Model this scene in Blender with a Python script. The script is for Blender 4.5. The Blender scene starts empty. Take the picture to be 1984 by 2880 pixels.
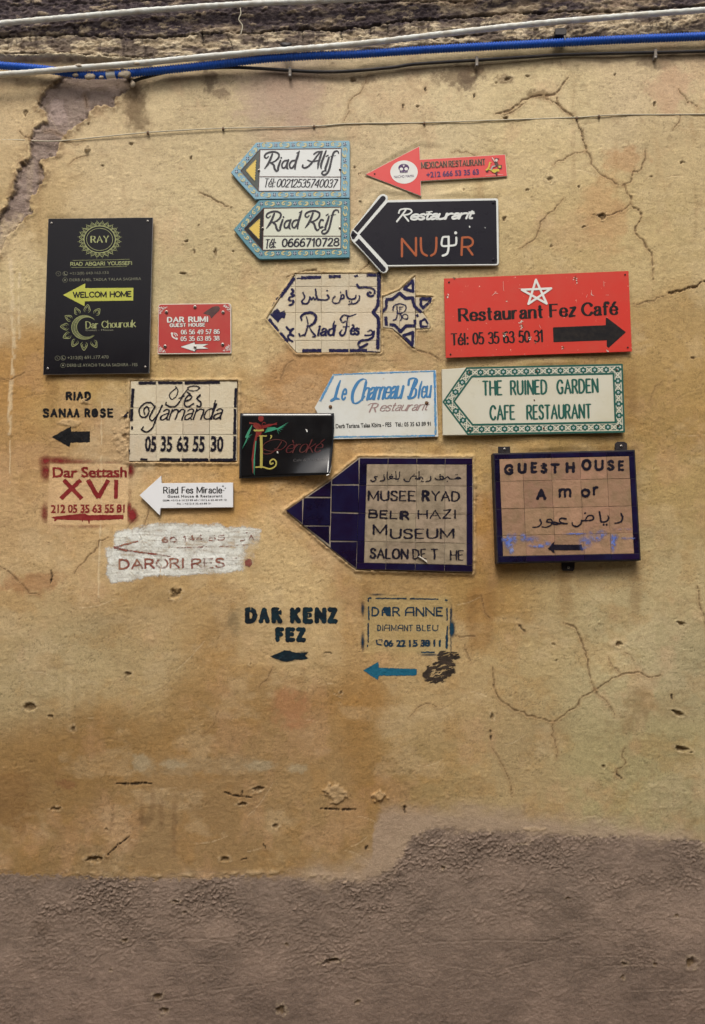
import bpy, math, random
import numpy as np
from mathutils import Vector

# ------------------------------------------------------------------ camera, light, exposure
SC = bpy.context.scene
COL = SC.collection
CAM_D, CAM_H, PITCH, FOC = 2.67, 1.60, math.radians(6.2), 2080.0
cam_data = bpy.data.cameras.new('camera')
cam_data.sensor_fit = 'VERTICAL'
cam_data.sensor_height = 36.0
cam_data.lens = FOC / 2880.0 * 36.0
cam_data.clip_start = 0.05
cam_data.clip_end = 2000.0
cam = bpy.data.objects.new('camera', cam_data)
cam.location = (0.0, -CAM_D, CAM_H)
cam.rotation_euler = (math.pi / 2 + PITCH, 0, 0)
COL.objects.link(cam)
SC.camera = cam

SUN_EL, SUN_ROT = math.radians(56), math.radians(188)
world = bpy.data.worlds.new('World')
SC.world = world
world.use_nodes = True
wn = world.node_tree
wn.nodes.clear()
w_out = wn.nodes.new('ShaderNodeOutputWorld')
w_bg = wn.nodes.new('ShaderNodeBackground')
w_sky = wn.nodes.new('ShaderNodeTexSky')
w_sky.sky_type = 'NISHITA'
w_sky.sun_disc = False
w_sky.sun_elevation = SUN_EL
w_sky.sun_rotation = SUN_ROT
w_sky.air_density = 1.0
w_sky.dust_density = 6.0
w_sky.ozone_density = 0.6
w_hsv = wn.nodes.new('ShaderNodeHueSaturation')
w_hsv.inputs['Saturation'].default_value = 0.5
wn.links.new(w_sky.outputs[0], w_hsv.inputs['Color'])
wn.links.new(w_hsv.outputs[0], w_bg.inputs['Color'])
w_bg.inputs['Strength'].default_value = 0.12
wn.links.new(w_bg.outputs[0], w_out.inputs[0])

sun_data = bpy.data.lights.new('sun', 'SUN')
sun_data.energy = 1.5
sun_data.angle = math.radians(20)
sun_data.color = (1.0, 0.95, 0.86)
sun = bpy.data.objects.new('sun', sun_data)
# the light comes over the roof behind the camera, high and a little from the left
_sd = Vector((math.sin(SUN_ROT) * math.cos(SUN_EL), math.cos(SUN_ROT) * math.cos(SUN_EL), math.sin(SUN_EL)))
sun.rotation_euler = _sd.to_track_quat('Z', 'Y').to_euler()
sun.location = (0, -4, 8)
COL.objects.link(sun)

SC.view_settings.view_transform = 'Standard'
SC.view_settings.look = 'None'
SC.view_settings.exposure = 0.58
SC.view_settings.gamma = 1.0
SC.view_settings.use_curve_mapping = False

# ------------------------------------------------------------------ coordinates
CP, SP = math.cos(PITCH), math.sin(PITCH)

def P(u, v, d=0.0):
    """point of the photograph (u, v) on the vertical plane d metres in front of the wall"""
    a = (u - 992.0) / FOC
    b = (1440.0 - v) / FOC
    dy = CP - b * SP
    t = (CAM_D - d) / dy
    return (a * t, -d, CAM_H + (SP + b * CP) * t)

def PX(x, z):
    """inverse of P on the wall plane, for arrays"""
    zz = z - CAM_H
    depth = CAM_D * CP + zz * SP
    return 992.0 + FOC * x / depth, 1440.0 - FOC * (-CAM_D * SP + zz * CP) / depth

class Fr:
    """frame of an enlarged detail: detail pixels to photograph pixels"""
    def __init__(s, ox, oy, k): s.ox, s.oy, s.k = ox, oy, k
    def __call__(s, pts): return [(s.ox + x / s.k, s.oy + y / s.k) for x, y in pts]
    def p(s, x, y): return (s.ox + x / s.k, s.oy + y / s.k)

def lin(r, g, b):
    f = lambda c: (c / 255.0) / 12.92 if c / 255.0 <= 0.04045 else ((c / 255.0 + 0.055) / 1.055) ** 2.4
    return (f(r), f(g), f(b))

# ------------------------------------------------------------------ noise on arrays
def _table(seed):
    return np.random.RandomState(seed).rand(256, 256).astype(np.float32)
_T = {}
def vnoise(x, y, seed):
    if seed not in _T: _T[seed] = _table(seed)
    T = _T[seed]
    xi = np.floor(x).astype(np.int64); yi = np.floor(y).astype(np.int64)
    fx = (x - xi).astype(np.float32); fy = (y - yi).astype(np.float32)
    fx = fx * fx * fx * (fx * (fx * 6 - 15) + 10); fy = fy * fy * fy * (fy * (fy * 6 - 15) + 10)
    x0 = xi & 255; x1 = (xi + 1) & 255; y0 = yi & 255; y1 = (yi + 1) & 255
    a = T[y0, x0]; b = T[y0, x1]; c = T[y1, x0]; d = T[y1, x1]
    return (a + (b - a) * fx) * (1 - fy) + (c + (d - c) * fx) * fy

def fbm(x, y, seed, octaves=4, gain=0.5, lac=2.03):
    """0..1, mean 0.5"""
    s = 0.0; a = 1.0; n = 0.0
    for i in range(octaves):
        s = s + a * vnoise(x * lac ** i + 13.7 * i, y * lac ** i + 7.1 * i, seed + i)
        n += a; a *= gain
    return s / n

def sstep(a, b, x):
    t = np.clip((x - a) / (b - a), 0, 1)
    return t * t * (3 - 2 * t)

def seg_dist(U, V, pts):
    """distance to a polyline and the running parameter along it"""
    best = np.full(U.shape, 1e9, np.float32); par = np.zeros(U.shape, np.float32)
    n = len(pts) - 1
    for i in range(n):
        (ax, ay), (bx, by) = pts[i], pts[i + 1]
        dx, dy = bx - ax, by - ay
        L = dx * dx + dy * dy + 1e-9
        t = np.clip(((U - ax) * dx + (V - ay) * dy) / L, 0, 1)
        d = np.hypot(U - ax - t * dx, V - ay - t * dy)
        m = d < best
        best = np.where(m, d, best); par = np.where(m, (i + t) / n, par)
    return best, par

def poly_sd(U, V, pts):
    """signed distance to a polygon, negative inside"""
    d, _ = seg_dist(U, V, list(pts) + [pts[0]])
    ins = np.zeros(U.shape, bool)
    n = len(pts)
    for i in range(n):
        (ax, ay), (bx, by) = pts[i], pts[(i + 1) % n]
        if ay == by: continue
        c = ((ay > V) != (by > V)) & (U < (bx - ax) * (V - ay) / (by - ay) + ax)
        ins ^= c
    return np.where(ins, -d, d)

def jitter(pts, amp, step, seed):
    """a broken line: subdivide and displace"""
    r = random.Random(seed); out = []
    for i in range(len(pts) - 1):
        (ax, ay), (bx, by) = pts[i], pts[i + 1]
        L = math.hypot(bx - ax, by - ay); n = max(1, int(L / step))
        for k in range(n):
            t = k / n
            out.append((ax + (bx - ax) * t + r.uniform(-amp, amp), ay + (by - ay) * t + r.uniform(-amp, amp)))
    out.append(pts[-1])
    return out

def spline(pts, n=6, closed=False):
    if len(pts) < 3: return list(pts)
    out = []
    m = len(pts)
    rng = range(m) if closed else range(m - 1)
    for i in rng:
        if closed:
            p0, p1, p2, p3 = pts[(i - 1) % m], pts[i], pts[(i + 1) % m], pts[(i + 2) % m]
        else:
            p1, p2 = pts[i], pts[i + 1]
            p0 = pts[i - 1] if i else (2 * p1[0] - p2[0], 2 * p1[1] - p2[1])
            p3 = pts[i + 2] if i + 2 < m else (2 * p2[0] - p1[0], 2 * p2[1] - p1[1])
        for k in range(n):
            t = k / n; t2 = t * t; t3 = t2 * t
            out.append(tuple(0.5 * (2 * p1[j] + (p2[j] - p0[j]) * t + (2 * p0[j] - 5 * p1[j] + 4 * p2[j] - p3[j]) * t2
                                    + (3 * p1[j] - p0[j] - 3 * p2[j] + p3[j]) * t3) for j in (0, 1)))
    if not closed: out.append(tuple(pts[-1]))
    return out

# ------------------------------------------------------------------ objects
def tag(o, label=None, cat=None, group=None, kind=None):
    if label: o['label'] = label
    if cat: o['category'] = cat
    if group: o['group'] = group
    if kind: o['kind'] = kind
    return o

def mesh_obj(name, verts, faces, mats, parent=None, origin=None, smooth=False, midx=None):
    me = bpy.data.meshes.new(name)
    if origin is None: origin = (0, 0, 0)
    if parent is not None: origin = parent['_o']
    ox, oy, oz = origin
    me.from_pydata([(x - ox, y - oy, z - oz) for x, y, z in verts], [], faces)
    for m in (mats if isinstance(mats, (list, tuple)) else [mats]): me.materials.append(m)
    if midx is not None: me.polygons.foreach_set('material_index', midx)
    if smooth: me.polygons.foreach_set('use_smooth', [True] * len(me.polygons))
    me.update()
    o = bpy.data.objects.new(name, me)
    COL.objects.link(o)
    if parent is not None: o.parent = parent
    else: o.location = origin
    o['_o'] = [ox, oy, oz]
    return o

def empty(name, origin, label, cat, group=None):
    o = bpy.data.objects.new(name, None)
    o.empty_display_size = 0.05
    o.location = origin
    o['_o'] = list(origin)
    COL.objects.link(o)
    tag(o, label, cat, group)
    return o

# ------------------------------------------------------------------ materials
def _new(name):
    m = bpy.data.materials.new(name); m.use_nodes = True
    nt = m.node_tree; b = nt.nodes['Principled BSDF']
    return m, nt, b

def N(nt, kind, **kw):
    n = nt.nodes.new('ShaderNode' + kind)
    for k, v in kw.items():
        if k in n.inputs: n.inputs[k].default_value = v
        else: setattr(n, k, v)
    return n

def mat(name, col, rough=0.5, metal=0.0, dirt=0.15, dirt_col=(0.30, 0.22, 0.13), scale=14.0, bump=0.0, bscale=120.0,
        coat=0.0, spec=0.22, vary=0.0, wear=0.0, wear_col=(0.5, 0.45, 0.38)):
    """painted or glazed surface with uneven dirt, chips and a little relief"""
    m, nt, b = _new(name); L = nt.links.new
    tc = N(nt, 'TexCoord')
    base = N(nt, 'RGB'); base.outputs[0].default_value = (*col, 1)
    cur = base.outputs[0]
    if vary:
        oi = N(nt, 'ObjectInfo')
        hs = N(nt, 'HueSaturation')
        mr = N(nt, 'MapRange'); mr.inputs['To Min'].default_value = 1 - vary; mr.inputs['To Max'].default_value = 1 + vary
        L(oi.outputs['Random'], mr.inputs['Value']); L(mr.outputs[0], hs.inputs['Value'])
        mr2 = N(nt, 'MapRange'); mr2.inputs['To Min'].default_value = 0.5 - vary * .06; mr2.inputs['To Max'].default_value = 0.5 + vary * .06
        ml = N(nt, 'Math', operation='MULTIPLY'); ml.inputs[1].default_value = 7.3
        fr = N(nt, 'Math', operation='FRACT'); L(oi.outputs['Random'], ml.inputs[0]); L(ml.outputs[0], fr.inputs[0])
        L(fr.outputs[0], mr2.inputs['Value']); L(mr2.outputs[0], hs.inputs['Hue'])
        L(cur, hs.inputs['Color']); cur = hs.outputs[0]
    if dirt:
        n1 = N(nt, 'TexNoise', Scale=scale, Detail=8.0, Roughness=0.65)
        L(tc.outputs['Object'], n1.inputs['Vector'])
        r1 = N(nt, 'MapRange'); r1.inputs['From Min'].default_value = 0.42; r1.inputs['From Max'].default_value = 0.75
        r1.inputs['To Max'].default_value = dirt
        L(n1.outputs[0], r1.inputs['Value'])
        mx = N(nt, 'MixRGB'); mx.inputs[2].default_value = (*dirt_col, 1)
        L(r1.outputs[0], mx.inputs[0]); L(cur, mx.inputs[1]); cur = mx.outputs[0]
    if wear:
        n2 = N(nt, 'TexNoise', Scale=scale * 7, Detail=6.0, Roughness=0.7)
        L(tc.outputs['Object'], n2.inputs['Vector'])
        r2 = N(nt, 'MapRange'); r2.inputs['From Min'].default_value = 0.66 - wear * .2; r2.inputs['From Max'].default_value = 0.70 - wear * .15
        L(n2.outputs[0], r2.inputs['Value'])
        mx = N(nt, 'MixRGB'); mx.inputs[2].default_value = (*wear_col, 1)
        L(r2.outputs[0], mx.inputs[0]); L(cur, mx.inputs[1]); cur = mx.outputs[0]
    L(cur, b.inputs['Base Color'])
    b.inputs['Metallic'].default_value = metal
    b.inputs['Specular IOR Level'].default_value = spec
    b.inputs['Coat Weight'].default_value = coat
    b.inputs['Coat Roughness'].default_value = 0.12
    nr = N(nt, 'TexNoise', Scale=scale * 1.7, Detail=5.0)
    L(tc.outputs['Object'], nr.inputs['Vector'])
    rr = N(nt, 'MapRange'); rr.inputs['To Min'].default_value = max(0.03, rough - 0.12); rr.inputs['To Max'].default_value = min(1, rough + 0.15)
    L(nr.outputs[0], rr.inputs['Value']); L(rr.outputs[0], b.inputs['Roughness'])
    if bump:
        n3 = N(nt, 'TexNoise', Scale=bscale, Detail=6.0, Roughness=0.6)
        L(tc.outputs['Object'], n3.inputs['Vector'])
        bp = N(nt, 'Bump', Strength=bump, Distance=0.004)
        L(n3.outputs[0], bp.inputs['Height']); L(bp.outputs[0], b.inputs['Normal'])
    return m
# ------------------------------------------------------------------ the plaster wall
STEP = 0.0036
def _axis(a, b, lo, hi):
    mid = list(np.arange(a, b + 1e-6, STEP))
    s = STEP; x = mid[0]; left = []
    while x > lo: s *= 1.25; x -= s; left.append(x)
    s = STEP; x = mid[-1]; right = []
    while x < hi: s *= 1.25; x += s; right.append(x)
    return np.array(left[::-1] + mid + right)
XS = _axis(-1.50, 1.50, -6.0, 6.0)
ZS = _axis(0.08, 3.98, 0.0, 5.6)
ZS[0] = -0.05
GX, GZ = np.meshgrid(XS, ZS)
U, V = PX(GX, GZ)
U = U.astype(np.float32); V = V.astype(np.float32)

# warped coordinates so that drawn outlines come out ragged
def ragged(amp, sc, seed):
    return (U + amp * (fbm(U / sc, V / sc, seed, 4, .6) - .5) * 2, V + amp * (fbm(U / sc, V / sc, seed + 40, 4, .6) - .5) * 2)
RU, RV = ragged(26, 60, 3)
SU, SV = ragged(8, 16, 11)

# large colour areas of the washes, measured here and there on the wall
TINT = [  # u, v, spread, colour
 (60, 330, 170, (190, 160, 120)), (60, 560, 160, (184, 152, 104)), (40, 820, 120, (196, 170, 126)), (60, 1050, 130, (168, 124, 66)),
 (40, 1260, 120, (164, 124, 72)), (60, 1420, 140, (188, 150, 102)), (180, 1560, 160, (186, 152, 106)), (60, 1700, 130, (176, 144, 98)),
 (330, 480, 160, (198, 170, 130)), (560, 300, 130, (192, 166, 128)), (800, 290, 110, (180, 154, 126)), (1000, 320, 120, (200, 172, 134)),
 (1200, 300, 150, (204, 178, 138)), (1500, 280, 150, (198, 172, 130)), (1850, 230, 130, (196, 168, 130)), (1930, 420, 120, (190, 162, 118)),
 (560, 520, 150, (198, 172, 130)), (620, 760, 120, (186, 160, 116)), (520, 780, 90, (190, 166, 124)), (700, 900, 90, (198, 168, 120)),
 (1500, 500, 150, (194, 166, 120)), (1600, 650, 130, (188, 158, 108)), (1880, 700, 150, (188, 160, 112)), (1880, 950, 120, (166, 132, 80)),
 (1880, 1150, 130, (160, 126, 72)), (1900, 1400, 130, (166, 136, 84)), (1880, 1620, 140, (174, 150, 108)), (440, 1040, 80, (184, 150, 96)),
 (170, 1130, 90, (176, 142, 86)), (300, 1250, 80, (182, 150, 110)), (640, 1130, 60, (184, 148, 96)), (800, 1090, 70, (176, 132, 84)),
 (680, 1390, 80, (178, 134, 74)), (560, 1370, 80, (184, 144, 92)), (850, 1420, 80, (184, 142, 88)), (1380, 1300, 60, (184, 148, 92)), (1380, 1500, 70, (168, 122, 62)),
 (800, 1560, 100, (190, 158, 110)), (1100, 1680, 100, (168, 132, 82)), (1400, 1700, 90, (160, 122, 66)), (450, 1720, 120, (172, 138, 90)),
 (150, 1850, 150, (168, 144, 104)), (400, 1880, 120, (168, 142, 100)), (640, 1860, 110, (160, 124, 76)), (860, 1800, 90, (180, 148, 102)),
 (1000, 1800, 90, (168, 132, 84)), (1250, 1960, 130, (166, 136, 92)), (1500, 1800, 130, (168, 142, 98)), (1750, 1880, 150, (172, 152, 112)),
 (1900, 1850, 100, (160, 142, 106)), (1750, 2150, 150, (158, 140, 98)), (1450, 2150, 130, (158, 132, 92)), (1200, 2150, 120, (150, 122, 78)),
 (500, 2030, 130, (146, 110, 62)), (200, 2100, 130, (140, 104, 56)), (800, 2080, 110, (152, 118, 74)), (600, 2230, 150, (140, 108, 68)),
 (100, 2300, 130, (136, 104, 62)), (350, 2380, 130, (140, 110, 72)), (850, 2300, 140, (146, 114, 72)), (1050, 2180, 90, (146, 108, 58)),
 (1000, 2000, 90, (150, 110, 58)), (1930, 2250, 110, (152, 134, 98)),
]
def _colour(c): return np.array(lin(*c), np.float32)
num = np.zeros(U.shape + (3,), np.float32); den = np.zeros(U.shape, np.float32)
BU = np.clip(U, -100, 2084) + 50 * (fbm(U / 120, V / 120, 71, 4, .6) - .5) * 2
BV = V + 50 * (fbm(U / 120, V / 120, 77, 4, .6) - .5) * 2
for (cu, cv, s, c) in TINT:
    w = np.exp(-((BU - cu) ** 2 + (BV - cv) ** 2) / (2 * (s * .62) ** 2)).astype(np.float32) + 1e-7 / (1 + ((BU - cu) ** 2 + (BV - cv) ** 2) / 1e5)
    num += w[..., None] * _colour(c); den += w
C = num / den[..., None]
ochre = sstep(.60, .78, 1 - C[..., 2] / C[..., 0])[..., None]      # how yellow the wash is
C = C * .93 + C.mean(-1, keepdims=True) * .07
C *= np.array([1.06, 1.14, 1.13], np.float32) * (1 - ochre) + np.array([1.07, 1.14, 1.15], np.float32) * ochre
C *= (.95 + .05 * sstep(400, 1000, V))[..., None]  # upper wall coloured slightly darker to offset the stronger light higher up
H = np.zeros(U.shape, np.float32)          # relief in metres, positive towards the lane
RG = np.full(U.shape, 0.25, np.float32)    # how coarse the surface is

def blend(mask, col, k=1.0):
    global C
    m = np.clip(mask * k, 0, 1)[..., None]
    C = C * (1 - m) + _colour(col) * m

# rolling unevenness of hand trowelled plaster
H += 0.010 * (fbm(U / 420, V / 420, 101, 3) - .5) * 2
H += 0.0030 * (fbm(U / 90, V / 120, 105, 4) - .5) * 2
H += 0.0007 * (fbm(U / 30 + V / 200, V / 19, 109, 4, .6) - .5) * 2
sw = fbm(U / 50 + 2.2 * fbm(U / 130, V / 130, 115, 3), V / 44 + 2.2 * fbm(U / 120, V / 120, 119, 3), 121, 3)
ridge = 1 - np.abs(sw - .5) * 2
H += 0.0005 * sstep(.86, 1.0, ridge)
gr = fbm(U / 5.0, V / 4.8, 127, 3, .7)
H += .0004 * (gr - .5) * 2 * (.4 + 1.2 * fbm(U / 90, V / 70, 129, 3))
fleck = fbm(U / 3.6, V / 3.2, 139, 2, .6)
C0_dark = sstep(.70, .80, fleck) * sstep(.40, .62, fbm(U / 60, V / 50, 143, 3))
C0_lite = sstep(.70, .82, 1 - fleck)
H -= .0012 * C0_dark
scab = sstep(.60, .72, fbm(U / 13, V / 10, 133, 4, .62)) * sstep(.48, .62, fbm(U / 110, V / 80, 135, 3))
H += .0011 * scab
# cloudiness of the washes
n1 = fbm(U / 75, V / 60, 131, 5, .6); n2 = fbm(U / 260, V / 200, 137, 4, .55); n3 = fbm(U / 9, V / 8, 141, 3, .6)
blend(sstep(.50, .74, n1) * sstep(560, 1100, V) * (1 - sstep(2500, 2700, V)), (158, 116, 60), .24)
blend(sstep(.52, .72, fbm(U / 110, V / 80, 145, 5, .6)), (204, 184, 148), .20)
blend(sstep(.55, .75, fbm(U / 90, V / 130, 149, 5, .6)), (190, 150, 116), .22)
blend(sstep(.60, .8, fbm(U / 30, V / 26, 153, 4, .65)), (136, 108, 74), .22)
C *= (1 + .10 * (n2 - .5) * 2 + .08 * (n3 - .5) * 2 + .10 * (gr - .5) * 2 + .07 * scab - .30 * C0_dark + .10 * C0_lite)[..., None]
# faint horizontal brush and trowel marks
st = fbm(U / 40 + V / 60, V / 8 - U / 30, 157, 4, .6)
C *= (1 - .06 * sstep(.58, .8, st))[..., None]
H -= .0003 * sstep(.60, .8, st)
# thin wandering hair lines
hl = fbm(U / 120, V / 95, 161, 4, .62)
for k, lv in enumerate((.42, .5, .58)):
    m = (1 - sstep(0, .0035, np.abs(hl - lv))) * sstep(.52, .66, fbm(U / 60, V / 60, 171 + k, 3))
    blend(m, (120, 96, 68), .16); H -= .0002 * m

def window(pts, pad):
    us = [p[0] for p in pts]; vs = [p[1] for p in pts]
    m = (U > min(us) - pad) & (U < max(us) + pad) & (V > min(vs) - pad) & (V < max(vs) + pad)
    r = np.where(m.any(1))[0]; c = np.where(m.any(0))[0]
    if not len(r) or not len(c): return None
    return slice(r[0], r[-1] + 1), slice(c[0], c[-1] + 1)

def local_blend(sl, m, col, k=1.0):
    mm = np.clip(m * k, 0, 1)[..., None]
    C[sl] = C[sl] * (1 - mm) + _colour(col) * mm

def crack(pts, w=2.0, depth=.004, col=(92, 68, 46), k=.72, seed=1, amp=3.5, lip=True):
    pts = jitter(pts, amp, 11, seed)
    sl = window(pts, 20)
    if sl is None: return
    u, v = U[sl], V[sl]
    d, t = seg_dist(u, v, pts)
    ww = .58 * w * (.45 + 1.1 * vnoise(t * 23 + seed, v / 30, seed + 200)) * (1 - .6 * sstep(.75, 1, t)) * (.4 + .6 * sstep(0, .12, t))
    ww = ww * (.25 + 1.5 * sstep(.25, .75, vnoise(t * 61 + seed * 3, v / 9, seed + 210)))
    m = 1 - sstep(ww * .5, ww * 1.1 + 1.1, d)
    H[sl] -= .6 * depth * m
    if lip:
        H[sl] += .0010 * (1 - sstep(0, 9, d)) * (1 - m)
        local_blend(sl, (1 - sstep(2, 12, d)) * .25, (150, 118, 80))
    local_blend(sl, m, col, k)

def hole(u0, v0, ru, rv, depth=.012, col=(104, 84, 58), seed=0, rim=True, rot=0.0):
    depth *= .30; ru *= .9; rv *= .9
    pad = max(ru, rv) * 2.2 + 6
    sl = window([(u0, v0)], pad)
    if sl is None: return
    u, v = U[sl] - u0, V[sl] - v0
    cr, sr = math.cos(rot), math.sin(rot)
    a, b = u * cr + v * sr, -u * sr + v * cr
    q = np.hypot(a / ru, b / rv) + .95 * (fbm(U[sl] / (ru * .8), V[sl] / (rv * .8), 300 + seed, 4, .65) - .5) * 2
    m = 1 - sstep(.5, .9, q)
    H[sl] -= depth * m
    if rim:
        r = sstep(.9, 1.05, q) * (1 - sstep(1.15, 1.8, q))
        H[sl] += .0018 * r; local_blend(sl, r * sstep(.4, .6, fbm(U[sl] / 6, V[sl] / 6, 320 + seed, 2)), (206, 186, 152), .28)
    local_blend(sl, m * (.75 + .5 * fbm(U[sl] / 5, V[sl] / 5, 310 + seed, 2)), col, .8)

def patch(pts, amp, sc, seed, soft=3.0):
    """mask of a ragged polygon, plus its signed distance"""
    sl = window(pts, amp * 2 + 20)
    u = U[sl] + amp * (fbm(U[sl] / sc, V[sl] / sc, seed, 4, .6) - .5) * 2
    v = V[sl] + amp * (fbm(U[sl] / sc, V[sl] / sc, seed + 9, 4, .6) - .5) * 2
    sd = poly_sd(u, v, pts)
    return sl, 1 - sstep(-soft, soft, sd), sd

def stain(u0, v0, ru, rv, col, k=.5, seed=0, sc=40, sharp=.35):
    sl = window([(u0, v0)], max(ru, rv) * 2.4 + 5)
    if sl is None: return
    q = np.hypot((U[sl] - u0) / ru, (V[sl] - v0) / rv) + .9 * (fbm(U[sl] / sc, V[sl] / sc, 400 + seed, 5, .65) - .5) * 2
    local_blend(sl, 1 - sstep(1 - sharp, 1 + sharp, q), col, k)

# --- grey cement foot of the wall
ROUGH_TOP = [(-900, 2446), (0, 2450), (119, 2453), (276, 2460), (451, 2466), (640, 2462), (808, 2456), (980, 2478), (1090, 2445), (1130, 2400),
             (1160, 2340), (1200, 2326), (1400, 2330), (1600, 2342), (1800, 2350), (1984, 2362), (2900, 2380)]
SMOOTH_TOP = [(-900, 2520), (780, 2470), (877, 2431), (1000, 2419), (1045, 2390), (1050, 2330), (1072, 2268), (1200, 2262), (1400, 2268),
              (1550, 2296), (1700, 2300), (1984, 2350), (2900, 2370)]
def below(line, u, v):
    return v - np.interp(u, [p[0] for p in line], [p[1] for p in line])
b2 = below(SMOOTH_TOP, U + 12 * (fbm(U / 30, V / 30, 181, 4) - .5) * 2, V + 30 * (fbm(U / 60, V / 40, 185, 5, .6) - .5) * 2)
m2 = sstep(-34, 44, b2)
blend(m2, (158, 138, 118), .85)
b1 = below(ROUGH_TOP, U + 10 * (fbm(U / 18, V / 18, 191, 4) - .5) * 2, V + 13 * (fbm(U / 34, V / 26, 195, 5, .65) - .5) * 2)
m1 = sstep(-3, 5, b1 - 16 * sstep(.5, .62, fbm(U / 9, V / 7, 197, 3, .6)) * (1 - sstep(0, 24, b1)))
m1s = sstep(-40, 40, b1 + 50 * (fbm(U / 50, V / 40, 203, 5, .65) - .5) * 2)
m1 = np.where(U > 500, m1 * (.25 + .75 * m1s), m1 * (.75 + .25 * m1s))
lip = sstep(-16, -5, b1) * (1 - sstep(-5, 2, b1)) * sstep(.42, .6, fbm(U / 40, V / 40, 199, 3)) * (U < 960)
lip = lip * sstep(.45, .6, fbm(U / 22, V / 30, 201, 3))
blend(lip, (176, 154, 120), .5); H += .0035 * lip * (1 - m1)
H -= .0015 * m1
cem = np.clip(.5 + (fbm(U / 200, V / 130, 205, 5, .6) - .5) * 1.5, 0, 1)[..., None]
cc = _colour((136, 117, 104)) * cem + _colour((116, 100, 89)) * (1 - cem)
cc = cc * (1 + .22 * (fbm(U / 26, V / 15, 211, 4, .65) - .5)[..., None])
low = sstep(2500, 2900, V)[..., None]
cc = cc * np.array([1.06, 1.07, 1.05], np.float32)
cc *= (1 - .16 * sstep(.5, .66, fbm(U / 70, V / 40, 213, 5, .65)) + .12 * sstep(.52, .7, fbm(U / 160, V / 70, 215, 4, .6)))[..., None]
cc = cc * (1 - .20 * low * np.array((.9, 1, .95), np.float32))
C = C * (1 - m1[..., None]) + cc * m1[..., None]
RG = np.maximum(RG, .55 * m1); RG = np.maximum(RG, .35 * m2)
crum = .6 * fbm(U / 6 + V / 18, V / 4.2 - U / 40, 217, 4, .75) + .4 * vnoise(U / 3.4, V / 3.1, 219)
band = m1 * (.22 + .9 * (1 - sstep(20, 300, b1)) * sstep(.34, .66, fbm(U / 150, V / 80, 223, 4, .6)) + .35 * sstep(.52, .68, fbm(U / 120, V / 60, 227, 3)))
H += band * .0042 * (crum - .5) * 2
H += band * .0022 * sstep(.57, .63, crum)
H += m1 * .0006 * (vnoise(U / 3.2, V / 3.2, 221) - .5) * 2
C *= (1 + (band * .30 * (sstep(.54, .62, crum) - .35)) + m1 * .10 * (vnoise(U / 3.0, V / 3.0, 225) - .5))[..., None]
for i, (a, b, w) in enumerate([((330, 2380), (190, 0), 0)]): pass
for i, pts in enumerate([
    [(300, 2507), (350, 2514), (400, 2514), (440, 2508)], [(260, 2632), (340, 2642), (450, 2642), (560, 2638), (660, 2644)],
    [(320, 2838), (400, 2820), (520, 2806), (600, 2784), (780, 2760), (830, 2742), (1000, 2728)], [(800, 2694), (850, 2682), (960, 2676)],
    [(400, 2700), (520, 2710), (640, 2712)], [(930, 2632), (1000, 2640)], [(1000, 2560), (1060, 2560), (1115, 2550)],
    [(1070, 2662), (1200, 2650), (1380, 2644), (1540, 2648), (1640, 2622)], [(1230, 2710), (1390, 2733), (1560, 2690), (1750, 2688), (1840, 2712)],
    [(1590, 2788), (1620, 2735), (1680, 2718), (1850, 2712)], [(984, 2728), (1080, 2710), (1160, 2708)], [(984, 2750), (1040, 2766), (1130, 2762), (1230, 2782)],
    [(1380, 2572), (1450, 2560), (1520, 2592)], [(1760, 2788), (1984, 2780)], [(1880, 2578), (1984, 2582)], [(100, 2730), (220, 2732)],
    [(30, 2642), (110, 2630), (200, 2650)]]):
    crack(pts, 1.6, .003, (92, 76, 64), .45, seed=500 + i, amp=1.6, lip=False)
    crack([(x, y + 3.4) for x, y in pts], 1.4, -.0022, (150, 132, 118), .3, seed=500 + i, amp=1.6, lip=False)
# scratched arcs left by the float
for i, (cu, cv, r0, a0, a1) in enumerate([(700, 2560, 110, 3.6, 4.9), (700, 2560, 96, 3.7, 4.8), (700, 2560, 124, 3.7, 4.7), (720, 2600, 150, 3.9, 5.0),
                                         (1640, 2600, 120, 3.3, 4.6), (1640, 2600, 140, 3.4, 4.7), (560, 2560, 200, 4.3, 5.2), (1300, 2640, 160, 4.0, 5.4)]):
    crack([(cu + r0 * math.cos(a0 + (a1 - a0) * t / 8), cv + r0 * .55 * math.sin(a0 + (a1 - a0) * t / 8)) for t in range(9)], 1.2, .002, (104, 88, 76), .3, seed=540 + i, amp=1.2, lip=False)

# --- broken strip where the top coat has fallen off, upper left
Q = Fr(0, 150, 2.418)
fallen = Q([(385, 205), (300, 270), (270, 370), (330, 400), (325, 460), (240, 510), (215, 590), (215, 690), (130, 800), (110, 900), (62, 1010),
            (-10, 1140), (-200, 1500), (-60, 1500), (20, 1330), (70, 1230), (130, 1180), (215, 1080), (208, 990), (285, 890), (312, 800), (268, 750), (385, 680),
            (405, 600), (480, 520), (600, 430), (650, 350), (760, 372), (790, 300), (870, 250), (905, 175), (800, 120), (500, 110)])
sl, m, sd = patch(fallen, 12, 20, 601, 1.6)
inner = fbm(U[sl] / 22, V[sl] / 18, 611, 5, .62)
edge = (1 - sstep(0, 20, np.abs(sd)))
H[sl] += -.0075 * m + m * .007 * (inner - .5) * 2 * (.35 + edge) + .004 * edge * (1 - m)
smooth_in = 1 - sstep(420, 520, V[sl] + 20 * (inner - .5)) * .75
local_blend(sl, m, (140, 122, 114), .92)
local_blend(sl, m * sstep(.5, .62, inner) * .8, (160, 142, 128), .8)
local_blend(sl, m * (1 - sstep(.30, .42, inner)), (104, 88, 76), .5)
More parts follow.
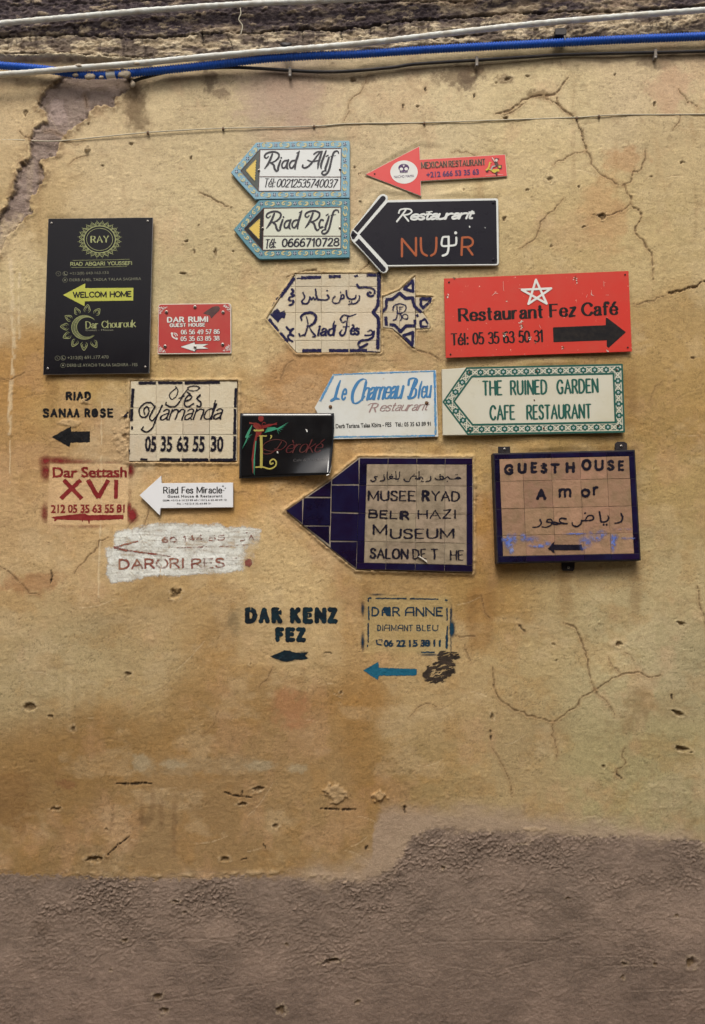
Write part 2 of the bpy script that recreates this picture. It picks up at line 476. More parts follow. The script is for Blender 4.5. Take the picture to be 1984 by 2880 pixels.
local_blend(sl, m * edge * sstep(.5, .6, fbm(U[sl] / 9, V[sl] / 9, 617, 3)), (96, 78, 62), .5)
local_blend(sl, (1 - m) * (1 - sstep(0, 30, np.abs(sd))) * sstep(.40, .56, fbm(U[sl] / 11, V[sl] / 11, 623, 4, .6)), (132, 106, 76), .75)
RG[sl] = np.maximum(RG[sl], m * .9)
H[sl] += m * edge * .006 * (fbm(U[sl] / 7, V[sl] / 7, 619, 3) - .5) * 2
sl, m, sd = patch(Q([(345, 310), (420, 320), (440, 400), (460, 470), (380, 480), (330, 460)]), 8, 20, 621, 4)
local_blend(sl, m, (176, 156, 146), .8)
crack(Q([(570, 270), (575, 320), (590, 360)]), 1.6, .003, seed=11)

# --- washes, mould and stains
stain(386, 300, 34, 62, (100, 80, 56), .75, 1, 22, .5)
stain(380, 250, 30, 26, (92, 74, 56), .6, 2, 18, .5)
stain(458, 292, 36, 50, (206, 186, 146), .7, 3, 30)
stain(592, 225, 20, 34, (86, 70, 56), .75, 4, 14, .4)
stain(618, 262, 34, 12, (98, 78, 60), .6, 5, 14, .4)
stain(800, 270, 120, 80, (172, 146, 132), .45, 6, 60)
stain(40, 690, 50, 60, (212, 190, 150), .55, 7, 30)
stain(1290, 215, 60, 30, (104, 84, 64), .7, 8, 14)
stain(1315, 225, 24, 30, (96, 78, 62), .7, 41, 10)
stain(1600, 118, 60, 14, (90, 76, 64), .6, 42, 14)
stain(1850, 175, 50, 20, (100, 84, 66), .6, 43, 14)
stain(1020, 222, 40, 12, (100, 84, 66), .6, 44, 12)
stain(1345, 195, 26, 16, (110, 86, 64), .6, 9, 12)
stain(1880, 250, 60, 60, (190, 154, 124), .55, 10, 40)
stain(1420, 222, 22, 14, (104, 82, 58), .65, 11, 10)
stain(1515, 268, 30, 14, (118, 98, 68), .8, 12, 12)
stain(1750, 445, 60, 30, (176, 130, 90), .45, 13, 30)
stain(1700, 600, 60, 90, (184, 140, 96), .4, 14, 60)
stain(820, 1985, 55, 50, (172, 112, 76), .4, 15, 40)
stain(100, 1640, 80, 26, (150, 96, 60), .45, 16, 30)
stain(400, 2145, 26, 22, (164, 152, 124), .6, 17, 16)
stain(490, 2150, 30, 12, (164, 152, 124), .6, 18, 16)
stain(730, 2152, 50, 14, (160, 148, 120), .6, 19, 16)
stain(840, 2160, 24, 12, (160, 148, 120), .55, 20, 16)
stain(560, 2152, 160, 26, (152, 134, 104), .4, 21, 30)
stain(190, 2205, 26, 14, (122, 80, 52), .5, 22, 12)
stain(1800, 1980, 34, 44, (128, 106, 70), .55, 23, 16, .5)
stain(1760, 2035, 22, 26, (134, 112, 76), .5, 24, 14, .5)
stain(1900, 1990, 50, 36, (136, 116, 82), .45, 25, 18, .5)
stain(1350, 1740, 34, 100, (150, 108, 56), .4, 26, 50)
stain(660, 1740, 18, 34, (106, 92, 66), .6, 27, 12, .5)
stain(40, 2260, 60, 90, (120, 84, 44), .4, 28, 50)
for i, (x, y0, y1) in enumerate([(400, 2230, 2330), (432, 2225, 2300), (455, 2240, 2330), (492, 2250, 2390), (318, 2280, 2330)]):
    stain(x, (y0 + y1) / 2, 7, (y1 - y0) / 2, (112, 84, 56), .42, 30 + i, 14, .6)
stain(412, 2305, 22, 14, (100, 76, 48), .5, 36, 10, .5)
stain(120, 2480 + 130, 22, 18, (84, 68, 54), .5, 37, 10, .5)
# run-down streaks of whitewash on the left
for i, (pts, w) in enumerate([([(30, 730), (34, 800), (36, 900), (40, 960), (36, 1040), (30, 1120), (28, 1220)], 6),
                              ([(56, 770), (52, 850), (54, 950)], 4), ([(30, 1300 - 60), (28, 1360)], 2),
                              ([(286, 1285), (285, 1380), (284, 1500), (282, 1560), (280, 1680)], 2.2), ([(286, 1130), (286, 1285)], 1.6)]):
    sl = window(pts, 25); d, t = seg_dist(U[sl] + 5 * (fbm(U[sl] / 9, V[sl] / 30, 700 + i, 3) - .5), V[sl], pts)
    mm = 1 - sstep(w * .5, w * 1.4, d)
    local_blend(sl, mm * sstep(.25, .5, fbm(U[sl] / 8, V[sl] / 20, 710 + i, 3)), (214, 194, 158), .6); H[sl] += .0018 * mm
# soft vertical water runs
for i in range(26):
    r = random.Random(900 + i); u0 = r.uniform(0, 1984); v0 = r.choice([r.uniform(180, 500), r.uniform(1250, 2000)]); L = r.uniform(150, 520); w = r.uniform(8, 34)
    sl = window([(u0, v0), (u0, v0 + L)], 60)
    if sl is None: continue
    q = np.abs(U[sl] - u0 + 12 * (fbm(U[sl] / 30, V[sl] / 90, 720 + i, 3) - .5)) / w
    mm = (1 - sstep(.3, 1.1, q)) * sstep(v0, v0 + 20, V[sl]) * (1 - sstep(v0 + L * .5, v0 + L, V[sl])) * sstep(.35, .65, fbm(U[sl] / 14, V[sl] / 60, 730, 3))
    local_blend(sl, mm, r.choice([(146, 108, 66), (206, 184, 144), (134, 104, 68)]), r.uniform(.14, .30))
# stains that run from the lower corners of the plates
for i, (u0, v0, L) in enumerate([(1380, 1620, 160), (1590, 1600, 120), (1330, 1620, 180), (1030, 1640, 90), (1790, 1590, 140), (1240, 1250, 60), (980, 1230, 70), (1776, 1015, 180), (1700, 1240, 60), (420, 1060, 80), (150, 1060, 120)]):
    stain(u0, v0 + L / 2, 18, L / 2, (126, 92, 52), .38, 60 + i, 26, .6)

# --- cracks
PZ = Fr(984, 0, 1.596); R_ = Fr(1300, 300, 2.333); S_ = Fr(0, 1600, 1.596); T_ = Fr(984, 1600, 1.596); X_ = Fr(0, 700, 2.3175); OZ = Fr(0, 0, 1.596)
CR = [
 (PZ([(650, 510), (700, 500), (740, 480), (780, 450), (850, 430), (920, 430), (955, 390), (980, 350)]), 3.6, .006),
 (PZ([(690, 520), (735, 500), (790, 462)]), 1.6, .003),
 (PZ([(925, 445), (960, 500), (1010, 535)]), 3.4, .006), (PZ([(870, 445), (930, 470), (985, 520)]), 1.8, .004),
 (R_([(750, 95), (790, 160), (805, 230), (815, 295)]), 3.8, .007), (R_([(815, 290), (870, 400), (930, 460), (1000, 500), (1062, 520)]), 1.8, .004),
 (R_([(1060, 515), (1080, 545), (1105, 600), (1100, 640), (1165, 690), (1170, 730), (1130, 820), (1190, 870), (1240, 960), (1245, 1030), (1262, 1150)]), 2.4, .006),
 (R_([(1100, 640), (1060, 680), (980, 710), (920, 715), (850, 708)]), 2.0, .005), (R_([(1062, 520), (1108, 500), (1125, 430), (1180, 420), (1205, 330), (1200, 290)]), 2.6, .004),
 (R_([(660, 610), (600, 680), (510, 760), (500, 830), (470, 880), (380, 930)]), 1.5, .003), (R_([(800, 300), (740, 312), (680, 332), (600, 385)]), 1.5, .003),
 (R_([(1365, 1222), (1440, 1202), (1520, 1180), (1610, 1140)]), 5.0, .012), (R_([(1130, 1297), (1280, 1262), (1340, 1238)]), 1.5, .003),
 (T_([(640, 440), (645, 520), (665, 580), (690, 602), (740, 630), (800, 655), (910, 685)]), 2.0, .005),
 (T_([(910, 685), (960, 655), (1010, 625), (1050, 570), (1100, 540)]), 2.0, .005), (T_([(1100, 540), (1160, 500), (1220, 475), (1300, 465), (1350, 495), (1400, 475)]), 2.1, .005),
 (T_([(960, 238), (1020, 262), (1040, 320), (1065, 390), (1080, 470), (1098, 540)]), 1.9, .005), (T_([(590, 120), (605, 200), (632, 222)]), 1.4, .003),
 (T_([(1560, 80), (1570, 150), (1600, 240), (1610, 300)]), 2.0, .004), (T_([(640, 800), (690, 880), (712, 940), (730, 1010)]), 1.2, .002),
 (T_([(912, 690), (908, 745), (932, 800), (925, 850)]), 1.1, .002), (T_([(1100, 545), (1150, 590), (1190, 660)]), 1.1, .002),
 (T_([(1160, 400), (1180, 440), (1220, 475)]), 1.2, .002), (T_([(1240, 800), (1220, 840), (1245, 870), (1200, 900), (1195, 930)]), 1.4, .003),
 (T_([(270, 660), (340, 600), (410, 620)]), 1.1, .002), (T_([(520, 340), (530, 380), (545, 420)]), 1.4, .003),
 (X_([(705, 1880), (650, 1905), (640, 1960), (565, 2010), (512, 2080), (488, 2115)]), 1.6, .004), (X_([(0, 2070), (80, 2120), (140, 2180), (190, 2250), (260, 2257)]), 1.5, .003),
 (Fr(280, 1440, 3.192)([(440, -60), (430, 20), (410, 85), (352, 185), (370, 250), (480, 390), (552, 480), (545, 600)]), 1.5, .003),
 (Fr(730, 740, 3.129)([(990, -60), (960, 20), (905, 55), (880, 85)]), 2.2, .005), (Fr(730, 740, 3.129)([(240, 125), (330, 90), (400, 75), (450, 55), (520, 70), (600, 95)]), 3.0, .006),
 (Fr(730, 740, 3.129)([(1370, 750), (1440, 775), (1530, 810), (1600, 850)]), 2.2, .004), (Q([(130, 540), (175, 578), (215, 590)]), 1.8, .004),
 (Q([(590, 690), (500, 720), (470, 760)]), 1.2, .002), (Q([(1350, 950), (1400, 965), (1480, 1000), (1560, 1040)]), 2.0, .005), (OZ([(1570, 460), (1560, 520), (1545, 545)]), 1.2, .002),
 (PZ([(80, 330), (60, 400), (10, 440), (0, 455)]), 1.2, .002), (PZ([(1480, 400), (1510, 460), (1560, 480)]), 2.0, .004), (PZ([(1480, 520), (1475, 560), (1450, 580)]), 1.4, .003),
 (PZ([(460, 680), (520, 685), (570, 700)]), 1.6, .003), (Fr(640, 1660, 2.28)([(300, 480), (270, 540), (205, 620)]), 1.0, .002), (Fr(640, 1660, 2.28)([(1450, 290), (1500, 300), (1590, 295)]), 1.6, .003)]
for i, (pts, w, dp) in enumerate(CR): crack(pts, w, dp, seed=20 + i)
for i in range(12):     # short dry cracks all over
    r = random.Random(1500 + i); u0, v0, a = r.uniform(0, 1984), r.uniform(230, 2400), r.uniform(0, 6.28); pts = [(u0, v0)]
    for k in range(r.randint(2, 5)): a += r.uniform(-.9, .9); u0 += 26 * math.cos(a); v0 += 22 * math.sin(a); pts.append((u0, v0))
    crack(pts, r.uniform(.8, 1.5), .002, seed=1600 + i, k=.5)

for i in range(150):    # hair scratches left by the trowel and by passers-by
    r = random.Random(3000 + i); u0, v0 = r.uniform(0, 1984), r.uniform(240, 2860); a = r.gauss(0, .35); L = r.uniform(18, 110); c0 = r.gauss(0, .004)
    pts = [(u0 + L * t / 4 * math.cos(a), v0 + L * t / 4 * math.sin(a) + c0 * (L * t / 4) ** 2) for t in range(5)]
    crack(pts, r.uniform(.7, 1.3), .0016, (122, 98, 70) if v0 < 2420 else (92, 76, 64), r.uniform(.15, .4), seed=3200 + i, amp=.8, lip=False)
    if r.random() < .5: crack([(x, y + 2.6) for x, y in pts], .9, -.001, (212, 194, 160) if v0 < 2420 else (150, 132, 118), r.uniform(.15, .35), seed=3200 + i, amp=.8, lip=False)
# --- gouges (long) and holes
for i, (pts, w, dp) in enumerate([
    (S_([(528, 962), (580, 966), (640, 962), (682, 962)]), 4, .010), (S_([(1012, 1002), (1060, 1018), (1130, 1026)]), 4, .010), (S_([(1085, 1018), (1090, 995)]), 3, .008),
    (S_([(1440, 1074), (1520, 1080), (1600, 1080)]), 3.4, .010), (S_([(485, 1284), (530, 1240), (582, 1200)]), 3, .008), (S_([(231, 8), (232, 40), (226, 64)]), 3, .008),
    (S_([(1080, 1304), (1118, 1298)]), 2.4, .006), (S_([(1180, 1228), (1195, 1255)]), 3, .006), (T_([(762, 250), (775, 268), (788, 282)]), 3.2, .008), (T_([(246, 1064), (248, 1092)]), 4, .01),
    (T_([(82, 1240), (72, 1258)]), 4, .01), (T_([(1448, 562), (1450, 585)]), 3, .008), (T_([(1198, 920), (1222, 940)]), 2.4, .006), (T_([(630, 720), (633, 770)]), 2.4, .006),
    (S_([(1455, 380), (1475, 374), (1492, 382)]), 3, .006), (PZ([(340, 392), (338, 412)]), 3.2, .008), (PZ([(560, 420), (558, 436)]), 3.2, .008), (PZ([(240, 468), (238, 490)]), 2.6, .006)]):
    crack(pts, w, dp, (60, 46, 32), .95, seed=640 + i, amp=1)
HL = [(S_, 790, 110, 26, 26), (S_, 133, 620, 25, 22), (S_, 230, 662, 12, 10), (S_, 330, 718, 9, 14), (S_, 425, 1300, 36, 17), (S_, 1010, 1303, 20, 11), (S_, 580, 472, 16, 9),
      (S_, 1240, 1155, 13, 11), (S_, 480, 1168, 7, 7), (S_, 250, 1078, 22, 9), (S_, 1125, 428, 6, 5), (S_, 1160, 985, 24, 9), (S_, 1150, 998, 14, 7), (S_, 1090, 1055, 22, 8), (S_, 1532, 557, 7, 8),
      (T_, 1495, 810, 40, 12), (T_, 638, 660, 9, 20), (T_, 915, 340, 9, 8), (T_, 930, 410, 5, 5), (T_, 1210, 340, 24, 12), (T_, 1480, 650, 34, 12), (T_, 1138, 885, 10, 9), (T_, 1490, 245, 22, 8),
      (Fr(984, 2250, 1.596), 1530, 728, 28, 26), (Fr(984, 2250, 1.596), 1370, 735, 9, 9), (Fr(984, 2250, 1.596), 1228, 798, 10, 10), (Fr(984, 2250, 1.596), 420, 305, 12, 8),
      (Fr(984, 2250, 1.596), 1235, 735, 14, 8), (Fr(984, 2250, 1.596), 36, 905, 14, 10), (Fr(984, 2250, 1.596), 978, 438, 10, 6), (Fr(984, 2250, 1.596), 1466, 518, 8, 6),
      (Fr(0, 2350, 1.596), 710, 720, 24, 14), (Fr(0, 2350, 1.596), 738, 788, 20, 16), (Fr(0, 2350, 1.596), 1262, 780, 20, 26), (Fr(0, 2350, 1.596), 500, 603, 7, 7),
      (Fr(0, 2350, 1.596), 795, 293, 20, 6), (Fr(0, 2350, 1.596), 830, 340, 14, 6), (Fr(0, 2350, 1.596), 1288, 490, 9, 6), (Fr(0, 2350, 1.596), 560, 472, 12, 8), (Fr(0, 2350, 1.596), 1490, 562, 40, 10),
      (R_, 575, 482, 22, 20), (R_, 920, 722, 28, 18), (R_, 278, 742, 15, 14), (R_, 422, 550, 14, 10), (R_, 765, 530, 9, 9), (R_, 1240, 465, 16, 6), (R_, 10, 545, 9, 10), (R_, 1440, 370, 18, 6),
      (R_, 585, 915, 9, 12), (R_, 800, 788, 20, 6), (R_, 1520, 1645, 14, 10), (R_, 290, 75, 22, 7), (Q, 180, 408, 18, 22), (Q, 58, 1000, 7, 7), (Q, 700, 760, 12, 6), (Q, 602, 482, 12, 10),
      (Q, 1300, 708, 10, 14), (Q, 890, 610, 20, 10), (Q, 1245, 1492, 26, 9), (Q, 1265, 1275, 20, 10), (Q, 1465, 1345, 12, 28), (Q, 1320, 1340, 8, 20), (Q, 1355, 1165, 6, 5), (Q, 1585, 1340, 7, 7),
      (PZ, 1190, 336, 8, 8), (PZ, 1368, 470, 9, 11), (PZ, 710, 352, 18, 12), (PZ, 655, 372, 14, 8), (PZ, 12, 355, 16, 14), (PZ, 800, 340, 10, 8), (PZ, 700, 533, 22, 5), (PZ, 305, 480, 8, 6),
      (Fr(90, 1050, 2.6164), 685, 465, 24, 20), (Fr(640, 380, 4.2), 1500, 385, 14, 22), (Fr(640, 380, 4.2), 1560, 460, 16, 12), (Fr(640, 380, 4.2), 1575, 790, 16, 14), (Fr(640, 380, 4.2), 45, 848, 16, 8)]
for i, (f, x, y, ru, rv) in enumerate(HL):
    u0, v0 = f.p(x, y); hole(u0, v0, ru / f.k + 1, rv / f.k + 1, .010 + .001 * (ru / f.k), seed=i, rot=random.Random(i).uniform(-.3, .3))
for i in range(130):    # pinholes
    r = random.Random(2000 + i)
    u0 = r.uniform(-60, 2050); v0 = r.uniform(190, 2880)
    hole(u0, v0, r.uniform(1.6, 4.2), r.uniform(1.4, 3.2), .004, (120, 94, 66) if v0 < 2400 else (84, 68, 56), seed=i % 40, rim=r.random() < .4, rot=r.uniform(0, 3))
# plaster splats that stick out
for i, (u0, v0, ru, rv, h) in enumerate([(948, 2228, 34, 26, .007), (1068, 2240, 20, 16, .007), (244, 421, 9, 11, .012), (850, 1350, 14, 10, .003), (1500, 2330, 30, 6, .002), (240, 1128, 24, 8, .004),
                                         (200, 1190, 40, 10, .003), (1090, 1300 - 250, 50, 12, .004), (1640, 1340, 10, 8, .002), (520, 1180, 20, 6, .003)]):
    sl = window([(u0, v0)], 80)
    q = np.hypot((U[sl] - u0) / ru, (V[sl] - v0) / rv) + .8 * (fbm(U[sl] / 12, V[sl] / 12, 800 + i, 4) - .5) * 2
    mm = 1 - sstep(.7, 1.0, q)
    H[sl] += h * mm * (.4 + 1.2 * fbm(U[sl] / 7, V[sl] / 7, 820 + i, 3)); local_blend(sl, mm, (196, 170, 132), .35)

# --- crumbling stone courses and soot above the pipes
top_line = np.interp(U, [0, 300, 640, 1000, 1240, 1600, 1984], [168, 176, 162, 146, 128, 112, 96])
top = 1 - sstep(-4, 6, V - top_line + 9 * (fbm(U / 30, V / 12, 831, 4, .6) - .5) * 2)
ramp = V - top_line                                  # 0 at the pipe, negative above it
rough_n = fbm(U / 28 + V / 60, V / 9, 841, 5, .65)
rough_f = fbm(U / 11, V / 6, 847, 4, .65)
H += top * (.010 + .007 * (rough_n - .5) * 2 + .006 * (rough_f - .5) * 2)
blend(top, (166, 148, 122), .85)
blend(top * sstep(.48, .60, rough_n), (222, 204, 172), .75)
blend(top * sstep(.46, .58, fbm(U / 60, V / 16, 853, 5, .65)), (84, 70, 66), .8)
vr = fbm(U / 9, V / 40, 855, 4, .65)
blend(top * sstep(.54, .64, vr) * sstep(.45, .6, fbm(U / 80, V / 40, 856, 3)), (70, 58, 52), .7)
edge_line = np.interp(U, [0, 200, 400, 620, 760, 1000, 1180, 1984], [114, 110, 114, 104, 96, 86, 74, 44])
dk = 1 - sstep(-12, 12, V - edge_line + 26 * (fbm(U / 70, V / 20, 857, 5, .65) - .5) * 2)
mauve = sstep(.34, .60, fbm(U / 130, V / 45, 861, 5, .65) + .20 * (1 - sstep(900, 1500, U)))
blend(dk * mauve, (56, 46, 52), .97)
blend(dk * sstep(.5, .62, rough_f) * mauve, (112, 98, 94), .55)
blend(dk * (1 - mauve), (150, 128, 106), .5)
blend(dk * sstep(.60, .70, rough_n), (186, 166, 136), .6)
RG = np.maximum(RG, top * .8)
for i, (pts, w, dp) in enumerate([
    ([(700, 96), (860, 84), (1000, 80), (1120, 64), (1300, 48), (1500, 40), (1700, 40), (1984, 24)], 5, .022), ([(0, 108), (200, 104), (420, 112), (640, 96), (700, 96)], 4, .016),
    ([(0, 158), (180, 156), (360, 168), (420, 166)], 3.4, .014), ([(1000, 128), (1200, 112), (1400, 96)], 3, .010), ([(940, 12), (1100, 8), (1300, 6)], 3, .010),
    ([(850, 86), (852, 118)], 2.4, .008), ([(960, 82), (964, 112)], 2.6, .008), ([(1040, 76), (1044, 104)], 2.4, .008), ([(1090, 70), (1092, 98)], 2.2, .008), ([(570, 94), (574, 130)], 2.6, .01),
    ([(640, 100), (655, 140)], 2.2, .008), ([(215, 60), (212, 104)], 2.2, .006), ([(340, 62), (338, 84)], 2.2, .006), ([(0, 22), (300, 14), (560, 6)], 2.4, .006)]):
    crack(pts, w, dp, (46, 38, 34), .95, seed=860 + i, amp=2.4, lip=False)
lipm = (1 - sstep(3, 7, np.abs(V - np.interp(U, [0, 200, 420], [168, 166, 176]) + 3 * (rough_f - .5)))) * (U < 430)
H += .014 * lipm; blend(lipm, (206, 190, 158), .75)

# --- soot under the conduits
cl = np.interp(U, [0, 300, 500, 640, 820, 1000, 1340, 1984], [222, 226, 212, 200, 208, 206, 178, 154])
soot = sstep(-14, 2, V - cl) * (1 - sstep(2, 40, V - cl + 20 * (fbm(U / 24, V / 18, 881, 4, .6) - .5) * 2))
blend(soot * (.25 + .75 * fbm(U / 60, V / 20, 885, 4)), (110, 92, 74), .75)

# plaster kept clean, or misted over, where stencils were laid
for pts, c_, k_ in ((Fr(100, 1270, 2.66)([(108, 92), (697, 92), (684, 545), (92, 545)]), (214, 180, 136), .5), (Fr(640, 1660, 2.28)([(885, 40), (1425, 40), (1425, 400), (885, 400)]), (168, 156, 108), .4), (Fr(640, 1660, 2.28)([(60, 60), (740, 60), (740, 480), (60, 480)]), (190, 166, 122), .35)):
    sl, m, sd = patch(pts, 3, 12, 640, 3 if k_ > .45 else 12); local_blend(sl, m, c_, k_)
# --- beds for the tiled panels: the plaster stops at their edges with a rough lip
def bed(pts, depth=-.012, lip_h=.006, seed=0, lip_w=9, hard=False):
    sl = window(pts, 40)
    sd = poly_sd(U[sl], V[sl], pts)
    m = 1 - sstep(-1.5, 1.5, sd)
    r = sstep(-.5, 2.5, sd) * (1 - sstep(lip_w * .6, lip_w * 1.9, sd + 8 * (fbm(U[sl] / 13, V[sl] / 13, 900 + seed, 4, .6) - .5)))
    H[sl] = H[sl] * (1 - m) + depth * m
    H[sl] += lip_h * r * (.3 + 1.4 * fbm(U[sl] / 8, V[sl] / 8, 910 + seed, 3))
    local_blend(sl, r, (196, 172, 132), .35)
    local_blend(sl, m, (150, 128, 98), .8)
MUSEUM = Fr(780, 1260, 2.7517)([(636, 74), (1506, 76), (1518, 300), (1513, 962), (612, 938), (415, 778), (70, 484), (420, 245)])
bed(MUSEUM, -.004, .007, 1, 7)
FESP = Fr(730, 740, 3.129)([(318, 98), (1066, 92), (1068, 780), (330, 790), (255, 706), (70, 488)])
bed(FESP, -.010, .005, 2, 6)
STARP = Fr(730, 740, 3.129)([(1085, 300), (1235, 235), (1368, 112), (1372, 290), (1530, 296), (1440, 430), (1505, 575), (1378, 580), (1364, 752), (1170, 575), (1088, 568)])
bed(STARP, -.010, .004, 3, 5)
YAMP = Fr(90, 1050, 2.6164)([(728, 58), (1516, 60), (1508, 650), (716, 650)])
bed(YAMP, -.010, .006, 4, 7)
# crumbly plaster left of the second panel
sl = window([(340, 1200), (470, 1310)], 60)
q = np.hypot((U[sl] - 368) / 46, (V[sl] - 1240) / 60); q2 = np.hypot((U[sl] - 390) / 60, (V[sl] - 1286) / 22)
mm = (1 - sstep(.6, 1.3, np.minimum(q, q2) + .5 * (fbm(U[sl] / 18, V[sl] / 18, 921, 4) - .5) * 2))
H[sl] += mm * .009 * (fbm(U[sl] / 9, V[sl] / 8, 925, 4, .6) - .25); local_blend(sl, mm, (190, 160, 120), .5); RG[sl] = np.maximum(RG[sl], mm * .6)

# the wall lies flat under the plates
def level(pts, h=-.001):
    sl = window(pts, 30); sd = poly_sd(U[sl], V[sl], pts)
    m = 1 - sstep(-4, 14, sd)
    H[sl] = H[sl] * (1 - m) + np.minimum(H[sl], h) * m
FLAT = [Fr(110, 600, 4.694)([(130, 78), (1510, 62), (1460, 2116), (62, 2134)]), Fr(420, 830, 6.138)([(150, 150), (1420, 140), (1420, 1010), (145, 1020)]),
        Fr(640, 380, 4.2)([(42, 440), (340, 85), (1445, 65), (1445, 1450), (370, 1460), (75, 1115)]), Fr(980, 380, 3.396)([(160, 375), (680, 105), (1500, 185), (1520, 395), (695, 580)]),
        Fr(980, 380, 3.396)([(18, 970), (330, 570), (1430, 612), (1430, 1250), (330, 1320)]), Fr(1230, 750, 2.8)([(52, 98), (1503, 38), (1530, 672), (66, 722)]),
        Fr(660, 1020, 2.66)([(600, 340), (735, 88), (1508, 55), (1524, 555), (740, 570)]), Fr(660, 1020, 2.66)([(42, 378), (745, 378), (720, 850), (35, 868)]),
        Fr(1220, 1010, 2.85)([(65, 90), (1512, 42), (1530, 590), (70, 612)]), Fr(100, 1270, 2.66)([(780, 325), (940, 180), (1480, 235), (1480, 420), (930, 480)]),
        Fr(1360, 1220, 3.3957)([(92, 185), (1448, 152), (1506, 1210), (130, 1240)])]
for pts in FLAT: level(pts)

def height_at(u, v):
    """relief of the wall under photograph points (arrays)"""
    a = (u - 992.0) / FOC; b = (1440.0 - v) / FOC
    t = CAM_D / (CP - b * SP)
    x = a * t; z = CAM_H + (SP + b * CP) * t
    i = np.clip(np.searchsorted(XS, x) - 1, 0, len(XS) - 2); j = np.clip(np.searchsorted(ZS, z) - 1, 0, len(ZS) - 2)
    fx = (x - XS[i]) / (XS[i + 1] - XS[i]); fz = (z - ZS[j]) / (ZS[j + 1] - ZS[j])
    return (H[j, i] * (1 - fx) + H[j, i + 1] * fx) * (1 - fz) + (H[j + 1, i] * (1 - fx) + H[j + 1, i + 1] * fx) * fz

def grid_mesh(name, X, Y, Z, keep=None):
    r, c = X.shape
    me = bpy.data.meshes.new(name)
    idx = np.arange(r * c).reshape(r, c)
    q = np.stack([idx[:-1, :-1], idx[:-1, 1:], idx[1:, 1:], idx[1:, :-1]], -1).reshape(-1, 4)
    co = np.stack([X, Y, Z], -1).reshape(-1, 3)
    sel = None
    if keep is not None:
        q = q[keep.reshape(-1)]
        used = np.unique(q); remap = np.zeros(r * c, np.int64); remap[used] = np.arange(len(used))
        q = remap[q]; co = co[used]; sel = used
    me.vertices.add(len(co)); me.vertices.foreach_set('co', co.astype(np.float32).ravel())
    me.loops.add(q.size); me.loops.foreach_set('vertex_index', q.astype(np.int32).ravel())
    me.polygons.add(len(q)); me.polygons.foreach_set('loop_start', np.arange(0, q.size, 4, dtype=np.int32))
    me.polygons.foreach_set('use_smooth', np.ones(len(q), bool))
    me.update(); me.validate()
    return me, sel

GAIN = 0.80      # photographed brightness to real colour of the surface
C *= GAIN
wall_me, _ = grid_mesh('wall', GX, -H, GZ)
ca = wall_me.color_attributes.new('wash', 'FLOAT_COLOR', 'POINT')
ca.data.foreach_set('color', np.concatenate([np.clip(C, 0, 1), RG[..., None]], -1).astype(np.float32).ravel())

m, nt, b = _new('weathered_plaster'); L = nt.links.new
at = N(nt, 'Attribute', attribute_name='wash'); tc = N(nt, 'TexCoord')
g1 = N(nt, 'TexNoise', Scale=260.0, Detail=5.0, Roughness=.6); L(tc.outputs['Object'], g1.inputs['Vector'])
g2 = N(nt, 'TexNoise', Scale=52.0, Detail=9.0, Roughness=.66, Distortion=.6); L(tc.outputs['Object'], g2.inputs['Vector'])
mp = N(nt, 'Mapping'); mp.inputs['Scale'].default_value = (1, 1, 2.2); mp.inputs['Rotation'].default_value = (0, .06, 0); L(tc.outputs['Object'], mp.inputs['Vector'])
g3 = N(nt, 'TexNoise', Scale=26.0, Detail=8.0, Roughness=.68); L(mp.outputs[0], g3.inputs['Vector'])
def rng(src, a, b_, c, d):
    r = N(nt, 'MapRange'); r.inputs['From Min'].default_value = a; r.inputs['From Max'].default_value = b_
    r.inputs['To Min'].default_value = c; r.inputs['To Max'].default_value = d; L(src, r.inputs['Value']); return r.outputs[0]
def mul(a, b_):
    n = N(nt, 'Math', operation='MULTIPLY')
    for i, s in enumerate((a, b_)):
        if isinstance(s, (int, float)): n.inputs[i].default_value = s
        else: L(s, n.inputs[i])
    return n.outputs[0]
def addn(a, b_):
    n = N(nt, 'Math', operation='ADD')
    for i, s in enumerate((a, b_)):
        if isinstance(s, (int, float)): n.inputs[i].default_value = s
        else: L(s, n.inputs[i])
    return n.outputs[0]
f = mul(mul(rng(g1.outputs[0], .3, .7, .84, 1.16), rng(g2.outputs[0], .3, .7, .90, 1.10)), rng(g3.outputs[0], .3, .72, .96, 1.04))
vm = N(nt, 'VectorMath', operation='SCALE'); L(at.outputs['Color'], vm.inputs[0]); L(f, vm.inputs['Scale'])
L(vm.outputs[0], b.inputs['Base Color'])
b.inputs['Roughness'].default_value = .9; b.inputs['Specular IOR Level'].default_value = .25
hh = addn(addn(mul(rng(g1.outputs[0], 0, 1, 0, .0024), addn(at.outputs['Alpha'], .10)), mul(g2.outputs[0], addn(mul(at.outputs['Alpha'], .0045), .0003))), mul(g3.outputs[0], addn(mul(at.outputs['Alpha'], .005), .0007)))
bp = N(nt, 'Bump', Strength=1.0, Distance=1.0); L(hh, bp.inputs['Height']); L(bp.outputs[0], b.inputs['Normal'])
PLASTER = m
wall_me.materials.append(PLASTER)
wall = bpy.data.objects.new('wall', wall_me); COL.objects.link(wall)
tag(wall, 'old ochre plaster wall with cracks, holes and a bare grey cement foot', 'wall')

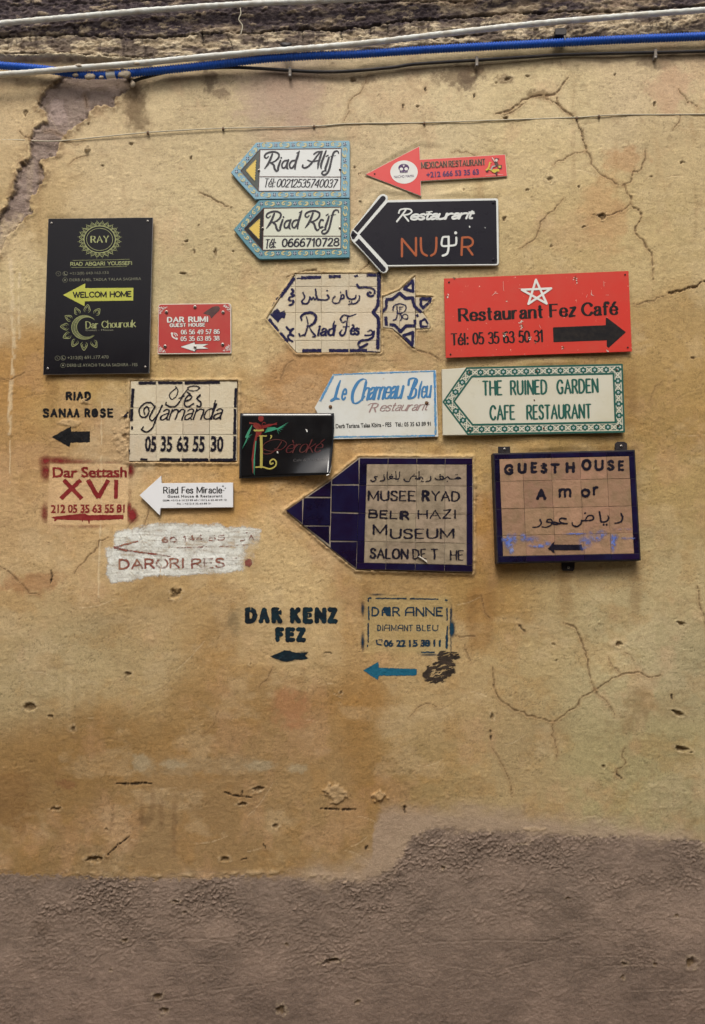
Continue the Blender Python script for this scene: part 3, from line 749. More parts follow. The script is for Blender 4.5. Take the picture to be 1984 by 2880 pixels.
# the lane: paving below the frame and the house across it, which shapes the light
lane = mat('lane_paving', (.20, .18, .16), .8, dirt=.5, scale=3, bump=.4, bscale=20)
def sheet(name, pts, m_, kind='structure'):
    return tag(mesh_obj(name, pts, [(0, 1, 2, 3)], m_), kind=kind)
sheet('ground', [(-60, -60, 0), (60, -60, 0), (60, 60, 0), (-60, 60, 0)], lane)
far_pl = mat('far_plaster', (.26, .22, .17), .9, dirt=.5, scale=1.5, bump=.3, bscale=12)
ofs = .45
vs = [(-8, -4.6, 0), (8, -4.6, 0), (8, -4.6, 4.0), (-8, -4.6, 4.0), (-8, -5.1, 0), (8, -5.1, 0), (8, -5.1, 4.0), (-8, -5.1, 4.0)]
tag(mesh_obj('opposite_wall', vs, [(1, 0, 3, 2), (4, 5, 6, 7), (3, 7, 6, 2), (0, 4, 7, 3), (1, 2, 6, 5)], far_pl), kind='structure')
# ------------------------------------------------------------------ lettering: skeletons and built-in sans
# strokes in units of the capital height; a leading 's' marks a curved stroke
GLY = {
 'A': (.78, ['0,0 .39,1 .78,0', '.16,.36 .62,.36']), 'B': (.62, ['0,0 0,1', 's0,1 .30,1 .50,.90 .50,.65 .30,.54 0,.54', 's0,.54 .34,.54 .60,.42 .60,.13 .34,0 0,0']),
 'C': (.72, ['s.70,.82 .56,.97 .36,1 .12,.84 0,.5 .12,.16 .36,0 .56,.03 .70,.18']), 'D': (.70, ['0,0 0,1', 's0,1 .28,1 .56,.86 .68,.5 .56,.14 .28,0 0,0']),
 'E': (.56, ['0,0 0,1', '0,1 .53,1', '0,.53 .44,.53', '0,0 .55,0']), 'F': (.52, ['0,0 0,1', '0,1 .52,1', '0,.53 .43,.53']),
 'G': (.76, ['s.70,.82 .56,.97 .36,1 .12,.84 0,.5 .12,.16 .36,0 .56,.03 .70,.14', '.70,.12 .70,.44 .46,.44']), 'H': (.68, ['0,0 0,1', '.68,0 .68,1', '0,.52 .68,.52']),
 'I': (.16, ['.08,0 .08,1']), 'J': (.4, ['s.36,1 .36,.3 .28,.04 .12,0 0,.08']), 'K': (.66, ['0,0 0,1', '.60,1 0,.42', '.2,.60 .66,0']), 'L': (.52, ['0,1 0,0', '0,0 .52,0']),
 'M': (.86, ['0,0 0,1', '0,1 .43,.12 .86,1', '.86,1 .86,0']), 'N': (.70, ['0,0 0,1', '0,1 .70,0', '.70,0 .70,1']), 'O': (.80, ['c.40,1 .12,.86 0,.5 .12,.14 .40,0 .68,.14 .80,.5 .68,.86']),
 'P': (.58, ['0,0 0,1', 's0,1 .32,1 .56,.90 .56,.60 .32,.48 0,.48']), 'Q': (.80, ['c.40,1 .12,.86 0,.5 .12,.14 .40,0 .68,.14 .80,.5 .68,.86', '.45,.25 .82,-.1']),
 'R': (.64, ['0,0 0,1', 's0,1 .32,1 .54,.90 .54,.62 .32,.50 0,.50', '.30,.50 .64,0']), 'S': (.54, ['s.50,.84 .40,.97 .24,1 .05,.90 .03,.70 .22,.55 .42,.45 .53,.26 .44,.06 .25,0 .10,.03 0,.16']),
 'T': (.64, ['0,1 .64,1', '.32,1 .32,0']), 'U': (.68, ['s0,1 0,.4 .06,.12 .34,0 .62,.12 .68,.4 .68,1']), 'V': (.74, ['0,1 .37,0 .74,1']), 'W': (1.04, ['0,1 .27,0 .52,1 .78,0 1.04,1']),
 'X': (.70, ['0,0 .70,1', '0,1 .70,0']), 'Y': (.70, ['0,1 .35,.48 .70,1', '.35,.48 .35,0']), 'Z': (.62, ['0,1 .60,1 0,0 .62,0']), '&': (.72, ['s.68,.5 .5,.1 .22,0 .02,.2 .16,.48 .38,.68 .38,.9 .22,1 .1,.84 .2,.6 .7,0']),
 'a': (.46, ['s.06,.56 .18,.67 .34,.64 .40,.50 .40,.1 .46,0', 's.40,.42 .18,.36 .02,.24 .04,.06 .16,0 .30,.06 .40,.18']), 'b': (.50, ['0,1 0,0', 's0,.5 .12,.65 .28,.67 .46,.52 .48,.3 .40,.08 .24,0 .1,.03 0,.14']),
 'c': (.44, ['s.42,.55 .32,.66 .22,.67 .05,.55 0,.33 .06,.1 .22,0 .34,.02 .43,.12']), 'd': (.50, ['.48,1 .48,0', 's.48,.5 .36,.65 .22,.67 .05,.54 0,.33 .06,.1 .22,0 .38,.04 .48,.18']),
 'e': (.48, ['s.02,.36 .46,.36 .44,.56 .25,.67 .06,.56 0,.33 .06,.1 .24,0 .38,.03 .46,.13']), 'f': (.34, ['s.38,.94 .30,1.02 .18,.98 .13,.80 .13,.4 .13,0', '0,.65 .32,.65']),
 'g': (.50, ['s.48,.65 .48,.1 .44,-.2 .24,-.32 .05,-.24', 's.48,.5 .36,.65 .22,.67 .05,.54 0,.33 .06,.1 .22,0 .38,.04 .48,.18']), 'h': (.48, ['0,1 0,0', 's0,.45 .12,.62 .28,.67 .44,.60 .46,.4 .46,0']),
 'i': (.14, ['.07,.66 .07,0', 'd.07,.90']), 'k': (.48, ['0,1 0,0', '.42,.66 0,.26', '.14,.38 .48,0']), 'l': (.14, ['.07,1 .07,0']), 'm': (.80, ['0,.66 0,0', 's0,.45 .12,.64 .24,.67 .36,.60 .39,.4 .39,0', 's.39,.45 .51,.64 .63,.67 .76,.60 .78,.4 .78,0']),
 'n': (.48, ['0,.66 0,0', 's0,.45 .12,.62 .28,.67 .44,.60 .46,.4 .46,0']), 'o': (.50, ['c.25,.67 .06,.57 0,.33 .06,.1 .25,0 .44,.1 .50,.33 .44,.57']), 'p': (.50, ['0,.66 0,-.3', 's0,.5 .12,.65 .28,.67 .46,.52 .48,.3 .40,.08 .24,0 .1,.03 0,.14']),
 'r': (.36, ['0,.66 0,0', 's0,.4 .10,.60 .22,.67 .34,.64']), 's': (.38, ['s.35,.56 .26,.66 .14,.66 .03,.57 .05,.44 .20,.35 .34,.26 .37,.12 .26,.01 .12,0 0,.1']), 't': (.32, ['s.13,.90 .13,.2 .18,.02 .32,.03', '0,.65 .30,.65']),
 'u': (.48, ['s0,.66 0,.25 .06,.05 .20,0 .36,.06 .46,.22', '.46,.66 .46,0']), 'v': (.5, ['0,.66 .25,0 .5,.66']), 'w': (.7, ['0,.66 .18,0 .35,.6 .52,0 .7,.66']), 'y': (.5, ['0,.66 .25,0', '.5,.66 .14,-.3']), 'x': (.5, ['0,0 .5,.66', '0,.66 .5,0']), 'z': (.44, ['0,.66 .42,.66 0,0 .44,0']),
 '\u00e9': (.48, ['s.02,.36 .46,.36 .44,.56 .25,.67 .06,.56 0,.33 .06,.1 .24,0 .38,.03 .46,.13', '.20,.78 .36,1.0']), '\u00e8': (.48, ['s.02,.36 .46,.36 .44,.56 .25,.67 .06,.56 0,.33 .06,.1 .24,0 .38,.03 .46,.13', '.14,1 .30,.78']),
 '0': (.52, ['c.26,1 .06,.84 0,.5 .06,.16 .26,0 .46,.16 .52,.5 .46,.84']), '1': (.26, ['.0,.82 .2,1 .2,0']), '2': (.52, ['s.02,.80 .12,.96 .28,1 .46,.90 .46,.66 .30,.38 0,0', '0,0 .52,0']),
 '3': (.50, ['s.02,.88 .20,1 .40,.94 .46,.76 .36,.56 .18,.53', 's.18,.53 .40,.50 .50,.28 .42,.05 .20,0 0,.1']), '4': (.56, ['.42,0 .42,1 0,.28 .56,.28']), '5': (.50, ['.46,1 .08,1 .04,.56', 's.04,.56 .22,.64 .42,.56 .50,.32 .40,.06 .20,0 0,.1']),
 '6': (.50, ['s.44,.94 .28,1 .08,.80 0,.42 .04,.1 .24,0 .44,.08 .50,.30 .40,.54 .24,.58 .06,.46 0,.34']), '7': (.50, ['0,1 .50,1 .16,0']), '8': (.52, ['c.26,1 .06,.90 .06,.66 .26,.53 .46,.66 .46,.90', 'c.26,.53 .02,.40 0,.14 .26,0 .52,.14 .50,.40']),
 '9': (.50, ['s.06,.06 .22,0 .42,.20 .50,.58 .46,.9 .26,1 .06,.92 0,.70 .10,.46 .26,.42 .44,.54 .50,.66']),
 ':': (.16, ['d.08,.58', 'd.08,.06']), '.': (.14, ['d.07,.04']), ',': (.1, ['.06,.08 0,-.14']), '-': (.3, ['0,.35 .3,.35']), '+': (.44, ['0,.45 .44,.45', '.22,.23 .22,.67']), ' ': (.30, []), "'": (.1, ['.06,1 .03,.76']), '/': (.4, ['0,-.1 .4,1.05']), '(': (.2, ['s.2,1.1 0,.5 .2,-.1']), ')': (.2, ['s0,1.1 .2,.5 0,-.1']),
}
def _pts(s): return [tuple(float(q) for q in p.split(',')) for p in s.split()]

def skeleton(text, gap=.20):
    """list of (kind, points) strokes and the total width, capital height 1"""
    x = 0.0; out = []
    for ch in text:
        w, st = GLY[ch]
        for s in st:
            k = s[0] if s[0] in 'scd' else 'l'
            p = [(a + x, b) for a, b in _pts(s[1:] if k != 'l' else s)]
            if k == 's': p = spline(p, 5)
            elif k == 'c': p = spline(p, 4, True); p = p + [p[0], p[1]]
            out.append((k, p))
        x += w + gap
    return out, x - gap

class Ink:
    """collects flat pieces of paint in photograph pixels; every piece lies a hair above the one before it"""
    def __init__(s, F=None): s.tris = []; s.k = 0; s.F = F or Fr(0, 0, 1)
    def quad(s, pts): s.k += 1; s.tris.append((s.k, list(pts)))
    def disc(s, u, v, r, r2=None, n=10):
        r2 = r2 or r
        s.quad([(u + r * math.cos(6.2832 * i / n), v + r2 * math.sin(6.2832 * i / n)) for i in range(n)])
    def poly(s, pts): s.quad(pts)
    def line(s, pts, w, ends=True, nib=None, taper=(1, 1), wfun=None):
        """a stroke of width w; nib=(thin, angle) makes it a broad pen"""
        n = len(pts)
        if n < 2: return
        ws = []
        for i in range(n):
            a = pts[max(0, i - 1)]; b = pts[min(n - 1, i + 1)]
            dx, dy = b[0] - a[0], b[1] - a[1]
            k = 1.0
            if nib:
                ang = math.atan2(dy, dx)
                k = nib[0] + (1 - nib[0]) * abs(math.sin(ang - nib[1]))
            t = i / (n - 1)
            k *= min(1, taper[0] + (1 - taper[0]) * t / .3) if t < .3 else min(1, taper[1] + (1 - taper[1]) * (1 - t) / .3) if t > .7 else 1
            ws.append(w * k / 2)
        # sharp corners are joined by a disc, gentle ones mitred
        run = [0]
        for i in range(1, n):
            sharp = False
            if i < n - 1:
                a1 = math.atan2(pts[i][1] - pts[i - 1][1], pts[i][0] - pts[i - 1][0]); a2 = math.atan2(pts[i + 1][1] - pts[i][1], pts[i + 1][0] - pts[i][0])
                d = abs((a2 - a1 + math.pi) % (2 * math.pi) - math.pi)
                sharp = d > .75
            if i == n - 1 or sharp:
                seg = list(range(run[0], i + 1)); s._strip([pts[j] for j in seg], [ws[j] for j in seg])
                if sharp: s.disc(pts[i][0], pts[i][1], ws[i] * .98)
                run = [i]
        if ends:
            s.disc(pts[0][0], pts[0][1], ws[0]); s.disc(pts[-1][0], pts[-1][1], ws[-1])
    def _strip(s, p, w):
        L = []; R = []
        n = len(p)
        for i in range(n):
            a = p[max(0, i - 1)]; b = p[min(n - 1, i + 1)]
            dx, dy = b[0] - a[0], b[1] - a[1]; l = math.hypot(dx, dy) or 1
            nx, ny = -dy / l, dx / l
            L.append((p[i][0] + nx * w[i], p[i][1] + ny * w[i])); R.append((p[i][0] - nx * w[i], p[i][1] - ny * w[i]))
        s.k += 1
        for i in range(n - 1): s.tris.append((s.k, [L[i], L[i + 1], R[i + 1], R[i]]))
    # --- whole lines of writing, placed between two baseline points
    def map(s, p0, p1, h, width, shear=0.0):
        L = math.hypot(p1[0] - p0[0], p1[1] - p0[1]); ex = ((p1[0] - p0[0]) / L, (p1[1] - p0[1]) / L); ey = (ex[1], -ex[0])
        def f(q):
            x = q[0] * L / width + shear * q[1] * h; y = q[1] * h
            return (p0[0] + ex[0] * x + ey[0] * y, p0[1] + ex[1] * x + ey[1] * y)
        return f
    def pen(s, text, p0, p1, h, w, gap=.2, serif=0.0, contrast=1.0, shear=0.0, wob=0.0, seed=0, cut=False, dot=1.2):
        st, W = skeleton(text, gap)
        f = s.map(p0, p1, h, W, shear)
        r = random.Random(seed)
        ends = {}
        for k, p in st:
            for q in (p[0], p[-1]): ends[(round(q[0], 2), round(q[1], 2))] = ends.get((round(q[0], 2), round(q[1], 2)), 0) + 1
        for k, p in st:
            q = [f(a) for a in p]
            if wob: q = [(a + r.uniform(-wob, wob), b + r.uniform(-wob, wob)) for a, b in q]
            if k == 'd': s.disc(q[0][0], q[0][1], w * dot / 2); continue
            s.line(q, w, ends=serif == 0 and k != 'c', nib=(contrast, 0.0) if contrast < 1 else None)
            if serif:
                for e, o in ((0, 1), (-1, -2)):
                    a, b = p[e], p[o]
                    if abs(b[1] - a[1]) < .45 * math.hypot(b[0] - a[0], b[1] - a[1]) or k == 'c': 
                        if k == 'l' and len(p) == 2 and abs(b[1] - a[1]) < .05 and ends[(round(a[0], 2), round(a[1], 2))] == 1:
                            s.line([f((a[0], a[1] - serif * .5)), f((a[0], a[1] + serif * .5))], w * max(contrast, .45), ends=False)
                        continue
                    if k == 's' and min(abs(a[1]), abs(a[1] - .66), abs(a[1] - 1)) > .03: 
                        s.disc(*f(a), w * .55); continue
                    s.line([f((a[0] - serif, a[1])), f((a[0] + serif, a[1]))], w * max(contrast, .42), ends=False)
    def sans(s, text, p0, p1, h, bold=0.0, shear=0.0, space=1.0):
        """built-in sans serif letters fitted between two points; h is the height of a capital"""
        tr, W = _sans(text, bold, space)
        f = s.map(p0, p1, h, W, shear)
        s.k += 1
        for t in tr: s.tris.append((s.k, [f(q) for q in t]))
    def copy(s, dx, dy, sc=1.0):
        o = Ink(s.F); o.k = s.k; o.tris = [(k, [(x * sc + dx, y * sc + dy) for x, y in p]) for k, p in s.tris]; return o
    def obj(s, name, m, parent, d, dfun=None, step=1.5e-5, lift=0.0004):
        # lines of writing that stand apart become parts of their own
        bx = {}
        for k, p in s.tris:
            q = s.F(p); us = [a[0] for a in q]; ws = [a[1] for a in q]; b = bx.get(k)
            bx[k] = (min(us), min(ws), max(us), max(ws)) if b is None else (min(b[0], *us), min(b[1], *ws), max(b[2], *us), max(b[3], *ws))
        keys = list(bx); root = {k: k for k in keys}
        def find(k):
            while root[k] != k: k = root[k]
            return k
        for i, a in enumerate(keys):
            A = bx[a]
            for b in keys[i + 1:]:
                B = bx[b]; g = math.hypot(max(0, A[0] - B[2], B[0] - A[2]), max(0, A[1] - B[3], B[1] - A[3]))
                if g <= max(13, .12 * max(A[2] - A[0], A[3] - A[1], B[2] - B[0], B[3] - B[1])):
                    ra, rb = find(a), find(b)
                    if ra != rb: root[rb] = ra
        out = []
        for r0 in dict.fromkeys(find(k) for k in keys): out.append(s._emit(name, m, parent, d, dfun, step, lift, [(k, p) for k, p in s.tris if find(k) == r0]))
        return out[0] if out else None
    def _emit(s, name, m, parent, d, dfun, step, lift, tris):
        vs, fs = [], []
        for k, p in tris:
            a = sum(p[i][0] * p[(i + 1) % len(p)][1] - p[(i + 1) % len(p)][0] * p[i][1] for i in range(len(p)))
            if a > 0: p = p[::-1]          # face the lane
            n = len(vs)
            for u, v in s.F(p): vs.append(P(u, v, (dfun(u, v) if dfun else d) + lift + step * (k % 24)))
            fs.append(tuple(range(n, n + len(p))))
        return mesh_obj(name, vs, fs, m, parent)

_SC = {}
def _sans(text, bold=0.0, space=1.0):
    key = (text, bold, space)
    if key in _SC: return _SC[key]
    cu = bpy.data.curves.new('writing', 'FONT'); cu.body = text; cu.size = 1.0; cu.offset = bold; cu.resolution_u = 3; cu.space_character = space
    o = bpy.data.objects.new('writing', cu); COL.objects.link(o)
    dg = bpy.context.evaluated_depsgraph_get(); dg.update()
    me = bpy.data.meshes.new_from_object(o.evaluated_get(dg), depsgraph=dg)
    me.calc_loop_triangles()
    co = [tuple(v.co) for v in me.vertices]
    tr = [[co[i][:2] for i in t.vertices] for t in me.loop_triangles]
    bpy.data.objects.remove(o); bpy.data.curves.remove(cu); bpy.data.meshes.remove(me)
    x0 = min(q[0] for t in tr for q in t); x1 = max(q[0] for t in tr for q in t)
    cap = .729
    tr = [[((q[0] - x0) / cap, q[1] / cap) for q in t] for t in tr]
    _SC[key] = (tr, (x1 - x0) / cap)
    return _SC[key]

# ------------------------------------------------------------------ plates and tiles
def inset(pts, k):
    """outline moved inwards by k pixels (pts clockwise in the photograph or not)"""
    a = sum(pts[i][0] * pts[(i + 1) % len(pts)][1] - pts[(i + 1) % len(pts)][0] * pts[i][1] for i in range(len(pts)))
    sgn = 1 if a > 0 else -1; n = len(pts); out = []
    for i in range(n):
        p0, p1, p2 = pts[i - 1], pts[i], pts[(i + 1) % n]
        d1 = (p1[0] - p0[0], p1[1] - p0[1]); d2 = (p2[0] - p1[0], p2[1] - p1[1])
        l1 = math.hypot(*d1) or 1; l2 = math.hypot(*d2) or 1
        n1 = (-d1[1] / l1 * sgn, d1[0] / l1 * sgn); n2 = (-d2[1] / l2 * sgn, d2[0] / l2 * sgn)
        bx, by = n1[0] + n2[0], n1[1] + n2[1]; q = max(.35, (bx * bx + by * by) / 2)
        out.append((p1[0] + bx * k / q, p1[1] + by * k / q))
    return out

def slab(name, pts, d, th, m, parent=None, cham=.6, edge=None, origin=None):
    """a plate with a bevelled rim: outline in photograph pixels, front face d metres off the wall plane, th thick"""
    a = sum(pts[i][0] * pts[(i + 1) % len(pts)][1] - pts[(i + 1) % len(pts)][0] * pts[i][1] for i in range(len(pts)))
    if a > 0: pts = pts[::-1]          # counter-clockwise as seen from the lane
    n = len(pts)
    inn = inset(pts, cham)
    c = min(.0012, th * .3)
    back = [P(u, v, d) for u, v in pts]
    vs = [P(u, v, d) for u, v in inn] + [(x, y + c, z) for x, y, z in back] + [(x, y + th, z) for x, y, z in back]
    fs = [tuple(range(n))]
    for r in (0, 1):
        for i in range(n):
            j = (i + 1) % n
            fs.append((r * n + i, (r + 1) * n + i, (r + 1) * n + j, r * n + j))
    fs.append(tuple(range(3 * n - 1, 2 * n - 1, -1)))
    mi = None; mats = m
    if edge: mats = [m, edge]; mi = [0] + [1] * (2 * n) + [1]
    return mesh_obj(name, vs, fs, mats, parent, origin, midx=mi)

def rounded(pts, r, n=4):
    out = []; m_ = len(pts)
    rr = r if isinstance(r, (list, tuple)) else [r] * m_
    for i in range(m_):
        p0, p1, p2 = pts[i - 1], pts[i], pts[(i + 1) % m_]
        if rr[i] <= 0: out.append(p1); continue
        a = (p0[0] - p1[0], p0[1] - p1[1]); b = (p2[0] - p1[0], p2[1] - p1[1])
        la, lb = math.hypot(*a), math.hypot(*b); k = min(rr[i], la * .45, lb * .45)
        A = (p1[0] + a[0] / la * k, p1[1] + a[1] / la * k); B = (p1[0] + b[0] / lb * k, p1[1] + b[1] / lb * k)
        for j in range(n + 1):
            t = j / n
            out.append(((1 - t) ** 2 * A[0] + 2 * t * (1 - t) * p1[0] + t * t * B[0], (1 - t) ** 2 * A[1] + 2 * t * (1 - t) * p1[1] + t * t * B[1]))
    return out

def screw(u, v, r, d, m, parent, dark=True, name='screw'):
    """domed head with a recessed centre"""
    n = 12; vs = []; fs = []
    rings = [(1.0, 0), (.92, .5), (.55, .8), (.42, .2)] if dark else [(1.0, 0), (.9, .45), (.5, .8)]
    k = r / 780.0
    for q, h in rings:
        for i in range(n): vs.append(P(u + r * q * math.cos(6.2832 * i / n), v - r * q * math.sin(6.2832 * i / n), d + h * k * .8))
    for a in range(len(rings) - 1):
        for i in range(n):
            j = (i + 1) % n; fs.append((a * n + i, a * n + j, (a + 1) * n + j, (a + 1) * n + i))
    fs.append(tuple((len(rings) - 1) * n + i for i in range(n)))
    mi = [0] * (n * (len(rings) - 1)) + [1 if dark else 0]
    return mesh_obj(name, vs, fs, [m, M['hole']], parent, midx=mi, smooth=False)

def thing_at(name, pts, d, label, cat, group=None):
    us = [p[0] for p in pts]; vs = [p[1] for p in pts]
    return empty(name, P((min(us) + max(us)) / 2, max(vs), d), label, cat, group)

M = {}
_mat = mat
def mat(name, col, *a, **k): return _mat(name, tuple(c * .86 for c in col), *a, **k)
M['hole'] = mat('dark_recess', (.02, .018, .016), .9, dirt=0)
M['screw'] = mat('steel', (.45, .42, .38), .4, 1.0, dirt=.5, scale=60)
M['rust'] = mat('rusty_iron', (.10, .045, .02), .8, dirt=.4, scale=60, bump=.5)
M['black_acrylic'] = mat('black_acrylic', (.004, .003, .005), .2, dirt=.08, dirt_col=(.03, .025, .02), scale=7, spec=.16, bump=.05, bscale=5)
M['gold'] = mat('gold_print', (.30, .32, .13), .45, dirt=.5, dirt_col=(.10, .10, .05), scale=60)
M['gold_dim'] = mat('dim_gold_print', (.17, .17, .11), .5, dirt=.6, dirt_col=(.05, .05, .04), scale=90)
M['lime'] = mat('lime_print', (.42, .43, .06), .4, dirt=.3, dirt_col=(.25, .26, .05), scale=16)
M['black'] = mat('black_print', (.006, .005, .006), .5, dirt=.05, scale=40, spec=.14)
M['white'] = mat('white_print', (.66, .66, .62), .45, dirt=.2, scale=20)
M['white_edge'] = mat('white_edge', (.62, .58, .50), .5, dirt=.4)
M['crimson'] = mat('crimson_plate', (.40, .035, .03), .42, dirt=.14, scale=9)
M['pink_red'] = mat('pink_red_plate', (.62, .06, .055), .42, dirt=.12, dirt_col=(.5, .2, .14), scale=9)
M['red'] = mat('red_enamel', (.53, .032, .018), .40, dirt=.32, dirt_col=(.36, .07, .045), scale=8, wear=.10, wear_col=(.62, .35, .27), bump=.06, bscale=6)
M['maroon'] = mat('maroon_print', (.05, .012, .018), .5, dirt=.2)
M['purple'] = mat('purple_print', (.06, .02, .10), .5, dirt=.1)
M['yellow'] = mat('yellow_print', (.55, .42, .04), .5, dirt=.2)
M['skin'] = mat('tan_print', (.5, .25, .12), .5)
M['grey'] = mat('grey_print', (.35, .35, .35), .5)
M['ink'] = mat('navy_panel', (.005, .0035, .009), .28, dirt=.05, dirt_col=(.03, .025, .03), scale=8, spec=.14)
M['offwhite'] = mat('painted_white', (.62, .64, .61), .4, dirt=.22, dirt_col=(.36, .33, .28), scale=18)
M['orange'] = mat('orange_print', (.34, .075, .015), .5, dirt=.25, scale=30, dirt_col=(.16, .05, .02))
M['glaze_white'] = mat('white_glaze', (.62, .64, .62), .18, dirt=.10, dirt_col=(.42, .40, .32), scale=12, coat=.25)
M['glaze_cream'] = mat('cream_glaze', (.56, .58, .47), .2, dirt=.14, dirt_col=(.42, .40, .28), scale=12, coat=.25)
M['glaze_sky'] = mat('sky_blue_glaze', (.17, .33, .42), .2, dirt=.25, dirt_col=(.22, .36, .38), scale=22, coat=.25)
M['glaze_teal'] = mat('teal_blue_glaze', (.08, .22, .27), .2, dirt=.25, dirt_col=(.14, .26, .26), scale=22, coat=.25)
M['brush'] = mat('brush_black', (.010, .009, .015), .3, dirt=.15, dirt_col=(.05, .04, .06), scale=40, coat=.1)
M['brown_line'] = mat('brown_line', (.07, .018, .016), .3)
M['dark_green'] = mat('dark_green_glaze', (.025, .04, .034), .25, coat=.3)
M['sun_yellow'] = mat('yellow_glaze', (.60, .42, .06), .25, coat=.3, dirt=.2, dirt_col=(.5, .38, .1))
M['scroll'] = mat('scroll_yellow', (.50, .46, .22), .3, coat=.3)
M['scroll_brown'] = mat('scroll_brown', (.16, .12, .06), .3)
M['petal'] = mat('petal_blue', (.01, .03, .09), .25, coat=.3)
M['petal_white'] = mat('petal_white', (.6, .66, .66), .25, coat=.3)
M['bare_tile'] = mat('bare_tile', (.56, .49, .36), .85, dirt=.6, dirt_col=(.42, .33, .21), scale=16, bump=.6, bscale=90, vary=.10, wear=.12, wear_col=(.55, .47, .34))
M['pink_tile'] = mat('terracotta_tile', (.31, .18, .11), .7, dirt=.95, dirt_col=(.17, .115, .06), scale=24, bump=1.0, bscale=40, vary=.16)
M['tan_tile'] = mat('tan_tile', (.30, .235, .16), .8, dirt=.95, dirt_col=(.13, .10, .065), scale=26, bump=.9, bscale=50, vary=.12)
M['navy_glaze'] = mat('navy_glaze', (.008, .004, .022), .12, dirt=.7, dirt_col=(.010, .012, .045), scale=11, coat=.22, vary=.3, bump=.12, bscale=20)
M['navy_line'] = mat('navy_line_glaze', (.022, .018, .075), .3, dirt=.35, dirt_col=(.06, .06, .09), scale=60, coat=.2, wear=.1, wear_col=(.4, .33, .24))
M['grout'] = mat('grout', (.27, .235, .19), .9, dirt=.6, scale=40, bump=.8)
M['black_glaze'] = mat('black_glaze', (.02, .017, .028), .35, dirt=.4, dirt_col=(.07, .055, .05), scale=60, wear=.08, wear_col=(.3, .22, .15))
M['tin_white'] = mat('worn_white_tin', (.60, .61, .57), .4, dirt=.6, dirt_col=(.42, .39, .30), scale=8, wear=.05, wear_col=(.35, .28, .2))
M['pale_blue'] = mat('blue_paint', (.06, .20, .40), .4, dirt=.35, dirt_col=(.16, .30, .42), scale=30)
M['word_blue'] = mat('word_blue', (.045, .18, .38), .4, dirt=.5, dirt_col=(.10, .22, .30), scale=26)
M['mauve'] = mat('faded_mauve', (.28, .18, .17), .5, dirt=.3, dirt_col=(.35, .28, .27), scale=40)
M['green'] = mat('green_print', (.013, .085, .065), .35, dirt=.2, dirt_col=(.06, .16, .12), scale=30)
M['garden'] = mat('garden_plate', (.56, .54, .44), .3, dirt=.62, dirt_col=(.42, .38, .26), scale=6, coat=.2, wear=.03, wear_col=(.3, .27, .2))
M['parrot_red'] = mat('parrot_red', (.17, .012, .010), .35)
M['parrot_green'] = mat('parrot_green', (.03, .24, .14), .35)
M['parrot_yellow'] = mat('parrot_yellow', (.36, .31, .07), .35)
M['wine'] = mat('wine_print', (.075, .009, .010), .35)
M['smoke'] = mat('smoke_print', (.05, .05, .055), .35)
M['tin_black'] = mat('black_tin', (.004, .004, .005), .18, dirt=.05, dirt_col=(.03, .03, .03), scale=9, coat=.2, bump=.04, bscale=6, spec=.35)
M['snow'] = mat('white_plate', (.70, .71, .72), .4, dirt=.06, scale=8)
M['iron'] = mat('black_iron', (.014, .012, .014), .55, dirt=.3, dirt_col=(.08, .05, .04), scale=30, bump=.3)
M['faded_spray'] = mat('blue_spray', (.14, .17, .32), .8, dirt=.6, dirt_col=(.30, .24, .2), scale=60)
# ------------------------------------------------------------------ pipes and cables
def tube(name, path, d, r, m, parent=None, n=10, step=4.0, rfun=None, dfun=None, rough=0.0, seed=0, origin=None):
    """tube along a photograph polyline; r in metres, d distance of its axis off the wall"""
    pts = spline(path, 10)
    acc = [0.0]
    for i in range(1, len(pts)): acc.append(acc[-1] + math.hypot(pts[i][0] - pts[i - 1][0], pts[i][1] - pts[i - 1][1]))
    cnt = max(2, int(acc[-1] / step)); A = np.array(acc)
    ss = np.linspace(0, acc[-1], cnt)
    us = np.interp(ss, A, [p[0] for p in pts]); vs_ = np.interp(ss, A, [p[1] for p in pts])
    c = [Vector(P(u, v, dfun(u) if dfun else d)) for u, v in zip(us, vs_)]
    rr = random.Random(seed)
    V_, F_ = [], []
    for i in range(cnt):
        t = (c[min(cnt - 1, i + 1)] - c[max(0, i - 1)]).normalized()
        up = Vector((0, -1, 0)); s = t.cross(up).normalized(); q = s.cross(t)
        rad = r * (rfun(ss[i]) if rfun else 1)
        for k in range(n):
            a = 2 * math.pi * k / n
            e = rad * (1 + (rough * (float(vnoise(np.array([ss[i] / 7.0]), np.array([k * 1.1]), 950 + seed)[0]) - .4) if rough else 0))
            V_.append(tuple(c[i] + (q * math.cos(a) + s * math.sin(a)) * e))
    for i in range(cnt - 1):
        for k in range(n):
            j = (k + 1) % n; F_.append((i * n + k, i * n + j, (i + 1) * n + j, (i + 1) * n + k))
    F_.append(tuple(range(n - 1, -1, -1))); F_.append(tuple((cnt - 1) * n + k for k in range(n)))
    if origin is None and parent is None: origin = tuple(c[cnt // 2])
    return mesh_obj(name, V_, F_, m, parent, origin, smooth=True)

pale_pipe = mat('limewashed_pipe', (.66, .68, .64), .6, dirt=.8, dirt_col=(.40, .34, .25), scale=24, bump=.5, bscale=60)
blue_pipe = mat('blue_conduit', (.010, .085, .46), .45, dirt=.4, dirt_col=(.05, .10, .28), scale=20)
cable_m = mat('black_cable', (.022, .021, .024), .5, dirt=.4, dirt_col=(.10, .08, .06), scale=14)
cream_m = mat('cream_wire', (.52, .48, .36), .6, dirt=.4, dirt_col=(.35, .28, .18), scale=30)
clip_m = mat('grey_clip', (.16, .15, .14), .6, dirt=.4)
mortar = mat('plaster_blob', (.36, .31, .24), .95, dirt=.6, scale=40, bump=.9, bscale=70)

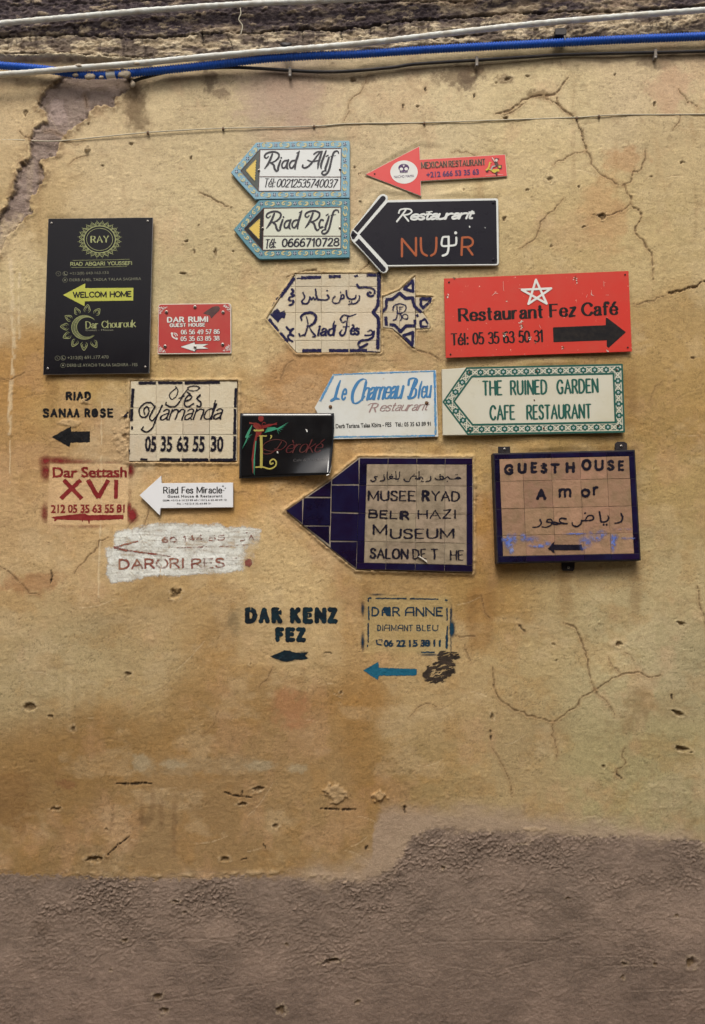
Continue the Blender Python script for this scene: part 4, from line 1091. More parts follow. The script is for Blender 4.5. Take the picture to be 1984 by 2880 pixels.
def blob(name, u, v, ru, rv, d, th, m, parent=None, seed=0, origin=None):
    vs, fs = [], []; n, k = 10, 5; r = random.Random(seed)
    for a in range(k):
        ph = a / (k - 1) * math.pi / 2
        for i in range(n):
            w = math.cos(ph) * (1 + r.uniform(-.22, .22))
            vs.append(P(u + ru * w * math.cos(6.2832 * i / n), v - rv * w * math.sin(6.2832 * i / n), d + th * math.sin(ph) * (1 + r.uniform(-.1, .1))))
    for a in range(k - 1):
        for i in range(n):
            j = (i + 1) % n; fs.append((a * n + i, a * n + j, (a + 1) * n + j, (a + 1) * n + i))
    if parent is None and origin is None: origin = P(u, v, d)
    return mesh_obj(name, vs, fs, m, parent, origin, smooth=True)

up1 = tube('pipe', [(-500, 108), (0, 66), (250, 44), (438, 28), (690, 11), (940, 0), (1300, -22), (2200, -90)], .034, .0098, pale_pipe, rough=.22, seed=1)
tag(up1, 'thin pale limewashed pipe along the dark stone course at the top edge', 'pipe')
up2 = tube('pipe', [(-500, 240), (0, 210), (250, 189), (401, 177), (626, 155), (1000, 124), (1234, 97), (1485, 69), (1736, 47), (1984, 28), (2500, -10)], .050, .0102, pale_pipe, rough=.2, seed=2)
tag(up2, 'long white pipe rising to the right, crossing in front of the blue conduit', 'pipe')
bl = empty('conduit', P(992, 154, .03), 'bright blue corrugated conduit running under the white pipe', 'conduit')
corr = lambda s: 1 + .15 * math.sin(s * 2 * math.pi / 7.4)
dB = lambda u: .030 if u > 60 else .036
tube('corrugated_tube', [(-500, 140), (-150, 168), (0, 184), (63, 189), (125, 195), (190, 205), (226, 211), (300, 212)], .030, .0128, blue_pipe, bl, 14, 1.5, corr)
tube('corrugated_tube', [(326, 210), (376, 205), (501, 193), (626, 179), (752, 165), (877, 157), (1000, 153), (1234, 138), (1485, 125), (1736, 112), (1984, 102), (2500, 80)], .030, .0136, blue_pipe, bl, 14, 1.5, corr)
tag(tube('coupling', [(297, 212), (312, 211), (328, 210)], .030, .0112, M['white'], bl, 14, 3), 'bare white inner tube between two blue lengths')
ck = tube('cable', [(376, 228), (400, 220), (438, 210), (501, 198), (626, 190), (720, 192), (814, 198), (900, 202), (984, 200), (1100, 190), (1172, 180), (1360, 168), (1485, 160), (1610, 153), (1984, 144), (2500, 128)], .014, .0058, cable_m, seed=3, n=8)
tag(ck, 'black cable clipped to the wall just below the blue conduit', 'cable')
wr = tube('cable', [(-500, 392), (0, 393), (94, 396), (150, 397), (207, 393), (376, 376), (500, 367), (626, 361), (877, 355), (984, 348), (1191, 345), (1422, 337), (1623, 330), (1736, 323), (1984, 321), (2500, 312)], .0052, .0021, cream_m, seed=4, n=7)
tag(wr, 'thin cream wire sagging across the whole wall above the plates', 'cable')

def clamp(u, v, w, h, d, label, group, m=clip_m, name='cable_clip'):
    t = empty(name, P(u, v, .002), label, 'clip', group)
    slab('band', [(u - w / 2, v - h / 2), (u + w / 2, v - h / 2), (u + w / 2, v + h / 2), (u - w / 2, v + h / 2)], d, d - .003, m, t)
    screw(u, v + h / 2 - w * .3, w * .34, d + .0002, M['screw'], t)
for u, v, lab in ((816, 201, 'small grey clip on the black cable above the blue tiled plates'), (1342, 171, 'grey clip on the black cable above the scooter arrow'), (1845, 150, 'grey clip on the black cable near the right edge')):
    clamp(u, v, 8, 27, .0215, lab, 'clips on the black cable')
NL = [(416, 372, 'nail under the cream wire left of centre, below the mould stain'), (628, 361, 'nail holding the cream wire left of the upper blue plate'), (884, 355, 'nail holding the cream wire above the upper blue plate'),
      (1194, 346, 'nail holding the cream wire above the scooter arrow'), (1623, 331, 'nail holding the cream wire where the long crack passes'), (1686, 326, 'nail on the cream wire just right of the long crack')]
for u, v, lab in NL:
    t = empty('nail', P(u, v, .004), lab, 'nail', 'nails along the cream wire')
    screw(u, v + 1, 3.4, .0075, M['rust'], t, dark=False, name='nail_head')
    slab('saddle', [(u - 3, v - 4), (u + 3, v - 4), (u + 3, v + 5), (u - 3, v + 5)], .0076, .006, clip_m, t, cham=.3)
for i, (u, v, ru, rv, d, lab) in enumerate([(213, 210, 9, 8, .036, 'small crumb of plaster at the left end of the blue conduit sleeve'), (253, 214, 15, 12, .036, 'round lump of plaster on the blue conduit'),
                                            (285, 217, 7, 6, .036, 'smallest plaster crumb beside the white coupling'), (351, 207, 21, 14, .036, 'broad clod of mortar round the blue conduit, right of the white coupling'),
                                            (374, 236, 8, 11, .020, 'hanging lump of mortar at the start of the black cable'), (222, 184, 12, 5, .052, 'flat crust of plaster on the white pipe'),
                                            (385, 178, 12, 5, .052, 'pale crust on the white pipe above the mortar clod'), (805, 126, 17, 9, .028, 'dark lump of soot and mortar above the white pipe'), ]):
    tag(blob('plaster_lump', u, v, ru, rv, d, .012, mortar if i != 7 else cable_m, seed=i + 5), lab, 'plaster', 'lumps on the conduits')
t = empty('junction_box', P(1579, 98, .02), 'small black square bracket stuck on the stone above the blue conduit', 'bracket')
slab('body', [(1563, 79), (1588, 77), (1594, 82), (1595, 92), (1590, 97), (1562, 97)], .046, .03, cable_m, t)
slab('tab', [(1586, 97), (1590, 97), (1592, 112), (1589, 112)], .044, .004, clip_m, t, cham=.3)
fr = tube('strand', [(676, 22), (678, 38), (672, 55), (682, 70), (681, 84), (677, 98)], .040, .0018, cream_m, seed=7, n=6)
tag(fr, 'frayed white strand hanging down over the dark stone course', 'strand')
# ------------------------------------------------------------------ paint that lies on the uneven plaster
class Film:
    def __init__(s, box, step=1.15):
        u0, v0, u1, v1 = box
        s.us = np.arange(u0, u1 + step, step); s.vs = np.arange(v0, v1 + step, step)
        s.U, s.V = np.meshgrid(s.us, s.vs); s.c = np.zeros(s.U.shape, np.float32)
        s.wu = s.U + 1.3 * (fbm(s.U / 5, s.V / 5, 1001, 3) - .5) * 2; s.wv = s.V + 1.3 * (fbm(s.U / 5, s.V / 5, 1009, 3) - .5) * 2
    def _sl(s, pts, pad):
        a = np.array(pts)
        i0, i1 = np.searchsorted(s.us, [a[:, 0].min() - pad, a[:, 0].max() + pad]); j0, j1 = np.searchsorted(s.vs, [a[:, 1].min() - pad, a[:, 1].max() + pad])
        return slice(j0, j1 + 1), slice(i0, i1 + 1)
    def ink(s, ink, k=1.0, soft=.7):
        lay = np.zeros(s.c.shape, np.float32)
        for _, p in ink.tris:
            p = ink.F(p)
            a = sum(p[i][0] * p[(i + 1) % len(p)][1] - p[(i + 1) % len(p)][0] * p[i][1] for i in range(len(p)))
            if abs(a) < 1e-6: continue
            if a < 0: p = p[::-1]
            sl = s._sl(p, 3)
            if s.U[sl].size == 0: continue
            d = np.full(s.U[sl].shape, -1e9, np.float32)
            for i in range(len(p)):
                (ax, ay), (bx, by) = p[i], p[(i + 1) % len(p)]; l = math.hypot(bx - ax, by - ay)
                if l < 1e-6: continue
                d = np.maximum(d, ((s.wu[sl] - ax) * (by - ay) - (s.wv[sl] - ay) * (bx - ax)) / l)
            lay[sl] += np.clip(.5 - d / (2 * soft), 0, 1)
        s.c = np.maximum(s.c, np.clip(lay, 0, 1) * k)
    def poly(s, pts, k=1.0, soft=.8):
        sl = s._sl(pts, 6); sd = poly_sd(s.wu[sl], s.wv[sl], pts)
        s.c[sl] = np.maximum(s.c[sl], k * (1 - sstep(-soft, soft, sd)))
    def mist(s, u, v, ru, rv, k=.6, keep=None, seed=0, p=1.0):
        q = np.hypot((s.U - u) / ru, (s.V - v) / rv)
        m = k * np.exp(-(q ** 2) * 1.4)
        if keep is not None: m = m * keep
        s.c = np.maximum(s.c, m * (.85 + .3 * fbm(s.U / 10, s.V / 10, 1100 + seed, 3)))
    def wear(s, amount, sc=10, seed=0, lo=.35, hi=.6):
        amount *= .7; lo += .03; hi += .04
        n = fbm(s.U / sc, s.V / sc, 1200 + seed, 4, .6)
        s.c *= 1 - amount * sstep(lo, hi, n)
    def obj(s, name, m, parent, lift=.0006, d=None):
        c = s.c
        cell = np.maximum(np.maximum(c[:-1, :-1], c[1:, :-1]), np.maximum(c[:-1, 1:], c[1:, 1:])) > .03
        h = (height_at(s.U, s.V) if d is None else np.full(s.U.shape, d)) + lift
        a = (s.U - 992.0) / FOC; b = (1440.0 - s.V) / FOC
        t = (CAM_D - h) / (CP - b * SP)
        X, Y, Z = a * t, -h, CAM_H + (SP + b * CP) * t
        ox, oy, oz = parent['_o'] if parent is not None else (float(X.mean()), 0.0, float(Z.min()))
        # rows run downwards here, so flip them to face the lane
        me, sel = grid_mesh(name, (X - ox)[::-1], (Y - oy)[::-1], (Z - oz)[::-1], cell[::-1])
        at = me.attributes.new('cover', 'FLOAT', 'POINT'); at.data.foreach_set('value', c[::-1].reshape(-1)[sel].astype(np.float32))
        me.materials.append(m)
        o = bpy.data.objects.new(name, me); COL.objects.link(o); o['_o'] = [ox, oy, oz]
        if parent is not None: o.parent = parent
        else: o.location = (ox, oy, oz)
        return o

def paint(name, col, col2=None, grain=.35, rough=.75, sc=30, hard=1.7, mottle=.3):
    """sprayed or brushed paint that thins out where its cover is low"""
    m, nt, b = _new(name); L = nt.links.new
    tc = N(nt, 'TexCoord'); at = N(nt, 'Attribute', attribute_name='cover')
    n1 = N(nt, 'TexNoise', Scale=420.0, Detail=4.0, Roughness=.7); L(tc.outputs['Object'], n1.inputs['Vector'])
    n2 = N(nt, 'TexNoise', Scale=float(sc), Detail=7.0, Roughness=.65); L(tc.outputs['Object'], n2.inputs['Vector'])
    mx = N(nt, 'MixRGB'); mx.inputs[1].default_value = (*col, 1); mx.inputs[2].default_value = (*(col2 or tuple(c * 1.7 + .02 for c in col)), 1)
    r = N(nt, 'MapRange'); r.inputs['From Min'].default_value = .4; r.inputs['From Max'].default_value = .7; r.inputs['To Max'].default_value = 1.0 if col2 else mottle * 2
    L(n2.outputs[0], r.inputs['Value']); L(r.outputs[0], mx.inputs[0]); L(mx.outputs[0], b.inputs['Base Color'])
    b.inputs['Roughness'].default_value = rough; b.inputs['Specular IOR Level'].default_value = .08
    a1 = N(nt, 'Math', operation='MULTIPLY'); a1.inputs[1].default_value = hard; L(at.outputs['Fac'], a1.inputs[0])
    g = N(nt, 'MapRange'); g.inputs['From Min'].default_value = .3; g.inputs['From Max'].default_value = .7; g.inputs['To Max'].default_value = grain; L(n1.outputs[0], g.inputs['Value'])
    a2 = N(nt, 'Math', operation='SUBTRACT', use_clamp=True); L(a1.outputs[0], a2.inputs[0]); L(g.outputs[0], a2.inputs[1])
    L(a2.outputs[0], b.inputs['Alpha'])
    n3 = N(nt, 'TexNoise', Scale=60.0, Detail=9.0, Roughness=.66); L(tc.outputs['Object'], n3.inputs['Vector'])
    bp = N(nt, 'Bump', Strength=.8, Distance=.0016); L(n3.outputs[0], bp.inputs['Height']); L(bp.outputs[0], b.inputs['Normal'])
    return m

FI = Fr(90, 1050, 2.6164); FJ = Fr(100, 1270, 2.66); FK = Fr(280, 1440, 3.192); FN = Fr(640, 1660, 2.28)
sp_black = paint('black_spray', (.007, .007, .008), grain=.5, mottle=.1)
sp_red = paint('dark_red_spray', (.15, .012, .014), (.20, .03, .025), grain=.32)
sp_teal = paint('blue_black_spray', (.006, .009, .013), (.008, .026, .036), grain=.38, sc=18)
sp_blue = paint('petrol_blue_spray', (.008, .075, .125), (.014, .10, .155), grain=.32)
sp_navy = paint('navy_spray', (.008, .022, .042), (.012, .045, .07), grain=.4)
sp_white = paint('whitewash', (.60, .61, .57), (.54, .54, .48), grain=.42, rough=.9, sc=16, hard=1.35)
sp_faint = paint('faded_red_brush', (.17, .045, .04), (.27, .15, .09), grain=.42, sc=26)
sp_soot = paint('black_smear', (.020, .015, .012), (.05, .035, .025), grain=.5)

# 1. black stencil, two words and an arrow
I = Ink(FI)
def box(I, ch, x0, x1, y0, y1, w, ends=False):
    g, st = GLY[ch]; g = max(g, .01)
    X = lambda a: x0 + w / 2 + a / g * (x1 - x0 - w); Y = lambda b: y1 - w / 2 - b * (y1 - y0 - w)
    if ch == 'I': I.line([((x0 + x1) / 2, y0), ((x0 + x1) / 2, y1)], w, ends=False); return
    for s in st:
        k = s[0] if s[0] in 'scd' else 'l'; p = [(X(a), Y(b)) for a, b in _pts(s[1:] if k != 'l' else s)]
        if k == 's': p = spline(p, 5)
        if k == 'c': p = spline(p, 5, True); p = p + [p[0]]
        I.line(p, w, ends=ends)
for ch, x0, x1 in (('R', 250, 300), ('I', 306, 322), ('A', 328, 382), ('D', 388, 438)): box(I, ch, x0, x1, 134, 200, 17, True)
for ch, x0, x1 in (('S', 80, 130), ('A', 136, 190), ('N', 198, 250), ('A', 256, 305), ('A', 308, 352), ('R', 388, 432), ('O', 438, 490), ('S', 500, 546), ('E', 555, 602)): box(I, ch, x0, x1, 258, 326, 15, True)
I.disc(464, 290, 15, 18)
F_ = Film((110, 1090, 345, 1275)); F_.ink(I)
F_.poly(FI([(148, 468), (288, 390), (292, 428), (428, 428), (426, 508), (285, 510), (278, 545)]), .95, 1.2)
F_.wear(.35, 7, 1, .45, .7)
F_.mist(*FI.p(270, 420), 34, 10, .12)
o = F_.obj('painted_sign', sp_black, None)
tag(o, 'black stencilled capitals in two lines above a block arrow, below the tall black plate', 'painted sign', 'stencils sprayed on the plaster')

# 2. dark red stencil
I = Ink(FJ)
I.sans('Dar Settash', (130, 192), (684, 190), 78, .018)
I.line([(212, 213), (348, 353)], 31, ends=False); I.line([(338, 213), (190, 353)], 31, ends=False)
I.line([(394, 213), (472, 346)], 33, ends=False); I.line([(546, 213), (470, 346)], 31, ends=False); I.line([(605, 213), (602, 353)], 28, ends=False)
I.sans('212 05 35 63 55 81', (118, 458), (668, 455), 62, .018)
F_ = Film((105, 1270, 400, 1490)); F_.ink(I)
F_.poly(FJ([(118, 490), (250, 475), (370, 462), (392, 476), (560, 474), (660, 475), (658, 505), (500, 512), (408, 515), (406, 538), (400, 538), (395, 515), (358, 514), (352, 530), (346, 514), (160, 508), (152, 522), (140, 522), (146, 506)]), .95)
inside = poly_sd(F_.wu, F_.wv, FJ([(108, 92), (697, 92), (690, 330), (684, 545), (92, 545), (100, 300)]))
keep = sstep(-1, 1.5, inside)
for (x, y, ru, rv, k) in [(80, 70, 20, 14, .95), (78, 150, 15, 26, .9), (180, 70, 50, 12, .8), (320, 75, 60, 9, .55), (560, 84, 50, 7, .35), (712, 140, 12, 20, .9), (725, 475, 14, 18, 1.3),
                          (700, 430, 9, 22, .9), (72, 460, 12, 26, .8), (400, 558, 60, 8, .4), (250, 560, 50, 8, .3), (705, 300, 9, 30, .3), (720, 510, 16, 10, .8), (60, 110, 14, 30, .5)]:
    F_.mist(*FJ.p(x, y), ru * 1.15, rv * 1.2, k * .72, keep)
F_.wear(.3, 8, 2, .45, .7)
o = F_.obj('painted_sign', sp_red, None)
tag(o, 'dark red stencil with large roman numerals and red overspray round its edges', 'painted sign', 'stencils sprayed on the plaster')

# 3. whitewashed patch with faded writing
W_ = [(150, 172), (300, 142), (400, 118), (520, 95), (600, 95), (760, 100), (950, 112), (1095, 98), (1140, 135), (1350, 130), (1400, 158), (1452, 150), (1450, 240), (1442, 320),
      (1385, 350), (1412, 400), (1380, 480), (1300, 522), (1100, 550), (900, 558), (700, 580), (450, 570), (300, 622), (100, 636), (60, 560), (72, 460), (55, 322), (125, 312), (135, 200)]
wp = empty('painted_sign', P(500, 1640, .002), 'ragged whitewashed patch with faded red brush lettering and a thin arrowhead', 'painted sign')
F_ = Film((285, 1450, 745, 1650)); F_.wu = F_.U + 5 * (fbm(F_.U / 7, F_.V / 6, 1310, 4, .65) - .5) * 2; F_.wv = F_.V + 5 * (fbm(F_.U / 9, F_.V / 6, 1320, 4, .65) - .5) * 2; F_.poly(FK(W_), 1.0, 6.5); F_.c *= .62 + .42 * fbm(F_.U / 26, F_.V / 12, 1340, 4); F_.wear(.3, 7, 3, .56, .66); F_.c *= 1 - .25 * sstep(.55, .72, fbm(F_.U / 50, F_.V / 4, 1330, 4, .6)); F_.wear(.35, 30, 4, .45, .7)
F_.c *= 1 - .7 * (1 - sstep(30, 60, np.hypot(F_.U - 727, (F_.V - 1578) * .7) + 16 * (fbm(F_.U / 10, F_.V / 10, 1300, 3) - .5)))
F_.obj('whitewash', sp_white, wp, .0008)
I = Ink(FK)
I.line(spline([(345, 262), (230, 292), (140, 318)], 6), 16, taper=(.5, 1)); I.line([(135, 318), (245, 345)], 20); I.line(spline([(250, 345), (400, 366), (520, 380), (635, 400)], 6), 16, taper=(.7, .3))
I.pen('DARORI', (182, 510), (760, 498), 80, 15); I.pen('REST', (832, 502), (1235, 492), 78, 13)
I.disc(1338, 456, 32, 38, 14)
J = Ink(FK)
J.pen('60', (565, 270), (690, 270), 42, 12); J.pen('144', (755, 266), (925, 252), 46, 11); J.pen('55', (985, 258), (1125, 250), 42, 8); J.line([(1265, 260), (1305, 255), (1300, 232)], 11); J.line([(1345, 250), (1362, 205), (1385, 248)], 8)
J.line([(700, 322), (960, 312)], 9); J.line([(1080, 312), (1330, 292)], 8); J.line([(1315, 182), (1330, 186)], 8); J.line([(560, 172), (600, 168)], 6)
F_ = Film((285, 1450, 745, 1650)); F_.ink(I, .95, 1.2); F_.wear(.75, 12, 5, .46, .62)
fade = 1 - .65 * np.exp(-((F_.U - FK.p(560, 0)[0]) / 14) ** 2) - .7 * np.exp(-((F_.U - FK.p(970, 0)[0]) / 16) ** 2) - .8 * np.exp(-((F_.U - FK.p(1190, 0)[0]) / 20) ** 2) * (F_.V > 1560)
F_.c *= np.clip(fade, .1, 1)
G_ = Film((285, 1450, 745, 1650)); G_.ink(J, .7, 1.0); G_.wear(.85, 8, 6, .40, .60); F_.c = np.maximum(F_.c, G_.c)
F_.obj('lettering', sp_faint, wp, .0014)

# 4. fat black stencil, two lines and a small arrow
I = Ink(FN)
def fat(ch, x0, x1, y0, y1, w):
    g, st = GLY[ch]
    X = lambda a: x0 + w / 2 + a / max(g, .01) * (x1 - x0 - w); Y = lambda b: y1 - w / 2 - b * (y1 - y0 - w)
    for s in st:
        k = s[0] if s[0] in 'scd' else 'l'; p = [(X(a), Y(b)) for a, b in _pts(s[1:] if k != 'l' else s)]
        if k == 's': p = spline(p, 5)
        I.line(p, w, ends=True)
for ch, x0, x1 in (('D', 113, 192), ('A', 200, 272), ('R', 283, 352), ('K', 402, 472), ('E', 484, 552), ('N', 560, 636), ('Z', 642, 708)): fat(ch, x0, x1, 110, 214, 29)
for ch, x0, x1 in (('F', 308, 364), ('E', 372, 436), ('Z', 440, 504)): fat(ch, x0, x1, 238, 332, 27)
F_ = Film((655, 1695, 965, 1875)); F_.ink(I, 1.0, 1.1)
F_.poly(FN([(278, 425), (330, 402), (365, 386), (400, 386), (420, 398), (480, 402), (518, 396), (498, 420), (518, 436), (500, 444), (430, 446), (380, 460), (320, 444)]), 1.0, 2.6)
# stencil bridges
for x, y0, y1 in ((150, 104, 130), (236, 196, 218), (316, 196, 218), (430, 196, 220), (520, 150, 172)):
    u, v = FN.p(x, 0)[0], FN.p(0, (y0 + y1) / 2)[1]
    F_.c *= 1 - .8 * np.exp(-((F_.U - u) / 2.2) ** 2) * np.exp(-((F_.V - v) / ((y1 - y0) / 4.5)) ** 4)
for (x, y, ru, rv, k) in [(150, 205, 20, 12, .22), (330, 210, 26, 10, .30), (430, 200, 20, 12, .28), (620, 205, 26, 10, .22), (380, 440, 34, 12, .55), (480, 405, 20, 8, .4), (10, 180, 10, 18, .22), (330, 300, 14, 14, .25)]:
    F_.mist(*FN.p(x, y), ru, rv, k)
o = F_.obj('painted_sign', sp_teal, None)
tag(o, 'fat black stencilled capitals over a small fish-shaped arrow, below the whitewashed patch', 'painted sign', 'stencils sprayed on the plaster')

# 5. boxed blue stencil
I = Ink(FN)
for p in [[(905, 75), (905, 52), (925, 50)], [(950, 52), (1148, 54)], [(1170, 54), (1352, 58)], [(1395, 62), (1412, 66)], [(905, 104), (908, 192)], [(903, 210), (903, 335)], [(1408, 112), (1410, 195)], [(1412, 230), (1408, 290)],
          [(900, 350), (898, 366)], [(1240, 398), (1330, 398)]]: I.line(p, 8, ends=False)
I.line([(1408, 290), (1406, 368)], 15); I.line([(1432, 120), (1434, 400)], 4)
for ch, x0, x1 in (('D', 925, 975), ('R', 1058, 1108), ('N', 1208, 1262), ('N', 1270, 1330), ('E', 1338, 1384)): fat(ch, x0, x1, 108, 168, 9)
for x0, x1 in ((990, 1048), (1140, 1200)): I.line([(x0 + 4, 166), (x0 + 4, 128), (x0 + 18, 112), (x1 - 6, 112), (x1 - 4, 166)], 9, ends=False); I.line([(x0 + 4, 142), (x1 - 4, 142)], 8, ends=False)
I.poly([(992, 130), (1006, 114), (1044, 112), (1046, 166), (1016, 166), (1010, 150)])
for ch, x0, x1 in (('D', 962, 985), ('I', 993, 1000), ('M', 1050, 1085), ('N', 1132, 1158), ('T', 1162, 1190), ('B', 1214, 1240), ('L', 1250, 1272), ('E', 1282, 1305), ('U', 1315, 1352)): fat(ch, x0, x1, 222, 262, 5)
for x0, x1 in ((1008, 1040), (1094, 1124)): I.line([(x0, 262), (x0, 234), (x0 + 10, 224), (x1, 224), (x1, 262)], 5, ends=False); I.line([(x0, 244), (x1, 244)], 5, ends=False)
for t, x0, x1 in (('06', 1005, 1062), ('22', 1085, 1142), ('15', 1165, 1220), ('38', 1240, 1298), ('11', 1322, 1368)): I.sans(t, (x0, 360), (x1, 360), 42, .035)
I.line(spline([(958, 322), (962, 345), (985, 350)], 5), 9); I.line(spline([(970, 318), (990, 318), (992, 335)], 5), 4)
F_ = Film((1010, 1668, 1285, 1845)); F_.ink(I, 1.0, .7); F_.wear(.5, 6, 8, .52, .66)
boxk = sstep(-1, 1.5, poly_sd(F_.wu, F_.wv, FN([(885, 40), (1425, 40), (1425, 400), (885, 400)])))
for (x, y, ru, rv, k) in [(868, 120, 6, 24, .6), (868, 330, 6, 30, .7), (960, 28, 26, 4, .5), (1060, 32, 22, 4, .3), (1436, 150, 4, 30, .6), (1438, 248, 9, 22, 1.4), (1300, 414, 40, 5, .5)]:
    F_.mist(*FN.p(x, y), ru, rv, k, boxk)
o = F_.obj('painted_sign', sp_navy, None)
tag(o, 'boxed dark blue stencil with a broken frame, above the petrol blue arrow', 'painted sign', 'stencils sprayed on the plaster')
F_ = Film((1015, 1855, 1180, 1920)); F_.poly(FN([(872, 515), (968, 459), (972, 497), (1090, 502), (1215, 505), (1212, 546), (1090, 548), (972, 548), (965, 576)]), .95, 1.4); F_.wear(.25, 8, 9, .5, .7)
F_.mist(*FN.p(1190, 525), 16, 8, .3)
tag(F_.obj('painted_arrow', sp_blue, None), 'petrol blue stencilled arrow pointing left beneath the boxed stencil', 'painted arrow')
# 6. black smear
F_ = Film((1165, 1828, 1300, 1935))
q = np.hypot((F_.U - 1238) / 50, (F_.V - 1888 - (F_.U - 1238) * -.28) / 33)
n = fbm(F_.U / 22 + F_.V / 60, F_.V / 7 + F_.U / 30, 1401, 4, .65)
F_.c = ((1 - sstep(.82, 1.05, q + .35 * (fbm(F_.U / 12, F_.V / 12, 1405, 3) - .5))) * (1 - .85 * sstep(.54, .62, n))).astype(np.float32)
F_.c = np.maximum(F_.c, (1 - sstep(.8, 1.1, np.hypot((F_.U - 1262) / 30, (F_.V - 1846) / 15) + .4 * (n - .5) * 2)) * (1 - .8 * sstep(.5, .58, n)))
tag(F_.obj('paint_smear', sp_soot, None), 'round black smear of scribbled paint at the tail of the petrol blue arrow', 'smear')
# ------------------------------------------------------------------ the plates
FA = Fr(640, 380, 4.2); FB = Fr(980, 380, 3.396); FC = Fr(110, 600, 4.694); FD = Fr(420, 830, 6.138); FE = Fr(730, 740, 3.129)
FF = Fr(1230, 750, 2.8); FG = Fr(660, 1020, 2.66); FH = Fr(1220, 1010, 2.85); FL = Fr(780, 1260, 2.7517); FM = Fr(1360, 1220, 3.3957)
def rot(pts, cx, cy, a, s=1.0, dx=0, dy=0):
    c, n = math.cos(a), math.sin(a)
    return [(cx + (x * c - y * n) * s + dx, cy + (x * n + y * c) * s + dy) for x, y in pts]
def arc(cx, cy, rx, ry, a0, a1, n=24): return [(cx + rx * math.cos(a0 + (a1 - a0) * i / n), cy + ry * math.sin(a0 + (a1 - a0) * i / n)) for i in range(n + 1)]

# ---- tall black plate
o_ = FC([(130, 78), (1510, 62), (1460, 2116), (62, 2134)])
T = thing_at('sign_plate', o_, .008, 'tall black plate with a gold petal ring, a lime arrow and a crescent with flames', 'sign')
slab('plate', o_, .0095, .004, M['black_acrylic'], T, edge=M['grey'])
I = Ink(FC); ec, er, ey_ = (808, 352), 207, 177
I.line(arc(*ec, er, ey_, 0, 6.2832, 60), 11, ends=False); I.line(arc(*ec, 172, 146, 0, 6.2832, 60), 6, ends=False)
for i in range(24):
    a = 6.2832 * (i + .5) / 24; ca, sa = math.cos(a), math.sin(a)
    R_p = lambda r, t: (ec[0] + (er * r) * math.cos(a + t), ec[1] + (ey_ * r) * math.sin(a + t))
    I.line(spline([R_p(1.03, -.12), R_p(1.14, -.12), R_p(1.33, 0), R_p(1.14, .12), R_p(1.03, .12)], 3), 7, ends=False)
    I.line(spline([R_p(1.04, -.06), R_p(1.12, -.06), R_p(1.20, 0), R_p(1.12, .06), R_p(1.04, .06)], 3), 5, ends=False)
    I.disc(*R_p(1.40, 0), 4)
I.pen('RAY', (697, 395), (925, 390), 84, 20, gap=.25, contrast=.3, serif=.07)
I.line([(455, 628), (800, 624), (1200, 614)], 4); I.line([(430, 722), (800, 718), (1165, 708)], 4)
I.pen('RIAD ABQARI YOUSSEFI', (426, 699), (1234, 686), 44, 9, gap=.2)
for k in range(5):
    t = k / 4
    I.line(arc(612 + 30 * t, 1512 - 4 * t, 172 - 34 * t, 158 - 26 * t, -.85 + .1 * t, -5.55 + .2 * t, 30), 8 - 3 * (k % 2), taper=(.2, .2))
for (x, y, s) in [(510, 1300, 1), (645, 1268, 1.1), (775, 1308, 1.05), (400, 1388, 1.05), (352, 1503, 1.15), (380, 1622, 1.15), (478, 1715, 1.1), (603, 1755, 1.15), (738, 1728, 1.1)]:
    a = math.atan2(y - 1510, x - 612) + math.pi / 2
    for q, w in ((1.0, 8), (.55, 6)):
        I.line(rot(spline([(-18, 42), (-38, 12), (0, -52), (38, 12), (18, 42)], 4), x, y, a, s * q, 0, 0), w, taper=(.3, .3))
I.pen('Dar Chourouk', (630, 1524), (1280, 1503), 86, 15, gap=.16, contrast=.4)
I.obj('lettering', M['gold'], T, .0095)
I = Ink(FC)
I.sans('Guest - House', (622, 1560), (988, 1556), 26, .01)
I.sans('+212(0) 643.163.133', (415, 818), (925, 806), 36); I.sans('DERB AHEL TADLA TALAA SAGHIRA', (412, 905), (1355, 888), 38)
I.sans('+212(0) 691.177.470', (385, 1932), (925, 1922), 44); I.sans('DERB LE AYACHI TALAA SAGHIRA - FES', (378, 2032), (1308, 2022), 42)
for x, y in ((265, 805), (355, 803), (352, 888), (252, 1917), (328, 1915), (325, 2012)):
    I.line(arc(x, y, 32, 29, 0, 6.2832, 24), 4, ends=False)
for x, y in ((355, 803), (328, 1915)): I.line(spline([(x - 12, y - 16), (x - 10, y + 8), (x + 16, y + 14)], 4), 8)
for x, y in ((352, 888), (325, 2012)): I.poly([(x - 12, y + 10), (x - 12, y - 2), (x, y - 14), (x + 12, y - 2), (x + 12, y + 10)])
for x, y in ((265, 805), (252, 1917)): I.line([(x - 8, y - 8), (x + 8, y + 8)], 5)
I.obj('small_lettering', M['gold_dim'], T, .0095)
slab('arrow', FC([(325, 1085), (617, 932), (617, 995), (1253, 990), (1250, 1158), (612, 1168), (607, 1232)]), .0101, .0005, M['lime'], T, cham=.2)
I = Ink(FC); I.pen('WELCOM HOME', (462, 1116), (1222, 1104), 66, 15, gap=.2); I.obj('arrow_lettering', M['black'], T, .0103)
for x, y in ((172, 138), (1440, 112), (123, 2055), (1407, 2033)): screw(*FC.p(x, y), 3.2, .0096, M['screw'], T)

